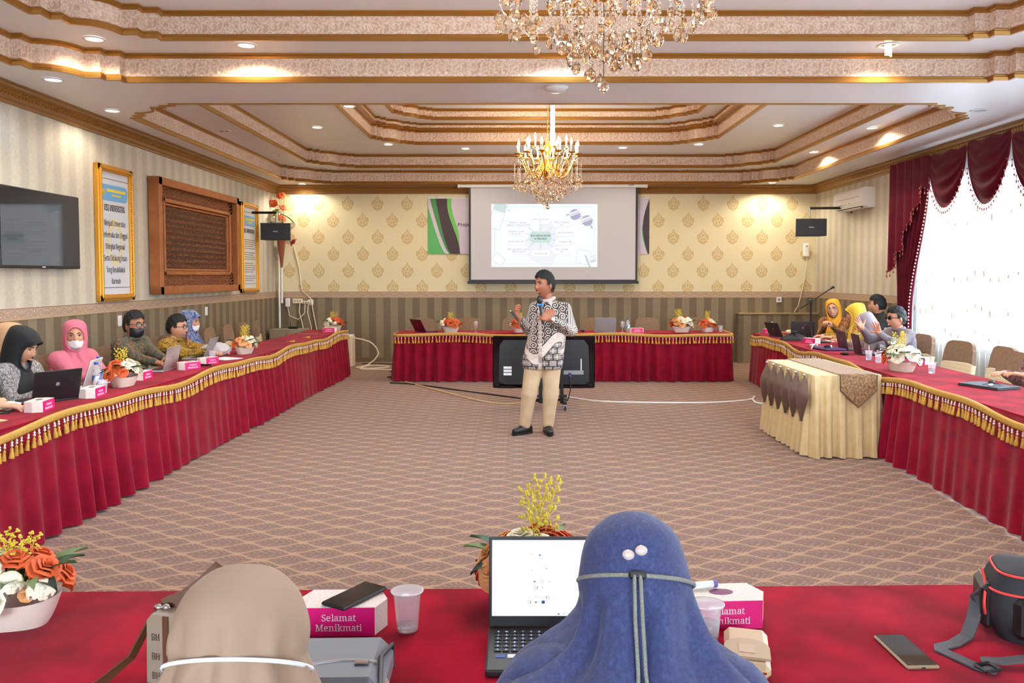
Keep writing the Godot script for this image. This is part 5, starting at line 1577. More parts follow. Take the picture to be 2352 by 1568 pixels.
func glasses(parent: Node, xf: Transform3D, m: Material, dark: bool) -> void:
	var g := MB.new()
	for s in [-1.0, 1.0]:
		var l := []
		for k in 16: l.append(Vector3(s * 0.033 + signf(cos(TAU * k / 16)) * 0.025 * pow(absf(cos(TAU * k / 16)), 0.6), 0.012 + signf(sin(TAU * k / 16)) * 0.018 * pow(absf(sin(TAU * k / 16)), 0.6), 0.103 - 0.01 * absf(cos(TAU * k / 16) + s) * 0.5))
		g.tube(l, 0.0026, 5, false, true)
		g.tube([Vector3(s * 0.058, 0.016, 0.097), Vector3(s * 0.078, 0.012, 0.04), Vector3(s * 0.08, 0.004, -0.015)], 0.0026, 5)
	g.tube([Vector3(-0.009, 0.014, 0.104), Vector3(0, 0.018, 0.106), Vector3(0.009, 0.014, 0.104)], 0.0024, 5)
	var go := part(parent, "glasses", g, m)
	go.transform = xf
	var ln := MB.new()
	for s in [-1.0, 1.0]: ln.ell(Vector3(s * 0.033, 0.012, 0.1), Vector3(0.025, 0.018, 0.0015), 14, 6)
	part(go, "lens", ln, mat(srgb(22, 22, 26), 0.08) if dark else A.glass)

func face_mask(parent: Node, xf: Transform3D, m: Material) -> void:
	var f := func(u: float, w: float) -> Vector3:
		var a := (u - 0.5) * 2.5
		var y := lerpf(-0.012, -0.108, w)
		var bulge := 0.014 * sin(PI * w) * cos(a * 0.9) + 0.02 * exp(-pow(a / 0.25, 2.0) - pow((w - 0.15) / 0.3, 2.0))
		var r := 0.098 + bulge - 0.02 * smoothstep(0.75, 1.0, w)
		return Vector3(sin(a) * (0.076 + 0.004 * sin(PI * w)) * (1.0 - 0.12 * w), y + 0.012 * absf(a) * (1.0 - 2.0 * w) * -0.5, cos(a) * r - 0.004)
	var mo := part(parent, "face_mask", MB.new().grid(24, 12, f), m)
	mo.transform = xf
	var lp := MB.new()
	for s in [-1.0, 1.0]:
		lp.tube([Vector3(s * 0.068, -0.02, 0.03), Vector3(s * 0.08, 0.01, 0.0), Vector3(s * 0.082, 0.0, -0.02), Vector3(s * 0.078, -0.04, -0.005), Vector3(s * 0.066, -0.09, 0.03)], 0.0016, 5)
	part(mo, "ear_loop", lp, m)

const RINGS := [[0.148, -0.012, 0.002, 0.002, 0.0], [0.142, -0.014, 0.04, 0.05, 0.0], [0.114, -0.016, 0.08, 0.096, 0.0], [0.055, -0.016, 0.095, 0.108, 0.0], [-0.02, -0.016, 0.098, 0.108, 0.0], [-0.085, -0.01, 0.094, 0.102, 0.002], [-0.135, 0.0, 0.094, 0.1, 0.004], [-0.19, 0.0, 0.13, 0.118, 0.008], [-0.26, 0.0, 0.195, 0.145, 0.012], [-0.37, 0.0, 0.22, 0.168, 0.018], [-0.46, 0.0, 0.226, 0.172, 0.026]]

# a draped headscarf in the head's axes; the lower rings follow the torso
func scarf(rings: Array, hxf: Transform3D, txf: Transform3D, opening: Array, folds: int, sd: float, nu := 64, nv := 48, flare := 0.0, bl := [-0.11, -0.27]) -> Array:
	var n := rings.size()
	var f := func(u: float, w: float) -> Vector3:
		var t := w * (n - 1)
		var i := mini(int(t), n - 2)
		var fr := t - i
		var v := []
		for c in 5: v.append(cubic_interpolate(rings[i][c], rings[i + 1][c], rings[maxi(i - 1, 0)][c], rings[mini(i + 2, n - 1)][c], fr))
		var a := TAU * u
		var k: float = v[4] * (sin(a * folds + sd + 3.0 * w) + 0.6 * sin(a * (folds * 0.53) + sd * 2.0 - 5.0 * w) + 0.4 * sin(a * folds * 1.7 + w * 9.0))
		var p := Vector3(sin(a) * (maxf(v[2], 0.001) + k), v[0], v[1] + cos(a) * (maxf(v[3], 0.001) + k))
		if flare > 0.0: p.z += flare * exp(-pow((v[0] - 0.075) / 0.03, 2.0)) * pow(maxf(cos(a), 0.0), 3.0)
		var b := smoothstep(bl[0], bl[1], v[0])
		return (hxf * p).lerp(txf * p, b)
	var hole = null
	var m := MB.new()
	if opening.size():
		hole = func(u: float, w: float) -> bool:
			var a := wrapf(TAU * u, -PI, PI)
			var t := w * (n - 1)
			var i := mini(int(t), n - 2)
			var y: float = lerpf(rings[i][0], rings[i + 1][0], t - i)
			return pow(a / opening[2], 2.0) + pow((y - opening[0]) / opening[1], 2.0) < 1.0
	m.grid(nu, nv, f, true, hole)
	if opening.size():
		var rim := []
		for k in 32:
			var b := TAU * k / 32.0
			var y: float = opening[0] + opening[1] * sin(b)
			var w := 0.0
			for i in n - 1:
				if rings[i][0] >= y and y >= rings[i + 1][0]: w = (i + (rings[i][0] - y) / (rings[i][0] - rings[i + 1][0])) / (n - 1)
			rim.append(f.call(fposmod(opening[2] * cos(b) / TAU, 1.0), w))
		m.tube(rim, 0.008, 7, false, true)
	return [m, f]

func person(d: Dictionary) -> Node3D:
	var H: Vector3 = d.head
	var lean: float = d.get("lean", 0.12)
	var turn: float = d.turn
	var hip_y := 0.52
	var D := (H.y - hip_y) / cos(lean)
	var back := Basis(Vector3.UP, turn)
	var at := H - back * Vector3(0, 0, sin(lean) * D)
	at.y = 0.0
	var t := thing("person", d.label, "person", at, turn)
	var inv := t.transform.affine_inverse()
	var dir := Vector3(0, cos(lean), sin(lean))
	var hip := Vector3(0, hip_y, 0)
	var hd := hip + dir * D
	var nb: Vector3 = hd - dir * 0.15 - Vector3(0, 0, 0.012) + d.get("nb", Vector3.ZERO)
	var chest := hip.lerp(nb, 0.66)
	var female: bool = d.get("female", false)
	var sw := 0.155 if female else 0.18
	var skin: Color = d.get("skin", lin(196, 140, 108))
	var hxf := Transform3D(Basis(Vector3.UP, d.get("yaw", 0.0)) * Basis(Vector3.RIGHT, d.get("pitch", 0.1)) * Basis(Vector3.BACK, d.get("roll", 0.0)) * Basis.from_scale(Vector3.ONE * d.get("hs", 1.04)), hd)
	# body: one skin mesh with head, hands and limbs
	var body := MB.new()
	body.cc = skin
	var pr := [[0, nb - dir * 0.03, hd - dir * 0.06, 0.052, 0.048], [0, hip, chest, 0.09, 0.095], [0, chest, nb - dir * 0.03, 0.085, 0.04]]
	var cl := []
	for s in [-1.0, 1.0]:
		cl.append([0, hip + Vector3(s * 0.075, 0.0, 0), chest + Vector3(s * 0.075, 0, 0.01), 0.125, 0.122 if female else 0.13])
		cl.append([0, chest + Vector3(s * 0.08, 0.04, 0), nb + Vector3(s * 0.1, -0.045, 0), 0.105, 0.062])
	cl.append([0, chest, nb - dir * 0.01, 0.1, 0.062])
	var legs := []
	for s in [-1.0, 1.0]:
		var kn := Vector3(s * 0.11, 0.5, 0.42)
		var an := Vector3(s * 0.11, 0.1, 0.4)
		pr.append([0, hip + Vector3(s * 0.09, 0, 0), kn, 0.06, 0.05]); pr.append([0, kn, an, 0.045, 0.035])
		pr.append([0, an, an + Vector3(0, -0.055, 0.12), 0.032, 0.03])
		legs.append([0, hip + Vector3(s * 0.09, 0.0, 0), kn, 0.1, 0.078]); legs.append([0, kn, an, 0.075, 0.062])
		legs.append([0, an - Vector3(0, 0.02, 0), an + Vector3(0, -0.06, 0.14), 0.045, 0.04])
	for e in 2:
		var s := 1.0 if e == 0 else -1.0   # left, then right
		var key: Dictionary = d.get("lh" if e == 0 else "rh", {})
		var W: Vector3 = inv * (key.get("at") if key.has("at") else t.transform * Vector3(s * 0.12, 0.78, 0.4))
		var S := nb + Vector3(s * sw, -0.05, 0)
		var ar := ik(S, W, 0.28, 0.25, Vector3(s * key.get("out", 0.5), -1.0, -0.4))
		var E: Vector3 = ar[0]
		var wr: Vector3 = ar[1]
		var fd := (wr - E).normalized()
		pr.append([0, S, E, 0.042, 0.036]); pr.append([0, E, wr, 0.036, 0.026])
		cl.append([0, nb + Vector3(s * 0.09, -0.05, 0), S, 0.065, 0.068])
		cl.append([0, S, E, 0.066, 0.053])
		if not d.get("short", false): cl.append([0, E, wr - fd * 0.02, 0.052, 0.04])
		var hd_dir: Vector3 = t.transform.basis.inverse() * key.dir if key.has("dir") else Vector3(fd.x, fd.y * 0.4 - 0.05, fd.z)
		var palm: Vector3 = t.transform.basis.inverse() * key.palm if key.has("palm") else Vector3.DOWN
		add_hand(body, skin, wr, hd_dir, palm, key.get("pose", "flat"), e == 0)
	sdf(body, pr, 0.018, 0.03)
	body.add(head(skin, d.get("smile", false)), hxf * Transform3D(Basis.IDENTITY, Vector3(0, 0, 0.008 if d.has("hijab") else 0.0)))
	part(t, "body", body, skin_mat())
	var shirt := MB.new()
	sdf(shirt, cl, 0.017, 0.05)
	part(t, "shirt", shirt, d.cloth)
	var tr := MB.new()
	sdf(tr, legs, 0.022, 0.04)
	part(t, "skirt" if female else "trousers", tr, d.get("lower", A.black))
	if d.has("hijab"):
		var txf := Transform3D(Basis(Vector3.RIGHT, lean), hd + d.get("nb", Vector3.ZERO))
		var op: Array = d.get("opening", [-0.016, 0.102, 0.82])
		part(t, "headscarf", scarf(d.get("rings", RINGS), hxf, Transform3D(Basis.IDENTITY, hd) if d.has("blend") else txf, op, d.get("folds", 9), d.get("sd", 1.0), 72 if d.has("blend") else 64, 64 if d.has("blend") else 46, d.get("peak", 0.0), d.get("blend", [-0.11, -0.27]))[0], d.hijab)
	else:
		var ho := part(t, "hair", hair(1.0, 0.1), mat(srgb(17, 15, 15), 0.7))
		ho.transform = hxf
		var co := []
		for k in 18:
			var a := TAU * k / 18.0
			co.append(nb + dir * (0.02 + 0.012 * cos(a + PI)) + Vector3(sin(a) * 0.07, 0, cos(a) * 0.068 + 0.008))
		part(t, "collar", MB.new().tube(co, 0.017, 7, false, true), d.cloth)
	if d.has("who"): copy(T.chair, at, turn, "banquet chair taken by " + d.who)
	if d.has("mask"): face_mask(t, hxf, d.mask)
	if d.has("glasses"): glasses(t, hxf, d.glasses, d.get("dark", false))
	return t

func build_people() -> void:
	var grn := batik(3, srgb(20, 62, 56), srgb(150, 104, 56), srgb(168, 78, 42), 6.0, 0.2)
	var yel := batik(4, srgb(206, 158, 40), srgb(48, 36, 24), srgb(160, 104, 30), 7.0, 0.24)
	var ora := batik(5, srgb(46, 32, 30), srgb(214, 132, 48), srgb(150, 84, 36), 6.0, 0.28)
	var gry := batik(6, srgb(112, 106, 116), srgb(150, 118, 104), srgb(84, 92, 138), 14.0, 0.2)
	var bw := batik(7, srgb(196, 188, 184), srgb(54, 48, 50), srgb(120, 112, 112), 12.0, 0.3)
	var red := batik(8, srgb(120, 70, 70), srgb(196, 150, 140), srgb(66, 40, 48), 9.0, 0.22)
	var blue_p := batik(9, srgb(74, 92, 142), srgb(206, 208, 220), srgb(60, 76, 124), 7.0, 0.18)
	var cloth := func(c: Color, r := 0.75) -> StandardMaterial3D: return mat(c, r, 0.0, {"rim_enabled": true, "rim": 0.3, "rim_tint": 0.6})
	var sk := lin(206, 150, 118)
	var sk2 := lin(176, 118, 88)
	var white := mat(srgb(240, 242, 246), 0.7)
	var dk := mat(srgb(28, 27, 30), 0.4)
	# along the television wall
	person({"who": "the person with the bare forearm", "label": "person with a bare forearm on the table at the picture's edge", "head": Vector3(-3.8, 1.15, -5.3), "turn": PI / 2, "lean": 0.2, "skin": lin(222, 172, 140), "cloth": batik(12, srgb(58, 60, 58), srgb(84, 86, 82), srgb(70, 72, 70), 16.0), "short": true, "rh": {"at": Vector3(-3.36, 0.79, -5.2)}, "lh": {"at": Vector3(-3.42, 0.8, -5.3), "dir": Vector3(0.3, 0, 1), "out": 1.2}})
	person({"who": "the woman in the black headscarf", "label": "woman in a long black headscarf looking down at her laptop", "female": true, "head": Vector3(-3.76, 1.1, -6.08), "turn": PI / 2 - 0.1, "lean": 0.24, "pitch": 0.4, "skin": sk, "cloth": bw, "hijab": cloth.call(srgb(22, 21, 23)), "peak": 0.045, "opening": [-0.032, 0.118, 0.74], "sd": 2.0, "rh": {"at": Vector3(-3.45, 0.79, -5.86)}, "lh": {"at": Vector3(-3.42, 0.79, -6.05)}})
	person({"who": "the person in the tan headscarf", "label": "person in a tan headscarf behind the black headscarf", "female": true, "head": Vector3(-4.16, 1.1, -6.6), "turn": PI / 2 + 0.3, "lean": 0.15, "skin": sk, "cloth": cloth.call(srgb(198, 156, 112)), "hijab": cloth.call(srgb(206, 160, 118)), "sd": 3.0, "rh": {"at": Vector3(-3.9, 0.75, -6.45)}, "lh": {"at": Vector3(-3.9, 0.75, -6.75)}})
	person({"who": "the woman in the pink headscarf", "label": "woman in a pink headscarf and white mask facing the camera", "female": true, "head": Vector3(-3.97, 1.09, -7.2), "turn": 1.15, "yaw": -0.62, "lean": 0.1, "pitch": 0.02, "skin": sk, "cloth": cloth.call(srgb(206, 110, 128)), "hijab": cloth.call(srgb(214, 112, 132)), "mask": white, "sd": 4.0, "folds": 7, "rh": {"at": Vector3(-3.6, 0.77, -6.95)}, "lh": {"at": Vector3(-3.58, 0.77, -7.15)}})
	person({"who": "the man in green print", "label": "man in green and orange print with a black mask and glasses", "head": Vector3(-3.87, 1.14, -8.1), "turn": PI / 2 - 0.2, "yaw": -0.2, "lean": 0.14, "skin": sk2, "cloth": grn, "mask": dk, "glasses": dk, "hs": 1.1, "rh": {"at": Vector3(-3.48, 0.8, -7.72)}, "lh": {"at": Vector3(-3.45, 0.8, -7.9)}})
	var ym := person({"who": "the man in yellow print", "label": "man in yellow and black print with glasses and a lowered mask", "head": Vector3(-3.82, 1.06, -9.0), "turn": PI / 2 - 0.1, "yaw": 0.05, "lean": 0.22, "skin": sk, "cloth": yel, "glasses": dk, "hs": 1.1, "rh": {"at": Vector3(-3.38, 0.81, -8.72)}, "lh": {"at": Vector3(-3.32, 0.8, -8.98)}})
	var lm := MB.new().grid(10, 8, func(u, w): return Vector3((u - 0.5) * 0.1 + 0.03 * sin(w * 3.0), -0.06 - 0.15 * w, 0.1 + 0.02 * cos((u - 0.5) * 3.0)))
	part(ym, "lowered_mask", lm, cloth.call(srgb(170, 112, 118)), Vector3(0.04, 1.06, 0.1), Vector3(0, 0.6, 0))
	person({"who": "the woman in the blue printed headscarf and mask", "label": "woman in a blue patterned headscarf and white mask, half hidden", "female": true, "head": Vector3(-3.93, 1.08, -9.62), "turn": PI / 2 - 0.05, "lean": 0.14, "skin": sk, "cloth": cloth.call(srgb(80, 92, 132)), "hijab": blue_p, "mask": white, "peak": 0.03, "sd": 5.0, "rh": {"at": Vector3(-3.62, 0.78, -9.55)}, "lh": {"at": Vector3(-3.6, 0.78, -9.8)}})
	# along the windows
	person({"who": "the smiling woman in orange yellow", "label": "smiling woman in an orange yellow headscarf with folded hands", "female": true, "head": Vector3(4.72, 1.13, -12.05), "turn": -0.75, "yaw": 0.2, "roll": 0.16, "lean": 0.16, "pitch": 0.02, "skin": lin(222, 168, 138), "smile": true, "cloth": ora, "hijab": cloth.call(srgb(240, 172, 44)), "hs": 1.12, "sd": 6.0, "folds": 6, "glasses": mat(srgb(150, 110, 90), 0.3), "opening": [-0.014, 0.108, 0.88], "lh": {"at": Vector3(4.56, 0.93, -11.72), "pose": "curled", "dir": Vector3(-0.6, 0.3, 0.3), "palm": Vector3(-0.3, -1, 0)}, "rh": {"at": Vector3(4.5, 0.9, -11.8), "pose": "curled", "dir": Vector3(0.2, 0.3, 0.6), "palm": Vector3(0.3, -1, 0)}})
	person({"who": "the woman in the bright yellow headscarf", "label": "woman in a bright yellow headscarf turned away from the camera", "female": true, "head": Vector3(4.7, 1.1, -11.18), "turn": -PI / 2 - 0.45, "lean": 0.22, "pitch": 0.2, "skin": sk, "cloth": yel, "hijab": cloth.call(srgb(240, 196, 66)), "hs": 1.08, "sd": 7.0, "peak": 0.03, "lh": {"at": Vector3(4.3, 0.79, -11.0)}, "rh": {"at": Vector3(4.32, 0.79, -11.35)}})
	person({"who": "the man in the black shirt", "label": "man in a black shirt behind the yellow headscarf", "head": Vector3(5.18, 1.22, -11.6), "turn": -PI / 2 + 0.1, "yaw": -0.65, "lean": 0.05, "skin": lin(214, 160, 130), "cloth": cloth.call(srgb(30, 32, 36)), "hs": 1.1})
	person({"who": "the woman in the grey lilac headscarf", "label": "woman in a grey lilac headscarf bending over her laptop", "female": true, "head": Vector3(4.5, 1.0, -10.38), "turn": -PI / 2 - 0.35, "lean": 0.42, "pitch": 0.55, "skin": sk, "cloth": cloth.call(srgb(140, 112, 108)), "hijab": cloth.call(srgb(160, 148, 158)), "hs": 1.1, "sd": 8.0, "lh": {"at": Vector3(4.18, 0.79, -10.15)}, "rh": {"at": Vector3(4.2, 0.79, -10.45)}})
	person({"who": "the man in dark glasses", "label": "smiling man in grey blue print and dark glasses raising both hands", "head": Vector3(4.6, 1.12, -9.78), "turn": -PI / 2 + 0.12, "lean": 0.2, "skin": lin(206, 146, 116), "smile": true, "cloth": gry, "glasses": dk, "dark": true, "hs": 1.12, "lh": {"at": Vector3(4.28, 0.95, -9.52), "pose": "open", "dir": Vector3(-0.45, 0.85, 0.1), "palm": Vector3(-0.6, -0.2, 0.7), "out": 0.8}, "rh": {"at": Vector3(4.2, 0.99, -9.8), "pose": "open", "dir": Vector3(-0.55, 0.8, 0.1), "palm": Vector3(0.3, 0.2, 0.9), "out": 0.8}})
	person({"who": "the person in rose and dark red", "label": "person in a rose and dark red print at the picture's edge", "head": Vector3(4.42, 1.17, -6.72), "turn": -PI / 2, "lean": 0.1, "skin": sk, "cloth": red, "rh": {"at": Vector3(4.16, 0.8, -6.85)}, "lh": {"at": Vector3(4.2, 0.81, -6.62)}})
	# at the near table, seen from behind
	var b1 := person({"who": "the woman in plain beige at the near table", "label": "woman in a plain beige headscarf tied with a white band, from behind", "female": true, "head": Vector3(-0.457, 1.0, -1.3), "turn": PI + 0.05, "lean": 0.5, "pitch": 0.35, "nb": Vector3(0, 0.05, -0.03), "skin": sk, "cloth": cloth.call(srgb(160, 131, 108)), "hijab": cloth.call(srgb(164, 135, 112)), "hs": 1.0, "opening": [-0.018, 0.088, 0.66], "folds": 11, "sd": 1.5,
		"rings": [[0.15, -0.012, 0.002, 0.002, 0.0], [0.143, -0.014, 0.045, 0.055, 0.0], [0.112, -0.014, 0.084, 0.1, 0.0], [0.075, -0.012, 0.103, 0.117, 0.0005], [0.045, -0.01, 0.109, 0.119, 0.003], [0.02, -0.008, 0.108, 0.114, 0.0045], [0.008, -0.006, 0.106, 0.11, 0.004], [-0.005, -0.004, 0.109, 0.113, 0.007], [-0.04, 0.0, 0.122, 0.122, 0.012], [-0.1, 0.0, 0.15, 0.135, 0.014], [-0.2, 0.0, 0.205, 0.155, 0.016], [-0.4, 0.0, 0.24, 0.17, 0.02]], "lh": {"at": Vector3(-0.62, 0.79, -1.68)}, "rh": {"at": Vector3(-0.3, 0.79, -1.62)}})
	var h1 := b1.get_node("headscarf") as MeshInstance3D
	tie(b1, 0.012, 0.1145, 0.1165, -0.006, 0.0035, white, "white_band", PI + 0.05, 0.5, 0.35, Vector3(-0.457, 1.0, -1.3), 0.6, 1.0)
	var bt := batik(15, srgb(62, 72, 116), srgb(48, 55, 96), srgb(72, 82, 128), 26.0, 0.3)
	var b2 := person({"who": "the woman in blue at the near table", "label": "woman in a blue patterned headscarf with a grey cord, from behind", "female": true, "head": Vector3(0.215, 1.03, -1.45), "turn": PI - 0.12, "lean": 0.55, "pitch": 0.36, "nb": Vector3(0, 0.05, 0.0), "roll": -0.07, "skin": sk, "cloth": bt, "hijab": bt, "hs": 1.0, "folds": 8, "sd": 2.6,
		"rings": [[0.165, -0.02, 0.002, 0.002, 0.0], [0.156, -0.02, 0.04, 0.05, 0.0], [0.12, -0.016, 0.082, 0.096, 0.0], [0.06, -0.012, 0.1, 0.116, 0.0], [0.03, -0.012, 0.103, 0.118, 0.0005], [-0.005, -0.02, 0.103, 0.119, 0.008], [-0.035, -0.05, 0.116, 0.134, 0.015], [-0.06, -0.085, 0.16, 0.155, 0.018], [-0.09, -0.12, 0.222, 0.17, 0.018], [-0.15, -0.145, 0.255, 0.19, 0.018], [-0.26, -0.18, 0.27, 0.215, 0.02], [-0.42, -0.22, 0.28, 0.23, 0.02]], "blend": [0.02, -0.06], "lh": {"at": Vector3(0.1, 0.8, -1.6)}, "rh": {"at": Vector3(0.33, 0.79, -1.62)}})
	var cord := tri_mat(noise_tex(0.2, srgb(92, 92, 90), srgb(176, 172, 160), 64, 2, 71), 30.0, 0.8)
	tie(b2, 0.05, 0.103, 0.119, -0.011, 0.004, cord, "cord", PI - 0.12, 0.55, 0.36, Vector3(0.215, 1.03, -1.45), 0.3, 1.0)
	presenter()

# a band round the scarf and, for the blue one, its slider, hanging ends and pin
func tie(t: Node3D, y: float, rx: float, rz: float, cz: float, r: float, m: Material, called: String, turn: float, lean: float, pitch: float, H: Vector3, slope: float, hs: float) -> void:
	var hd := t.transform.affine_inverse() * H
	var hxf := Transform3D(Basis(Vector3.RIGHT, pitch), hd)
	var l := []
	for k in 40:
		var a := TAU * k / 40.0
		l.append(hxf * Vector3(sin(a) * (rx + 0.002), y - slope * 0.09 * (cos(a) + 1.0) * 0.5, cz + cos(a) * (rz + 0.002)))
	var b := part(t, called, MB.new().tube(l, r, 7, false, true), m)
	if called == "cord":
		var q := Vector3(0.0, y, cz - rz - 0.006)
		part(b, "slider", MB.new().box(hxf * q, Vector3(0.03, 0.014, 0.014), hxf.basis, 0.004), A.black)
		for s in [-1.0, 1.0]:
			part(b, "cord_end", MB.new().tube([hxf * (q + Vector3(s * 0.005, 0, -0.004)), hxf * (q + Vector3(s * 0.006 - 0.002, -0.07, -0.012)), hxf * (q + Vector3(s * 0.006 - 0.006, -0.15, -0.035)), hxf * (q + Vector3(s * 0.014 - 0.01, -0.24, -0.075)), hxf * (q + Vector3(s * 0.02 - 0.012, -0.36, -0.12))], 0.0035, 6), m)
		for s in [-1.0, 1.0]:
			part(b, "pearl_pin", MB.new().ell(hxf * Vector3(0.004 + s * 0.011, 0.087 + s * 0.004 * -1.0, cz - rz + 0.006), Vector3(0.011, 0.009, 0.008), 10, 8, hxf.basis), A.bead)

func presenter() -> void:
	var t := thing("person", "presenter in black and cream print shirt and khaki trousers holding a microphone", "person", Vector3(0.22, 0, -8.3))
	var skin := lin(166, 104, 77)
	var hd := Vector3(0.052, 1.54, 0.03)
	var nb := Vector3(0.1, 1.36, -0.01)
	var hxf := Transform3D(Basis(Vector3.UP, -0.85) * Basis(Vector3.RIGHT, 0.06) * Basis.from_scale(Vector3.ONE * 1.12), hd)
	var S := {-1: Vector3(-0.04, 1.305, 0.0), 1: Vector3(0.265, 1.295, -0.01)}
	var E := {-1: Vector3(-0.115, 1.075, -0.03), 1: Vector3(0.335, 1.07, 0.02)}
	var W := {-1: Vector3(-0.215, 1.21, 0.2), 1: Vector3(0.1, 1.2, 0.24)}
	var hipp := Vector3(0.045, 0.8, 0)
	var body := MB.new()
	body.cc = skin
	var pr := [[0, nb - Vector3(0, 0.05, 0), hd - Vector3(-0.01, 0.06, 0.01), 0.058, 0.053], [0, hipp, Vector3(0.1, 1.2, 0), 0.11, 0.12]]
	var cl := [[0, Vector3(0.04, 1.18, 0.01), Vector3(-0.045, 0.74, 0.0), 0.115, 0.135], [0, Vector3(0.175, 1.18, 0.0), Vector3(0.11, 0.74, 0.0), 0.115, 0.135], [0, Vector3(0.1, 1.05, 0.06), Vector3(0.04, 0.85, 0.05), 0.11, 0.12], [0, nb - Vector3(0, 0.03, 0), Vector3(0.1, 1.1, 0.02), 0.07, 0.12]]
	for s in [-1, 1]:
		pr.append([0, S[s], E[s], 0.045, 0.038]); pr.append([0, E[s], W[s], 0.038, 0.028])
		cl.append([0, nb + Vector3(s * 0.06, -0.035, 0), S[s], 0.052, 0.056]); cl.append([0, S[s], E[s], 0.062, 0.054]); cl.append([0, E[s], E[s].lerp(W[s], 0.82), 0.053, 0.042])
	var K := {-1: Vector3(-0.105, 0.42, 0.04), 1: Vector3(0.115, 0.41, 0.02)}
	var N := {-1: Vector3(-0.15, 0.085, 0.03), 1: Vector3(0.09, 0.085, 0.02)}
	var toe := {-1: Vector3(-0.75, 0, 0.66), 1: Vector3(0.12, 0, 1.0)}
	var tr := []
	for s in [-1, 1]:
		var h := hipp + Vector3(s * 0.085, 0, 0)
		pr.append([0, h, K[s], 0.075, 0.055]); pr.append([0, K[s], N[s], 0.05, 0.038]); pr.append([0, N[s], N[s] + toe[s] * 0.1 - Vector3(0, 0.05, 0), 0.034, 0.028])
		tr.append([0, h, K[s], 0.105, 0.08]); tr.append([0, K[s], N[s] + Vector3(0, 0.02, 0), 0.078, 0.062])
	sdf(body, pr, 0.016, 0.03)
	body.add(head(skin, false), hxf)
	add_hand(body, skin, W[1], Vector3(-0.62, 0.28, 0.35), Vector3(-0.25, -0.2, -0.9), "grip", true, 1.05)
	add_hand(body, skin, W[-1], Vector3(-0.35, 0.75, 0.35), Vector3(0.75, 0.25, 0.2), "curled", false, 1.05)
	part(t, "body", body, skin_mat())
	var sh := MB.new()
	sdf(sh, cl, 0.0105, 0.028, 0.672)
	var bp := tex(paint(512, 512, batik_presenter))
	part(t, "shirt", sh, mat(Color.WHITE, 0.75, 0.0, {"albedo_texture": bp, "uv1_triplanar": true, "uv1_triplanar_sharpness": 4.0, "uv1_offset": Vector3(0.451, -1.55, 0.0)}))
	var tm := MB.new()
	sdf(tm, tr, 0.013, 0.03, 0.055)
	part(t, "trousers", tm, tri_mat(noise_tex(0.03, srgb(186, 158, 122), srgb(204, 178, 142), 128, 4, 51), 2.0, 0.8, 0.0, {"rim_enabled": true, "rim": 0.2}))
	for s in [-1, 1]:
		var sm := MB.new()
		var q: Vector3 = N[s] * Vector3(1, 0, 1)
		var td: Vector3 = toe[s].normalized()
		sdf(sm, [[0, q + Vector3(0, 0.05, 0) - td * 0.05, q + Vector3(0, 0.042, 0) + td * 0.13, 0.045, 0.036], [0, q + Vector3(0, 0.075, 0) - td * 0.03, q + Vector3(0, 0.05, 0) + td * 0.06, 0.045, 0.04]], 0.009, 0.02, 0.012)
		var so := part(t, "shoe", sm, A.black)
		var sole := MB.new()
		sdf(sole, [[0, q + Vector3(0, 0.03, 0) - td * 0.052, q + Vector3(0, 0.03, 0) + td * 0.135, 0.05, 0.041]], 0.01, 0.01, 0.002)
		var cut := MB.new()
		for i in sole.v.size():
			var p := sole.v[i]
			sole.v[i] = Vector3(p.x, minf(p.y, 0.022), p.z)
		part(so, "sole", sole, A.darkgrey)
	var ho := part(t, "hair", hair(2.0, 0.1), mat(srgb(15, 13, 14), 0.75))
	ho.transform = hxf
	# shirt collar
	var co := []
	for k in 22:
		var a := TAU * k / 22.0
		co.append(nb + Vector3(-0.012 + sin(a) * 0.064, 0.045 - 0.03 * maxf(cos(a + 0.5), 0.0), cos(a) * 0.064 + 0.006))
	var cgrey := mat(srgb(190, 180, 176), 0.75)
	var cm := part(t, "collar", MB.new().tube(co, 0.019, 8, false, true), cgrey)
	for s in [-1.0, 1.0]:
		part(cm, "collar_flap", MB.new().prism(PackedVector2Array([Vector2(0, 0), Vector2(0.055, 0.03), Vector2(0.04, -0.055)]), 0.006, Transform3D(Basis(Vector3.UP, s * 0.5 - 0.3) * Basis.from_scale(Vector3(s, 1, 1)), nb + Vector3(-0.03 + s * 0.012, 0.01, 0.085))), cgrey)
	# watch
	var ww: Vector3 = E[1].lerp(W[1], 0.93)
	var wd: Vector3 = (W[1] - E[1]).normalized()
	var wl := []
	var wx := wd.cross(Vector3.UP).normalized()
	for k in 16: wl.append(ww + (wx * cos(TAU * k / 16.0) + wx.cross(wd) * sin(TAU * k / 16.0)) * 0.036)
	var wo := part(t, "watch_band", MB.new().tube(wl, 0.007, 6, false, true), A.silver)
	part(wo, "watch_face", MB.new().lathe([Vector2(0, 0.006), Vector2(0.018, 0.005), Vector2(0.018, -0.004), Vector2(0, -0.004)], 16, Transform3D(Basis(Quaternion(Vector3.UP, Vector3(0.3, 0.2, 0.9).normalized())), ww + Vector3(0.012, 0.012, 0.036))), A.white)
	# held things
	var mp := thing("handheld_microphone", "black wireless microphone with a blue ring in the presenter's hand", "microphone", Vector3(0.22 + 0.03, 1.15, -8.3 + 0.275))
	var ax := Basis(Vector3.BACK, 0.14) * Basis(Vector3.RIGHT, -0.06)
	part(mp, "handle", MB.new().lathe([Vector2(0, 0.0), Vector2(0.013, 0.002), Vector2(0.015, 0.02), Vector2(0.016, 0.12), Vector2(0.02, 0.19), Vector2(0.018, 0.2), Vector2(0, 0.2)], 16, Transform3D(ax, Vector3.ZERO)), mat(srgb(58, 58, 66), 0.35, 0.4))
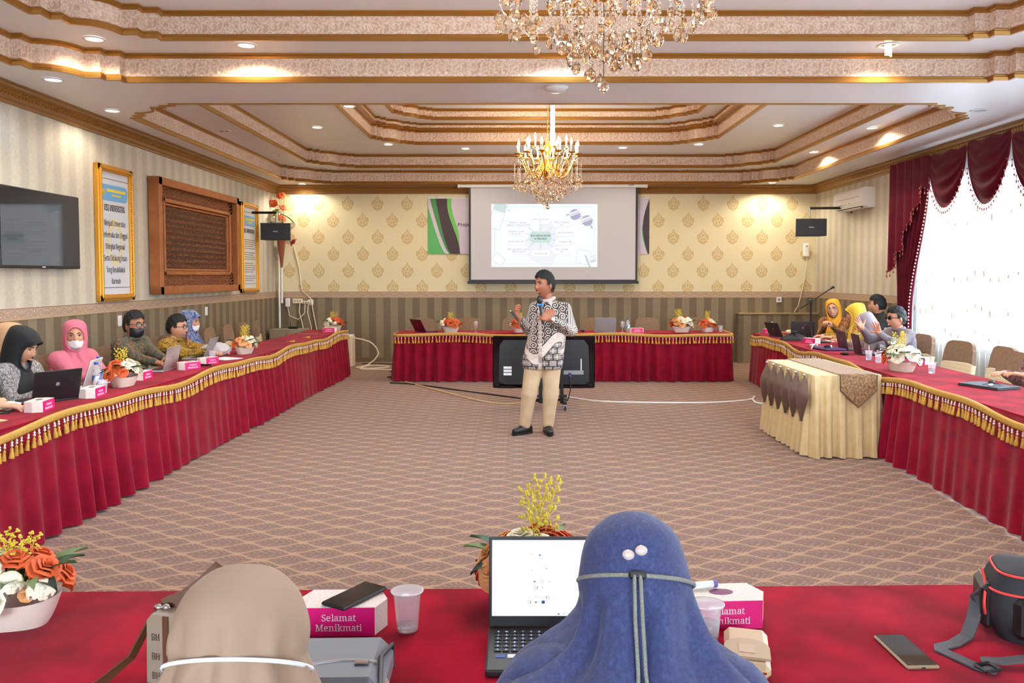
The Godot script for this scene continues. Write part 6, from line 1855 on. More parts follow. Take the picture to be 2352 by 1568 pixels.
	part(mp, "blue_ring", MB.new().lathe([Vector2(0.016, 0.185), Vector2(0.034, 0.192), Vector2(0.036, 0.2), Vector2(0.02, 0.206)], 20, Transform3D(ax, Vector3.ZERO)), mat(srgb(58, 140, 214), 0.4))
	part(mp, "foam", MB.new().ell(ax * Vector3(0, 0.245, 0), Vector3(0.03, 0.045, 0.03), 16, 12, ax), A.black)
	var rc := thing("slide_remote", "small black remote in the presenter's raised hand", "remote", Vector3(0.22 - 0.265, 1.245, -8.3 + 0.265))
	part(rc, "stick", MB.new().box(Vector3.ZERO, Vector3(0.022, 0.13, 0.016), Basis(Vector3.BACK, 0.62), 0.005), A.black)
	part(rc, "button", MB.new().box(Vector3(-0.03, 0.04, 0.008), Vector3(0.012, 0.016, 0.004), Basis(Vector3.BACK, 0.62), 0.001), mat(srgb(206, 206, 70), 0.5))

# ---------- flowers and table things ----------
func rose() -> ArrayMesh:
	if T.has("rose"): return T.rose
	var m := MB.new()
	var r2 := RandomNumberGenerator.new()
	r2.seed = 4
	for L in [[2, 0.004, 0.009, 0.004, 0.032, 0.0, 1.9], [3, 0.007, 0.016, 0.0, 0.032, 0.002, 1.3], [4, 0.01, 0.024, -0.003, 0.03, 0.005, 1.05], [5, 0.012, 0.033, -0.008, 0.024, 0.009, 0.85], [6, 0.014, 0.041, -0.014, 0.013, 0.012, 0.7]]:
		for k in L[0]:
			var a0: float = TAU * (k + r2.randf() * 0.3) / L[0] + L[1] * 90.0
			var f := func(u: float, w: float) -> Vector3:
				var s := (u - 0.5) * 2.0
				var an: float = a0 + s * L[6] * (0.55 + 0.45 * sqrt(w))
				var e := 1.0 - 0.35 * pow(absf(s), 3.0)
				var rr: float = lerpf(L[1] * 0.5, L[2], w) * lerpf(1.0, 1.04, absf(s)) + L[5] * w * w * w
				var yy: float = lerpf(L[3], L[4], sin(w * PI * 0.5) * e) - L[5] * 0.7 * pow(w, 5.0)
				return Vector3(cos(an) * rr, yy, sin(an) * rr)
			m.grid(6, 5, f)
	T.rose = m.done()
	return T.rose

func leaf_mesh() -> ArrayMesh:
	if T.has("leaf"): return T.leaf
	var f := func(u: float, w: float) -> Vector3:
		var hw := 0.02 * sin(PI * pow(u, 0.8)) + 0.0005
		var s := (w - 0.5) * 2.0
		return Vector3(u * 0.085, 0.012 * sin(PI * u) + 0.006 * absf(s) - 0.015 * u * u, s * hw)
	T.leaf = MB.new().grid(8, 4, f).done()
	return T.leaf

func cluster_mesh() -> ArrayMesh:
	if T.has("cluster"): return T.cluster
	var m := MB.new()
	for k in 26:
		var y := 1.0 - (k + 0.5) / 20.0
		if y < -0.35: break
		var a := k * 2.4
		var d := Vector3(cos(a) * sqrt(1 - y * y), y, sin(a) * sqrt(1 - y * y))
		var b := Basis.looking_at(d, Vector3(0.1, 0.3, 0.9))
		for e in 4:
			var o := b * Vector3(cos(e * PI / 2) * 0.007, sin(e * PI / 2) * 0.007, 0)
			m.ell(d * 0.034 + o, Vector3(0.0085, 0.0085, 0.0045), 6, 4, b)
	T.cluster = m.done()
	return T.cluster

func sprig_mesh() -> ArrayMesh:
	if T.has("sprig"): return T.sprig
	var m := MB.new()
	m.tube([Vector3.ZERO, Vector3(0.005, 0.06, 0), Vector3(-0.002, 0.13, 0.004)], 0.0014, 5)
	var r2 := RandomNumberGenerator.new()
	r2.seed = 9
	for k in 16:
		var y := 0.035 + 0.1 * k / 15.0
		var a := k * 2.4
		var e := Vector3(cos(a), 0.5, sin(a)) * (0.024 - 0.012 * k / 15.0) + Vector3(0, y, 0)
		m.tube([Vector3(0.002, y, 0), e], 0.0009, 4, false)
		for q in 3: m.ell(e + Vector3(r2.randf() - 0.5, r2.randf() * 0.8, r2.randf() - 0.5) * 0.01, Vector3.ONE * 0.0036, 5, 4)
	T.sprig = m.done()
	return T.sprig

func planter_mesh() -> ArrayMesh:
	if T.has("planter"): return T.planter
	var f := func(u: float, w: float) -> Vector3:
		var a := TAU * u
		var k := lerpf(0.72, 1.0, pow(w, 0.8))
		return Vector3(0.115 * k * signf(cos(a)) * pow(absf(cos(a)), 0.7), 0.075 * w + 0.012 * w * cos(a) * cos(a), 0.065 * k * signf(sin(a)) * pow(absf(sin(a)), 0.7))
	var m := MB.new().grid(36, 6, f, true)
	var g := func(u: float, w: float) -> Vector3:
		var p: Vector3 = f.call(u, 0.9)
		return Vector3(p.x * 0.96 * (1.0 - w), 0.066 + p.y * 0.0, p.z * 0.96 * (1.0 - w))
	m.grid(36, 3, g, true)
	var b := func(u: float, w: float) -> Vector3:
		var p: Vector3 = f.call(u, 0.0)
		return Vector3(p.x * (1.0 - w), 0.0, p.z * (1.0 - w))
	m.grid(36, 2, b, true)
	T.planter = m.done()
	return T.planter

func bouquet(label: String, x: float, z: float, turn: float, sc: float, sd: int, tall := 1.0, orange_first := true) -> Node3D:
	var t := thing("flower_arrangement", label, "flowers", Vector3(x, TH, z), turn, "silk flower arrangements on the tables")
	var r2 := RandomNumberGenerator.new()
	r2.seed = sd * 31 + 7
	part(t, "planter", planter_mesh(), A.planter).scale = Vector3(0.95, 0.85, 0.95) * sc
	var n := 17
	for k in n:
		var y := 1.0 - (k + 0.7) / (n + 1.5)
		var a := k * 2.4 + sd
		var rr := sqrt(1.0 - y * y)
		var d := Vector3(cos(a) * rr, y, sin(a) * rr)
		var pos := Vector3(d.x * 0.125, 0.075 + d.y * 0.09, d.z * 0.085) * sc
		var q := Quaternion(Vector3.UP, (d + Vector3(0, 0.25, 0)).normalized())
		var pick := (k + (0 if orange_first else 1)) % 5
		var o: MeshInstance3D
		if pick == 3:
			o = part(t, "hydrangea", cluster_mesh(), A.petal_cream, pos)
			o.scale = Vector3.ONE * sc * 0.8
		else:
			o = part(t, "rose", rose(), [A.petal_orange, A.petal_cream, A.petal_orange, null, A.petal_cream if sd % 3 else A.petal_peach][pick], pos)
			o.quaternion = q
			o.scale = Vector3.ONE * sc * (0.7 + 0.18 * r2.randf())
	for k in 16:
		var a := TAU * k / 16.0 + r2.randf() * 0.3
		var o := part(t, "leaf", leaf_mesh(), [A.green, A.leaf_dark, A.green_pale][k % 3], Vector3(cos(a) * 0.075, 0.075 + 0.03 * r2.randf(), sin(a) * 0.05) * sc, Vector3(0, -a, 0.1 + 0.7 * r2.randf()))
		o.scale = Vector3.ONE * sc * (0.9 + 0.5 * r2.randf())
	for k in 4:
		var o := part(t, "berry_sprig", sprig_mesh(), A.yellow, Vector3((r2.randf() - 0.5) * 0.07, 0.11, (r2.randf() - 0.5) * 0.05) * sc, Vector3((r2.randf() - 0.5) * 0.5, r2.randf() * 3.0, (r2.randf() - 0.5) * 0.55))
		o.scale = Vector3(1, tall, 1) * sc
	for k in 5:
		var a := k * 1.3 + sd
		part(t, "small_blossom", rose(), A.petal_red if k % 2 else A.petal_peach, Vector3(cos(a) * 0.1, 0.09 + 0.01 * k, sin(a) * 0.07) * sc, Vector3(sin(a) * 0.9, 0, -cos(a) * 0.9)).scale = Vector3.ONE * sc * 0.34
	return t

func snack_box(label: String, x: float, z: float, turn: float, y := TH) -> Node3D:
	var t := thing("snack_box", label, "box", Vector3(x, y, z), turn, "pink and cream snack boxes")
	part(t, "body", MB.new().box(Vector3(0, 0.036, 0), Vector3(0.178, 0.072, 0.115), Basis.IDENTITY, 0.002), A.card)
	for s in [-1, 1]:
		var f := part(t, "pink_panel", MB.new().box(Vector3(0, 0.036, s * 0.0578), Vector3(0.176, 0.07, 0.0014)), A.pink)
		if s > 0:
			words(f, "text_line", "Selamat", 0.022, A.paper, Vector3(0, 0.046, 0.0586), 0.0, 1.0, HORIZONTAL_ALIGNMENT_CENTER, "Droid Serif")
			words(f, "text_line", "Menikmati", 0.022, A.paper, Vector3(0, 0.021, 0.0586), 0.0, 1.0, HORIZONTAL_ALIGNMENT_CENTER, "Droid Serif")
		part(t, "side_flap", MB.new().prism(PackedVector2Array([Vector2(-0.055, 0.0), Vector2(0.055, 0.0), Vector2(0.0, 0.022)]), 0.068, Transform3D(Basis(Vector3(0, 0, 1), Vector3(s, 0, 0), Vector3(0, 1, 0)), Vector3(s * 0.089, 0.002, 0))), A.card)
	part(t, "printed_oval", MB.new().lathe([Vector2(0, 0.001), Vector2(0.024, 0.0008), Vector2(0.024, 0)], 18, Transform3D(Basis.from_scale(Vector3(1.3, 1, 0.8)), Vector3(0, 0.072, 0))), mat(srgb(120, 52, 92), 0.5))
	return t

func cup(label: String, x: float, z: float, lid: bool, level: float, straw := false) -> Node3D:
	var t := thing("plastic_cup", label, "cup", Vector3(x, TH, z), 0.0, "clear plastic water cups")
	part(t, "cup_wall", MB.new().lathe([Vector2(0.0, 0.0008), Vector2(0.0235, 0.001), Vector2(0.026, 0.004), Vector2(0.0345, 0.098), Vector2(0.040, 0.099), Vector2(0.040, 0.102), Vector2(0.0335, 0.1015), Vector2(0.0245, 0.005), Vector2(0.0, 0.0035)], 28), A.plastic)
	if level > 0:
		var r := lerpf(0.0252, 0.0335, level)
		part(t, "water", MB.new().lathe([Vector2(0, 0.004), Vector2(0.0245, 0.005), Vector2(r, 0.004 + 0.095 * level), Vector2(0, 0.004 + 0.095 * level)], 24), A.water)
	if lid: part(t, "film_lid", MB.new().lathe([Vector2(0, 0.1035), Vector2(0.02, 0.1045), Vector2(0.036, 0.103), Vector2(0.0415, 0.1025), Vector2(0.0405, 0.1)], 28), A.frost)
	if straw: part(t, "straw", MB.new().tube([Vector3(0.01, 0.01, 0), Vector3(-0.005, 0.16, 0.008)], 0.0025, 6), A.paper)
	return t

func bottle(label: String, x: float, z: float) -> Node3D:
	var t := thing("water_bottle", label, "bottle", Vector3(x, TH, z), 0.0, "plastic water bottles")
	part(t, "bottle_wall", MB.new().lathe([Vector2(0, 0.001), Vector2(0.026, 0.001), Vector2(0.031, 0.008), Vector2(0.029, 0.03), Vector2(0.031, 0.035), Vector2(0.029, 0.05), Vector2(0.031, 0.055), Vector2(0.031, 0.125), Vector2(0.026, 0.14), Vector2(0.03, 0.15), Vector2(0.022, 0.18), Vector2(0.013, 0.195), Vector2(0.013, 0.205)], 20), A.plastic)
	part(t, "cap", MB.new().lathe([Vector2(0, 0.222), Vector2(0.014, 0.221), Vector2(0.0155, 0.217), Vector2(0.0155, 0.203), Vector2(0, 0.203)].map(func(q): return q), 16), mat(srgb(52, 92, 190), 0.4))
	var lb := func(u: float, w: float) -> Color: return srgb(70, 130, 214) if fmod(u * 3.0 + w * 0.4, 1.0) < 0.5 else srgb(236, 240, 246)
	if not A.has("label"): A.label = mat(Color.WHITE, 0.4, 0.0, {"albedo_texture": tex(paint(64, 32, lb))})
	part(t, "label", MB.new().lathe([Vector2(0.0315, 0.065), Vector2(0.0315, 0.118)], 24), A.label)
	part(t, "water", MB.new().lathe([Vector2(0, 0.003), Vector2(0.026, 0.004), Vector2(0.028, 0.12), Vector2(0, 0.12)], 16), A.water)
	return t

func goblet(label: String, x: float, z: float) -> void:
	var t := thing("goblet", label, "glass", Vector3(x, TH, z), 0.0, "stemmed glasses")
	part(t, "glass_bowl", MB.new().lathe([Vector2(0.004, 0.07), Vector2(0.02, 0.078), Vector2(0.032, 0.1), Vector2(0.034, 0.125), Vector2(0.03, 0.155), Vector2(0.0285, 0.155), Vector2(0.032, 0.125), Vector2(0.03, 0.102), Vector2(0.0, 0.082)], 20), A.glass)
	part(t, "stem", MB.new().lathe([Vector2(0, 0.001), Vector2(0.031, 0.001), Vector2(0.03, 0.005), Vector2(0.006, 0.012), Vector2(0.004, 0.04), Vector2(0.0055, 0.072)], 16), A.plastic)
	part(t, "cover", MB.new().lathe([Vector2(0.035, 0.155), Vector2(0.03, 0.165), Vector2(0.006, 0.172), Vector2(0.008, 0.182), Vector2(0.0, 0.186)], 16), A.frost)

func laptop(label: String, x: float, z: float, turn: float, open: float, m: Material, screen := false, w := 0.33, y := TH) -> Node3D:
	var t := thing("laptop", label, "laptop", Vector3(x, y, z), turn, "laptops")
	var d := 0.225
	part(t, "base", MB.new().box(Vector3(0, 0.009, 0), Vector3(w, 0.016, d), Basis.IDENTITY, 0.004), m)
	var lid := Node3D.new()
	lid.name = "lid"
	t.add_child(lid)
	lid.position = Vector3(0, 0.018, -d / 2 + 0.006)
	lid.rotation.x = -open
	part(lid, "shell", MB.new().box(Vector3(0, 0.108, -0.003), Vector3(w, 0.215, 0.008), Basis.IDENTITY, 0.003), m)
	var scr := mat(srgb(16, 17, 20), 0.15)
	if screen:
		var px := func(u: float, v: float) -> Color:
			var c := Color.WHITE
			if v > 0.955: c = srgb(236, 242, 248)
			for q in [[0.3, 0.19, 0], [0.36, 0.2, 1], [0.41, 0.38, 2], [0.3, 0.4, 2], [0.32, 0.55, 1], [0.375, 0.55, 3], [0.43, 0.55, 2], [0.33, 0.63, 3], [0.38, 0.63, 2], [0.33, 0.75, 2], [0.42, 0.76, 3], [0.28, 0.82, 4], [0.33, 0.82, 1], [0.385, 0.82, 5], [0.5, 0.975, 1], [0.54, 0.975, 2], [0.58, 0.975, 2], [0.62, 0.975, 1]]:
				var e: Vector2 = Vector2((u - q[0]) * 1.6, v - q[1]).abs()
				var k := 0.012 if q[2] < 3 else 0.02
				if e.x < k and e.y < k:
					if q[2] == 5: c = srgb(40, 70, 130)
					elif q[2] in [3, 4]: c = srgb(120, 126, 150) if maxf(e.x, e.y) > k * 0.7 else Color.WHITE
					else: c = srgb(90, 104, 160) if q[2] == 1 else srgb(180, 190, 210)
			return c
		scr = mat(srgb(20, 20, 20), 0.3, 0.0, {"emission_enabled": true, "emission": Color.BLACK, "emission_texture": tex(paint(320, 200, px)), "emission_energy_multiplier": 1.15})
	part(lid, "bezel", MB.new().box(Vector3(0, 0.108, 0.0015), Vector3(w - 0.004, 0.211, 0.002)), A.black)
	var q := MB.new()
	var hw := w / 2 - 0.008
	q.poly([Vector3(-hw, 0.207, 0.003), Vector3(hw, 0.207, 0.003), Vector3(hw, 0.026, 0.003), Vector3(-hw, 0.026, 0.003)], Vector3.BACK, [Vector2(0, 0), Vector2(1, 0), Vector2(1, 1), Vector2(0, 1)])
	part(lid, "screen", q, scr)
	part(lid, "emblem", MB.new().lathe([Vector2(0, 0.0075), Vector2(0.014, 0.0073)], 14, Transform3D(Basis(Vector3.RIGHT, -PI / 2), Vector3(0, 0.115, 0))), A.grey)
	var key := MB.new().box(Vector3.ZERO, Vector3(0.0165, 0.003, 0.0145), Basis.IDENTITY, 0.001).done()
	var km := mat(srgb(34, 34, 38), 0.5)
	if screen:
		for r in 6:
			for c in 16:
				var k := part(t, "key", key, km, Vector3(-0.1475 + c * 0.0197, 0.0185, -0.075 + r * 0.0187))
				words(k, "key_mark_light", "qwertyuiopasdfghjklzxcvbnm1234567890"[(r * 16 + c) % 36], 0.009, mat(srgb(20, 20, 30), 0.5, 0.0, {"emission_enabled": true, "emission": Color(0.75, 0.8, 1.0), "emission_energy_multiplier": 0.8}) if not A.has("keyglow") else A.keyglow, Vector3(0, 0.002, 0)).rotation.x = -PI / 2
		part(t, "touchpad", MB.new().box(Vector3(-0.01, 0.0175, 0.075), Vector3(0.11, 0.002, 0.062)), A.darkgrey)
		part(t, "blue_sticker", MB.new().box(Vector3(-0.14, 0.0176, 0.046), Vector3(0.022, 0.001, 0.016)), mat(srgb(36, 66, 150), 0.4))
		part(t, "white_sticker", MB.new().box(Vector3(-0.112, 0.0176, 0.046), Vector3(0.024, 0.001, 0.016)), A.paper)
	else:
		part(t, "keyboard", MB.new().box(Vector3(0, 0.0178, -0.02), Vector3(w - 0.05, 0.002, 0.1)), km)
	return t

func phone(label: String, x: float, y: float, z: float, turn: float, body: Material, face: Material) -> Node3D:
	var t := thing("smartphone", label, "phone", Vector3(x, y, z), turn)
	part(t, "case", MB.new().box(Vector3(0, 0.0045, 0), Vector3(0.077, 0.009, 0.162), Basis.IDENTITY, 0.004), body)
	part(t, "glass_front", MB.new().box(Vector3(0, 0.0092, 0), Vector3(0.069, 0.001, 0.153), Basis.IDENTITY, 0.0004), face)
	part(t, "charging_port", MB.new().box(Vector3(0, 0.0045, 0.081), Vector3(0.01, 0.003, 0.001)), A.black)
	return t

func build_items() -> void:
	A.keyglow = mat(srgb(20, 20, 30), 0.5, 0.0, {"emission_enabled": true, "emission": Color(0.75, 0.8, 1.0), "emission_energy_multiplier": 0.8})
	# flowers
	bouquet("largest flower arrangement with orange and cream roses on the near table", -1.28, -2.0, 0.2, 1.05, 1, 0.8)
	bouquet("flower arrangement hidden behind the open near laptop, tall yellow sprig", 0.04, -2.14, 0.4, 1.1, 3, 1.35, false)
	bouquet("flower arrangement between water bottle and pink box by the silver laptop", -3.16, -6.42, 1.4, 1.2, 5)
	bouquet("flower arrangement beside the clear plastic wrapping", -3.1, -9.1, 1.2, 1.15, 6, 1.2)
	bouquet("small flower arrangement at the far end of the long table", -2.98, -13.0, 0.3, 1.2, 8)
	bouquet("flower arrangement next to the maroon laptop", -1.06, -12.62, 0.0, 1.25, 9, 1.0)
	bouquet("flower arrangement half hidden behind the presenter", 0.03, -12.62, 0.5, 1.2, 10, 1.0)
	bouquet("wider flower arrangement near the end of the far table", 2.57, -12.66, 0.0, 1.35, 12, 1.1)
	bouquet("flower arrangement last on the far table, by the clear tumbler", 3.0, -12.72, 0.6, 1.15, 13, 1.2, false)
	bouquet("flower arrangement beside the steel tumbler on the window side table", 3.56, -7.45, -1.2, 1.35, 14, 1.1, false)
	# snack boxes
	snack_box("open pink snack box nearest on the long table, by the mouse", -3.14, -5.25, PI / 2 + 0.15)
	snack_box("pink snack box beside the black laptop", -3.11, -5.85, PI / 2 + 0.1)
	snack_box("pink snack box tucked behind the long table's flowers", -3.22, -6.85, PI / 2)
	snack_box("pink snack box beside the silver laptop, cream side showing", -3.12, -7.6, PI / 2 - 0.5)
	snack_box("pink snack box with a cable against it", -3.1, -8.02, PI / 2 - 0.35)
	snack_box("pink snack box at the far end of the long table", -2.96, -12.62, 0.05)
	snack_box("pink snack box on the far table by the silver laptop", 1.85, -12.55, 0.05)
	snack_box("pink snack box at the corner of the window side table", 3.86, -12.3, -PI / 2 + 0.9)
	snack_box("pink snack box behind the black cloth bag", 3.84, -10.5, -PI / 2 + 0.6)
	snack_box("pink snack box behind the window side flowers", 4.02, -8.06, -PI / 2 + 0.7)
	var nb := snack_box("pink snack box with a black phone on top", -0.44, -1.99, 0.02)
	snack_box("pink snack box behind the blue headscarf with a water cup", 0.52, -2.03, 0.06)
	var sp := thing("rolled_napkin", "white rolled napkin on the snack box by the blue headscarf", "napkin", Vector3(0.475, TH + 0.074, -2.05), 0.3)
	part(sp, "roll", MB.new().tube([Vector3(-0.04, 0.009, 0), Vector3(0.04, 0.009, 0.004)], 0.009, 10), A.paper)
	part(sp, "end_print", MB.new().tube([Vector3(0.03, 0.009, 0.003), Vector3(0.041, 0.009, 0.004)], 0.0095, 10), mat(srgb(120, 110, 170), 0.5))
	# cups, bottles, glasses
	cup("sealed plastic water cup beside the box with the phone", -0.275, -1.965, true, 0.12)
	cup("plastic water cup in front of the snack box by the blue headscarf", 0.45, -1.885, true, 0.55)
	cup("clear plastic cup beside the black laptop's pink box", -3.12, -6.02, false, 0.2)
	cup("plastic cup beyond the long table's flowers", -3.45, -7.2, true, 0.5)
	cup("plastic cup behind the pink box with the cable", -3.2, -8.4, true, 0.5)
	cup("clear tumbler at the end of the far table", 3.2, -12.7, false, 0.3)
	cup("plastic cup at the corner of the window side table", 3.8, -12.15, false, 0.4)
	cup("plastic cup with straw nearest the last black laptop", 3.67, -8.4, false, 0.6, true)
	cup("plastic cup with water, front one beside the steel tumbler", 3.66, -8.15, false, 0.6)
	cup("plastic cup with straw just behind another, by the steel tumbler", 3.8, -8.42, false, 0.5, true)
	cup("plastic cup against the planter of the window side flowers", 3.74, -7.25, false, 0.5)
	bottle("water bottle with blue cap right beside the long table's flowers", -3.24, -6.16)
	bottle("water bottle with blue cap before the pink headscarf", -3.45, -6.6)
	bottle("water bottle just behind the presenter's elbow", 0.87, -12.5)
	bottle("water bottle beside the silver laptop on the far table", 1.72, -12.6)
	goblet("covered stemmed glass between two bouquets on the far table", -0.66, -12.55)
	goblet("covered stemmed glass beside the far silver laptop", 1.63, -12.55)
	goblet("covered stemmed glass at the corner of the window side table", 3.92, -12.42)
	# laptops
	laptop("open near laptop with a bright white screen", 0.1, -1.84, 0.0, 0.2, A.darkgrey, true, 0.345)
	laptop("black laptop in front of the black headscarf", -3.34, -5.68, -PI / 2 - 0.55, 0.25, A.black)
	laptop("white laptop with dark marks on its lid, behind the black laptop", -3.52, -6.35, -PI / 2 + 0.2, 0.3, A.white, false, 0.3)
	laptop("silver laptop in front of the man in green print", -3.36, -7.48, -PI / 2 + 0.05, 0.22, A.silver)
	laptop("grey laptop in front of the man in yellow print", -3.44, -8.6, -PI / 2 + 0.1, 0.35, A.grey)
	laptop("maroon laptop standing at an angle on the far table", -1.45, -12.72, PI - 0.9, 0.5, mat(srgb(84, 24, 40), 0.3))
	laptop("silver laptop seen from behind on the far table", 1.37, -12.72, PI, 0.15, A.grey)
	laptop("thin laptop nearest the table corner with the goblet", 3.85, -11.7, PI / 2 + 0.3, 0.45, A.darkgrey)
	laptop("laptop half turned in front of the smiling woman", 4.2, -11.9, PI - 0.25, 0.3, A.darkgrey)
	laptop("black laptop by the charger, in front of the smiling woman's arm", 4.02, -10.75, PI / 2 - 0.1, 0.2, A.black)
	laptop("black laptop with a round emblem behind the purple sleeve", 4.0, -9.6, PI / 2 - 0.05, 0.2, mat(srgb(54, 46, 52), 0.4))
	laptop("largest black laptop before the man in dark glasses", 3.95, -9.05, PI / 2 - 0.15, 0.2, A.black)
	# closed laptop with a headset on it
	var cl := thing("closed_laptop", "closed grey laptop lying at the window side table's end", "laptop", Vector3(3.73, TH, -6.35), PI / 2 + 0.35)
	part(cl, "base", MB.new().box(Vector3(0, 0.008, 0), Vector3(0.36, 0.014, 0.25), Basis.IDENTITY, 0.005), A.darkgrey)
	part(cl, "closed_lid", MB.new().box(Vector3(0, 0.019, 0), Vector3(0.36, 0.008, 0.25), Basis.IDENTITY, 0.003), mat(srgb(52, 53, 58), 0.65))
	var hd := thing("desk_microphone", "small black foam microphone lying on the closed laptop", "microphone", Vector3(3.74, TH + 0.023, -6.33), 0.4)
	part(hd, "foam", MB.new().ell(Vector3(0.0, 0.02, 0), Vector3(0.03, 0.02, 0.022), 14, 10), A.black)
	part(hd, "lead", MB.new().tube([Vector3(0, 0.01, 0), Vector3(0.06, 0.004, 0.03), Vector3(0.1, 0.003, -0.02), Vector3(0.05, 0.003, -0.06), Vector3(-0.06, 0.003, -0.03)], 0.003, 5), A.black)
	part(hd, "clip", MB.new().box(Vector3(-0.05, 0.008, 0.03), Vector3(0.04, 0.014, 0.02), Basis.IDENTITY, 0.003), A.paper)
	# things on the long table
	phone("black phone beside the mouse at the near end of the long table", -3.32, TH, -5.18, 0.4, A.black, A.gloss)
	solo("computer_mouse", MB.new().ell(Vector3(0, 0.016, 0), Vector3(0.03, 0.02, 0.055), 16, 10), A.black, "black mouse beside the open pink snack box", "mouse", Vector3(-3.27, TH + 0.009, -5.34), Vector3(0, 1.2, 0))
	solo("computer_mouse", MB.new().ell(Vector3(0, 0.016, 0), Vector3(0.03, 0.02, 0.055), 16, 10), A.black, "black mouse behind the presenter on the far table", "mouse", Vector3(1.02, TH + 0.004, -12.7), Vector3(0, 0.3, 0))
	for q in [[-3.46, -5.5, 0.4, 0.21, 0.297, A.paper, "white papers under the black laptop's shade"], [-3.24, -4.86, 1.1, 0.11, 0.23, mat(srgb(226, 190, 140), 0.7), "tan envelope at the near end of the long table"], [-3.12, -8.55, 1.0, 0.21, 0.29, A.paper, "white paper sheets beside the wrapped flowers"], [-3.4, -6.72, 0.2, 0.2, 0.25, A.paper, "white sheet standing behind the water bottle"], [4.12, -10.9, 0.3, 0.25, 0.3, mat(srgb(222, 226, 214), 0.6), "open workbook before the smiling woman"], [-3.2, -12.2, 0.2, 0.3, 0.06, mat(srgb(120, 130, 84), 0.6), "green ruler strip on the empty part of the long table"], [3.98, -11.45, 0.5, 0.21, 0.29, A.paper, "white papers beside the thin corner laptop"]]:
		var pm := MB.new()
		for k in 3: pm.box(Vector3(0.004 * k, 0.0015 + 0.002 * k, 0.003 * k), Vector3(q[3], 0.0015, q[4]), Basis(Vector3.UP, 0.03 * k))
		solo("paper_sheets" if q[6].contains("white") else "envelope" if q[6].contains("envelope") else "workbook" if q[6].contains("workbook") else "ruler", pm, q[5], q[6], "ruler" if q[6].contains("ruler") else "envelope" if q[6].contains("envelope") else "paper", Vector3(q[0], TH, q[1]), Vector3(0, q[2], 0))
	var cr := RandomNumberGenerator.new()
	cr.seed = 17
	var wf := func(u: float, w: float) -> Vector3:
		var a := TAU * u
		var r := 0.1 * sin(PI * (0.12 + 0.8 * w)) * (1.0 + 0.25 * sin(a * 5.0 + w * 7.0))
		return Vector3(cos(a) * r * 1.5, 0.004 + 0.15 * w, sin(a) * r)
	solo("plastic_wrapping", MB.new().grid(40, 10, wf, true), A.frost, "crumpled clear plastic wrapping beside the flowers", "wrapping", Vector3(-3.33, TH, -8.85), Vector3(0, 0.6, 0))
	solo("charger_lead", MB.new().tube([Vector3(0, 0.008, 0), Vector3(0.06, 0.02, 0.05), Vector3(-0.02, 0.03, 0.1), Vector3(-0.05, 0.012, 0.02), Vector3(0.04, 0.012, -0.04), Vector3(0.08, 0.008, 0.08)], 0.007, 6), A.black, "coiled black lead beside the pink box", "cable", Vector3(-3.05, TH, -7.85), Vector3.ZERO)
	for q in [[-3.0, -10.6], [-2.98, -11.3]]:
		solo("loose_tassel", T.tassel, A.tassel, "loose gold tassel lying on the empty long table, %s one" % ("nearer" if q[1] > -11 else "farther"), "tassel", Vector3(q[0] - 0.05, TH + 0.018, q[1]), Vector3(0, 0.4, PI / 2))
	# things on the window side table
	var bg := func(u: float, w: float) -> Vector3:
		var a := TAU * u
		var k := sin(PI * (0.5 + 0.5 * w)) * (1.0 + 0.1 * sin(a * 3.0) + 0.06 * sin(a * 7.0 + w * 4.0)) + 0.02
		return Vector3(cos(a) * 0.2 * k, 0.003 + 0.085 * w * (1.0 + 0.25 * sin(a * 2.0)), sin(a) * 0.15 * k)
	var bb := thing("cloth_bag", "black cloth bag crumpled on the window side table", "bag", Vector3(3.8, TH, -11.1), 0.5)
	part(bb, "body", MB.new().grid(40, 12, bg, true), mat(srgb(26, 25, 28), 0.8))
	part(bb, "handle", MB.new().tube([Vector3(-0.06, 0.07, 0), Vector3(-0.03, 0.12, 0.02), Vector3(0.05, 0.11, 0.02), Vector3(0.09, 0.06, 0)], 0.009, 6), A.black)
	var ps := thing("laptop_sleeve", "purple laptop sleeve lying by the table edge", "sleeve", Vector3(3.72, TH, -9.62), 0.1)
	part(ps, "pouch", MB.new().box(Vector3(0, 0.016, 0), Vector3(0.27, 0.03, 0.38), Basis.IDENTITY, 0.012), mat(srgb(84, 48, 104), 0.7))
	part(ps, "zip", MB.new().box(Vector3(-0.134, 0.016, 0), Vector3(0.004, 0.006, 0.34)), A.darkgrey)
	var hp := thing("earphones", "coiled black and white earphones on the purple sleeve", "earphones", Vector3(3.66, TH + 0.032, -9.5), 0.0)
	var hc := []
	for k in 40: hc.append(Vector3(cos(k * 0.7) * (0.045 - 0.0004 * k), 0.006 + 0.0006 * k, sin(k * 0.7) * (0.035 - 0.0003 * k)))
	part(hp, "coil", MB.new().tube(hc, 0.004, 5), A.black)
	part(hp, "tie", MB.new().box(Vector3(0.04, 0.018, 0), Vector3(0.02, 0.03, 0.03), Basis.IDENTITY, 0.004), A.paper)
	var ch := thing("charger_brick", "white charger with a lead looping over the table edge", "charger", Vector3(3.7, TH, -10.05), 0.3)
	part(ch, "brick", MB.new().box(Vector3(0, 0.016, 0), Vector3(0.06, 0.03, 0.1), Basis.IDENTITY, 0.006), A.cream)
	part(ch, "lead", MB.new().tube([Vector3(0, 0.02, 0.05), Vector3(-0.1, 0.05, 0.16), Vector3(-0.2, 0.05, 0.25), Vector3(-0.27, -0.05, 0.28), Vector3(-0.29, -0.2, 0.28), Vector3(-0.3, -0.4, 0.27)], 0.008, 6), A.white)
	var tm := thing("steel_tumbler", "tall dark tumbler with steel band and grey lid", "tumbler", Vector3(3.93, TH, -8.45), 0.0)
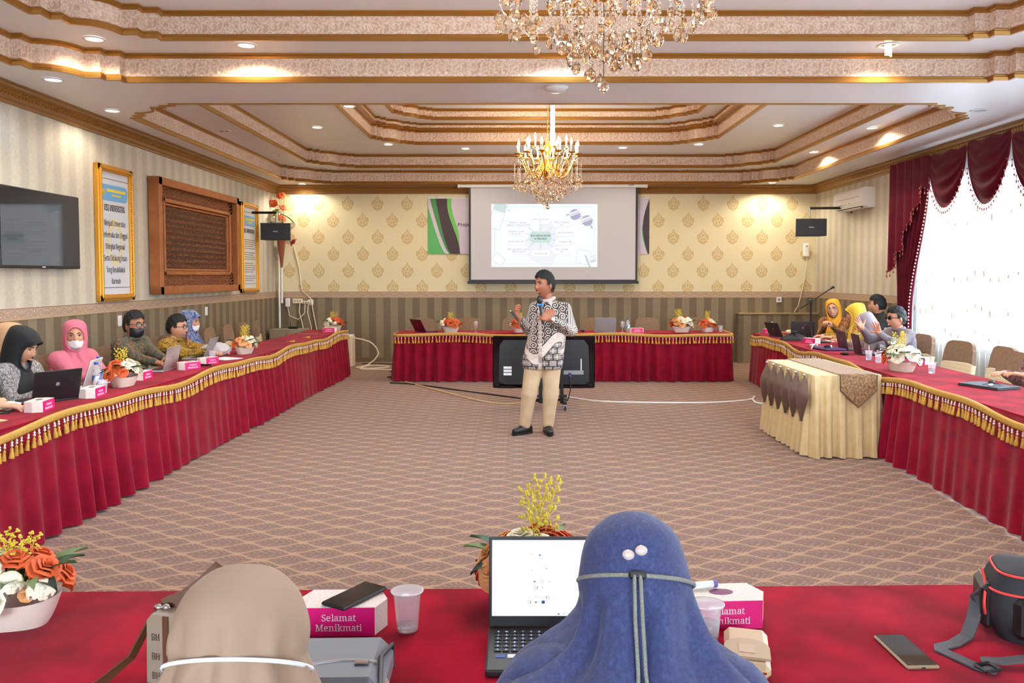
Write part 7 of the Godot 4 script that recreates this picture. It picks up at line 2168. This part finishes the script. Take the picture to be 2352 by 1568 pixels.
	part(tm, "body", MB.new().lathe([Vector2(0, 0.0), Vector2(0.038, 0.0), Vector2(0.04, 0.004), Vector2(0.04, 0.16), Vector2(0.036, 0.165), Vector2(0, 0.165)], 24), mat(srgb(34, 34, 38), 0.4))
	part(tm, "steel_band", MB.new().lathe([Vector2(0.0385, 0.165), Vector2(0.0385, 0.2), Vector2(0, 0.2)], 24), A.chrome)
	part(tm, "lid", MB.new().lathe([Vector2(0.039, 0.2), Vector2(0.04, 0.205), Vector2(0.039, 0.235), Vector2(0.03, 0.24), Vector2(0, 0.24)], 24), mat(srgb(110, 120, 124), 0.5))
	part(tm, "loop", MB.new().tube([Vector3(0.036, 0.225, 0), Vector3(0.07, 0.22, 0.02), Vector3(0.075, 0.18, 0.02), Vector3(0.055, 0.16, 0.01)], 0.005, 6), mat(srgb(90, 140, 214), 0.5))
	solo("computer_mouse", MB.new().ell(Vector3(0, 0.016, 0), Vector3(0.03, 0.018, 0.05), 16, 10), A.black, "small black mouse at the edge beside the purple sleeve", "mouse", Vector3(3.64, TH + 0.004, -8.95), Vector3(0, 0.9, 0))
	solo("packet", MB.new().box(Vector3(0, 0.03, 0), Vector3(0.2, 0.06, 0.1), Basis.IDENTITY, 0.02), A.cream, "cream packet behind the thin corner laptop", "packet", Vector3(4.2, TH, -12.3), Vector3(0, 0.3, 0))
	# near table
	phone("black phone lying on the pink snack box", -0.41, TH + 0.0735, -1.99, -0.55, A.black, mat(srgb(28, 26, 24), 0.06))
	phone("phone in a tan clear case lying face up by itself", 0.905, TH, -1.845, 0.03, mat(srgb(150, 128, 100), 0.3), mat(srgb(40, 34, 30), 0.04))
	var wl := thing("wallet", "beige wallet with a rounded flap beside the blue headscarf", "wallet", Vector3(0.525, TH, -1.815), -0.25)
	var tan := mat(srgb(206, 176, 140), 0.45)
	part(wl, "body", MB.new().box(Vector3(0, 0.017, 0), Vector3(0.1, 0.034, 0.2), Basis.IDENTITY, 0.012), tan)
	part(wl, "zip", MB.new().box(Vector3(0, 0.02, 0.101), Vector3(0.08, 0.004, 0.004)), A.brass)
	var wp := PackedVector2Array([Vector2(-0.05, 0.075), Vector2(0.05, 0.075)])
	for k in 9: wp.append(Vector2(cos(PI * k / 8.0) * 0.05, 0.02 - sin(PI * k / 8.0) * 0.04))
	part(wl, "flap", MB.new().prism(wp, 0.006, Transform3D(Basis(Vector3(1, 0, 0), Vector3(0, 0, 1), Vector3(0, -1, 0)), Vector3(0, 0.041, 0))), mat(srgb(186, 156, 124), 0.45))
	part(wl, "stamped_patch", MB.new().box(Vector3(0, 0.0415, 0.035), Vector3(0.035, 0.002, 0.04)), mat(srgb(196, 166, 134), 0.4))
	part(wl, "ring", MB.new().tube([Vector3(-0.02, 0.03, 0.1), Vector3(-0.008, 0.028, 0.112), Vector3(0.004, 0.03, 0.1)], 0.002, 5), A.brass)
	# camera bag with strap
	var cb := thing("camera_bag", "black camera bag with red piping and a grey strap", "bag", Vector3(1.3, TH, -1.93), -0.35)
	var cf := func(u: float, w: float) -> Vector3:
		var a := TAU * u
		var k := 0.82 + 0.18 * sin(PI * w)
		return Vector3(0.15 * k * signf(cos(a)) * pow(absf(cos(a)), 0.45), 0.004 + 0.165 * w, 0.1 * k * signf(sin(a)) * pow(absf(sin(a)), 0.5))
	var bm := MB.new().grid(48, 12, cf, true)
	for e in [0.0, 1.0]:
		var ff := func(u: float, w: float) -> Vector3:
			var p: Vector3 = cf.call(u, e)
			return Vector3(p.x * (1 - w), p.y + (0.012 * (1.0 - (1 - w) * (1 - w)) if e > 0.5 else 0.0), p.z * (1 - w))
		bm.grid(48, 4, ff, true)
	part(cb, "body", bm, mat(srgb(36, 36, 40), 0.75))
	var redp := mat(srgb(226, 62, 58), 0.5)
	for e in [0.97, 0.72]:
		var rp := []
		for k in 40: rp.append(cf.call(k / 40.0, e) * Vector3(1.012, 1, 1.012))
		part(cb, "red_piping", MB.new().tube(rp, 0.0035, 5, false, true), redp)
	var ra := []
	for k in 10: ra.append(Vector3(-0.152 + 0.004 * sin(k), 0.02 + 0.13 * k / 9.0, 0.07 * sin(PI * k / 9.0)))
	part(cb, "red_piping", MB.new().tube(ra, 0.0035, 5), redp)
	part(cb, "side_pocket", MB.new().box(Vector3(-0.145, 0.075, 0.0), Vector3(0.03, 0.11, 0.12), Basis.IDENTITY, 0.012), A.black)
	part(cb, "front_pocket", MB.new().box(Vector3(0.0, 0.07, 0.095), Vector3(0.2, 0.1, 0.03), Basis.IDENTITY, 0.014), A.black)
	var sg := mat(srgb(74, 72, 76), 0.7)
	var ib := cb.transform.affine_inverse()
	var sp2 := []
	for q in [[1.14, 0.84, -1.965], [1.12, 0.79, -1.945], [1.09, 0.757, -1.92], [1.04, 0.754, -1.885], [1.0, 0.754, -1.868], [0.992, 0.754, -1.85], [1.01, 0.754, -1.815], [1.03, 0.755, -1.77], [1.06, 0.756, -1.745]]: sp2.append(ib * Vector3(q[0], q[1], q[2]))
	part(cb, "strap", MB.new().ribbon(sp2, 0.03, 0.004), sg)
	var sp3 := []
	for q in [[1.05, 0.76, -1.79], [1.09, 0.765, -1.775], [1.14, 0.77, -1.775], [1.22, 0.765, -1.8], [1.34, 0.76, -1.84]]: sp3.append(ib * Vector3(q[0], q[1], q[2]))
	part(cb, "strap", MB.new().ribbon(sp3, 0.03, 0.004), sg)
	var bk := MB.new()
	frame4(bk, Vector3.ZERO, 0.045, 0.04, 0.007, 0.008, Vector3.RIGHT)
	part(cb, "buckle", bk, A.black, ib * Vector3(1.045, 0.761, -1.755), Vector3(-PI / 2, 0.6, 0))
	part(cb, "strap_ring", MB.new().tube([Vector3(-0.16, 0.1, 0.02), Vector3(-0.175, 0.085, 0.02), Vector3(-0.165, 0.07, 0.03), Vector3(-0.15, 0.08, 0.02)], 0.005, 6, false, true), A.darkgrey)
	# handbag
	var hb := thing("handbag", "taupe monogram handbag with brown strap standing by the beige headscarf", "handbag", Vector3(-0.705, TH, -1.72), -0.25)
	var tp := mat(srgb(160, 142, 122), 0.45)
	var bro := mat(srgb(104, 66, 44), 0.45)
	part(hb, "body", MB.new().prism(PackedVector2Array([Vector2(-0.09, 0.003), Vector2(0.06, 0.003), Vector2(0.06, 0.14), Vector2(0.05, 0.155), Vector2(-0.075, 0.155), Vector2(-0.088, 0.14)]), 0.08, Transform3D(Basis.IDENTITY, Vector3(0, 0, -0.04))), tp)
	part(hb, "side_band", MB.new().box(Vector3(-0.04, 0.078, 0.041), Vector3(0.014, 0.15, 0.004)), bro)
	for r in 3:
		for c in 2: words(hb, "monogram_text", "BH", 0.02, mat(srgb(104, 88, 76), 0.5), Vector3(-0.066 + c * 0.05, 0.105 - r * 0.042, 0.0415), 0.0, 0.8)
	part(hb, "strap", MB.new().ribbon([Vector3(-0.085, 0.15, 0.0), Vector3(-0.1, 0.12, 0.02), Vector3(-0.12, 0.06, 0.05), Vector3(-0.17, 0.012, 0.09), Vector3(-0.2, 0.01, 0.15)], 0.018, 0.005, Vector3(1, 0.3, 0)), bro)
	part(hb, "flap_edge", MB.new().ribbon([Vector3(-0.075, 0.155, 0.0), Vector3(-0.03, 0.175, -0.01), Vector3(0.01, 0.205, -0.02), Vector3(0.04, 0.235, -0.03), Vector3(0.06, 0.225, -0.03)], 0.035, 0.006, Vector3(0, 0, 1)), bro)
	for q in [[-0.08, 0.158], [-0.06, 0.16], [0.0, 0.185], [0.02, 0.2]]: part(hb, "gold_fitting", MB.new().ell(Vector3(q[0], q[1], 0.012), Vector3(0.011, 0.008, 0.008), 8, 6), A.chrome)
	# grey soft bag
	var gb := thing("soft_bag", "grey zipped soft bag beside the beige headscarf", "bag", Vector3(-0.42, TH, -1.64), 0.03)
	var gm := mat(srgb(108, 108, 116), 0.45, 0.0, {"rim_enabled": true, "rim": 0.3})
	part(gb, "body", MB.new().box(Vector3(0, 0.045, 0), Vector3(0.3, 0.09, 0.23), Basis.IDENTITY, 0.028), gm)
	var pp := []
	for k in 13: pp.append(Vector3(-0.13 + 0.26 * k / 12.0, 0.092 - 0.002, 0.03 + 0.012 * sin(k * 0.5)))
	part(gb, "zip", MB.new().tube(pp, 0.004, 5), A.silver)
	part(gb, "zip_pull", MB.new().box(Vector3(0.1, 0.094, 0.035), Vector3(0.03, 0.006, 0.012), Basis.IDENTITY, 0.002), A.chrome)
	part(gb, "piping", MB.new().tube([Vector3(0.147, 0.02, -0.09), Vector3(0.147, 0.075, -0.085), Vector3(0.135, 0.088, 0.0), Vector3(0.147, 0.07, 0.1)], 0.005, 6), A.darkgrey)

func _ready() -> void:
	var cam := Camera3D.new()
	cam.name = "camera"
	add_child(cam)
	cam.position = Vector3(0, 1.63, 0)
	cam.rotation_degrees = Vector3(-2.6, 0, 0)
	cam.projection = Camera3D.PROJECTION_FRUSTUM
	cam.near = 0.1; cam.far = 200.0
	cam.size = 0.1 * 1568.0 / 1850.0
	cam.frustum_offset = Vector2(-14.0, -66.0) / 1850.0 * 0.1
	cam.current = true
	var env := Environment.new()
	env.background_mode = Environment.BG_SKY
	var sky := Sky.new()
	var sm := ProceduralSkyMaterial.new()
	sm.sky_top_color = Color(0.75, 0.87, 1.0); sm.sky_horizon_color = Color(0.91, 0.96, 1.0); sm.sky_curve = 0.3
	sm.ground_bottom_color = Color(0.6, 0.58, 0.55); sm.ground_horizon_color = Color(0.9, 0.9, 0.9)
	sm.sky_energy_multiplier = 1.0
	sky.sky_material = sm
	env.sky = sky
	env.background_energy_multiplier = 19.0
	env.tonemap_mode = Environment.TONE_MAPPER_LINEAR
	env.tonemap_exposure = 1.15
	env.sdfgi_enabled = true; env.ssao_enabled = true; env.ssil_enabled = true
	var we := WorldEnvironment.new()
	we.name = "world"
	we.environment = env
	add_child(we)
	rng.seed = 11
	make_materials()
	build_room()
	build_lights()
	build_tables()
	build_chairs()
	build_curtains()
	build_walls_deco()
	build_items()
	build_people()
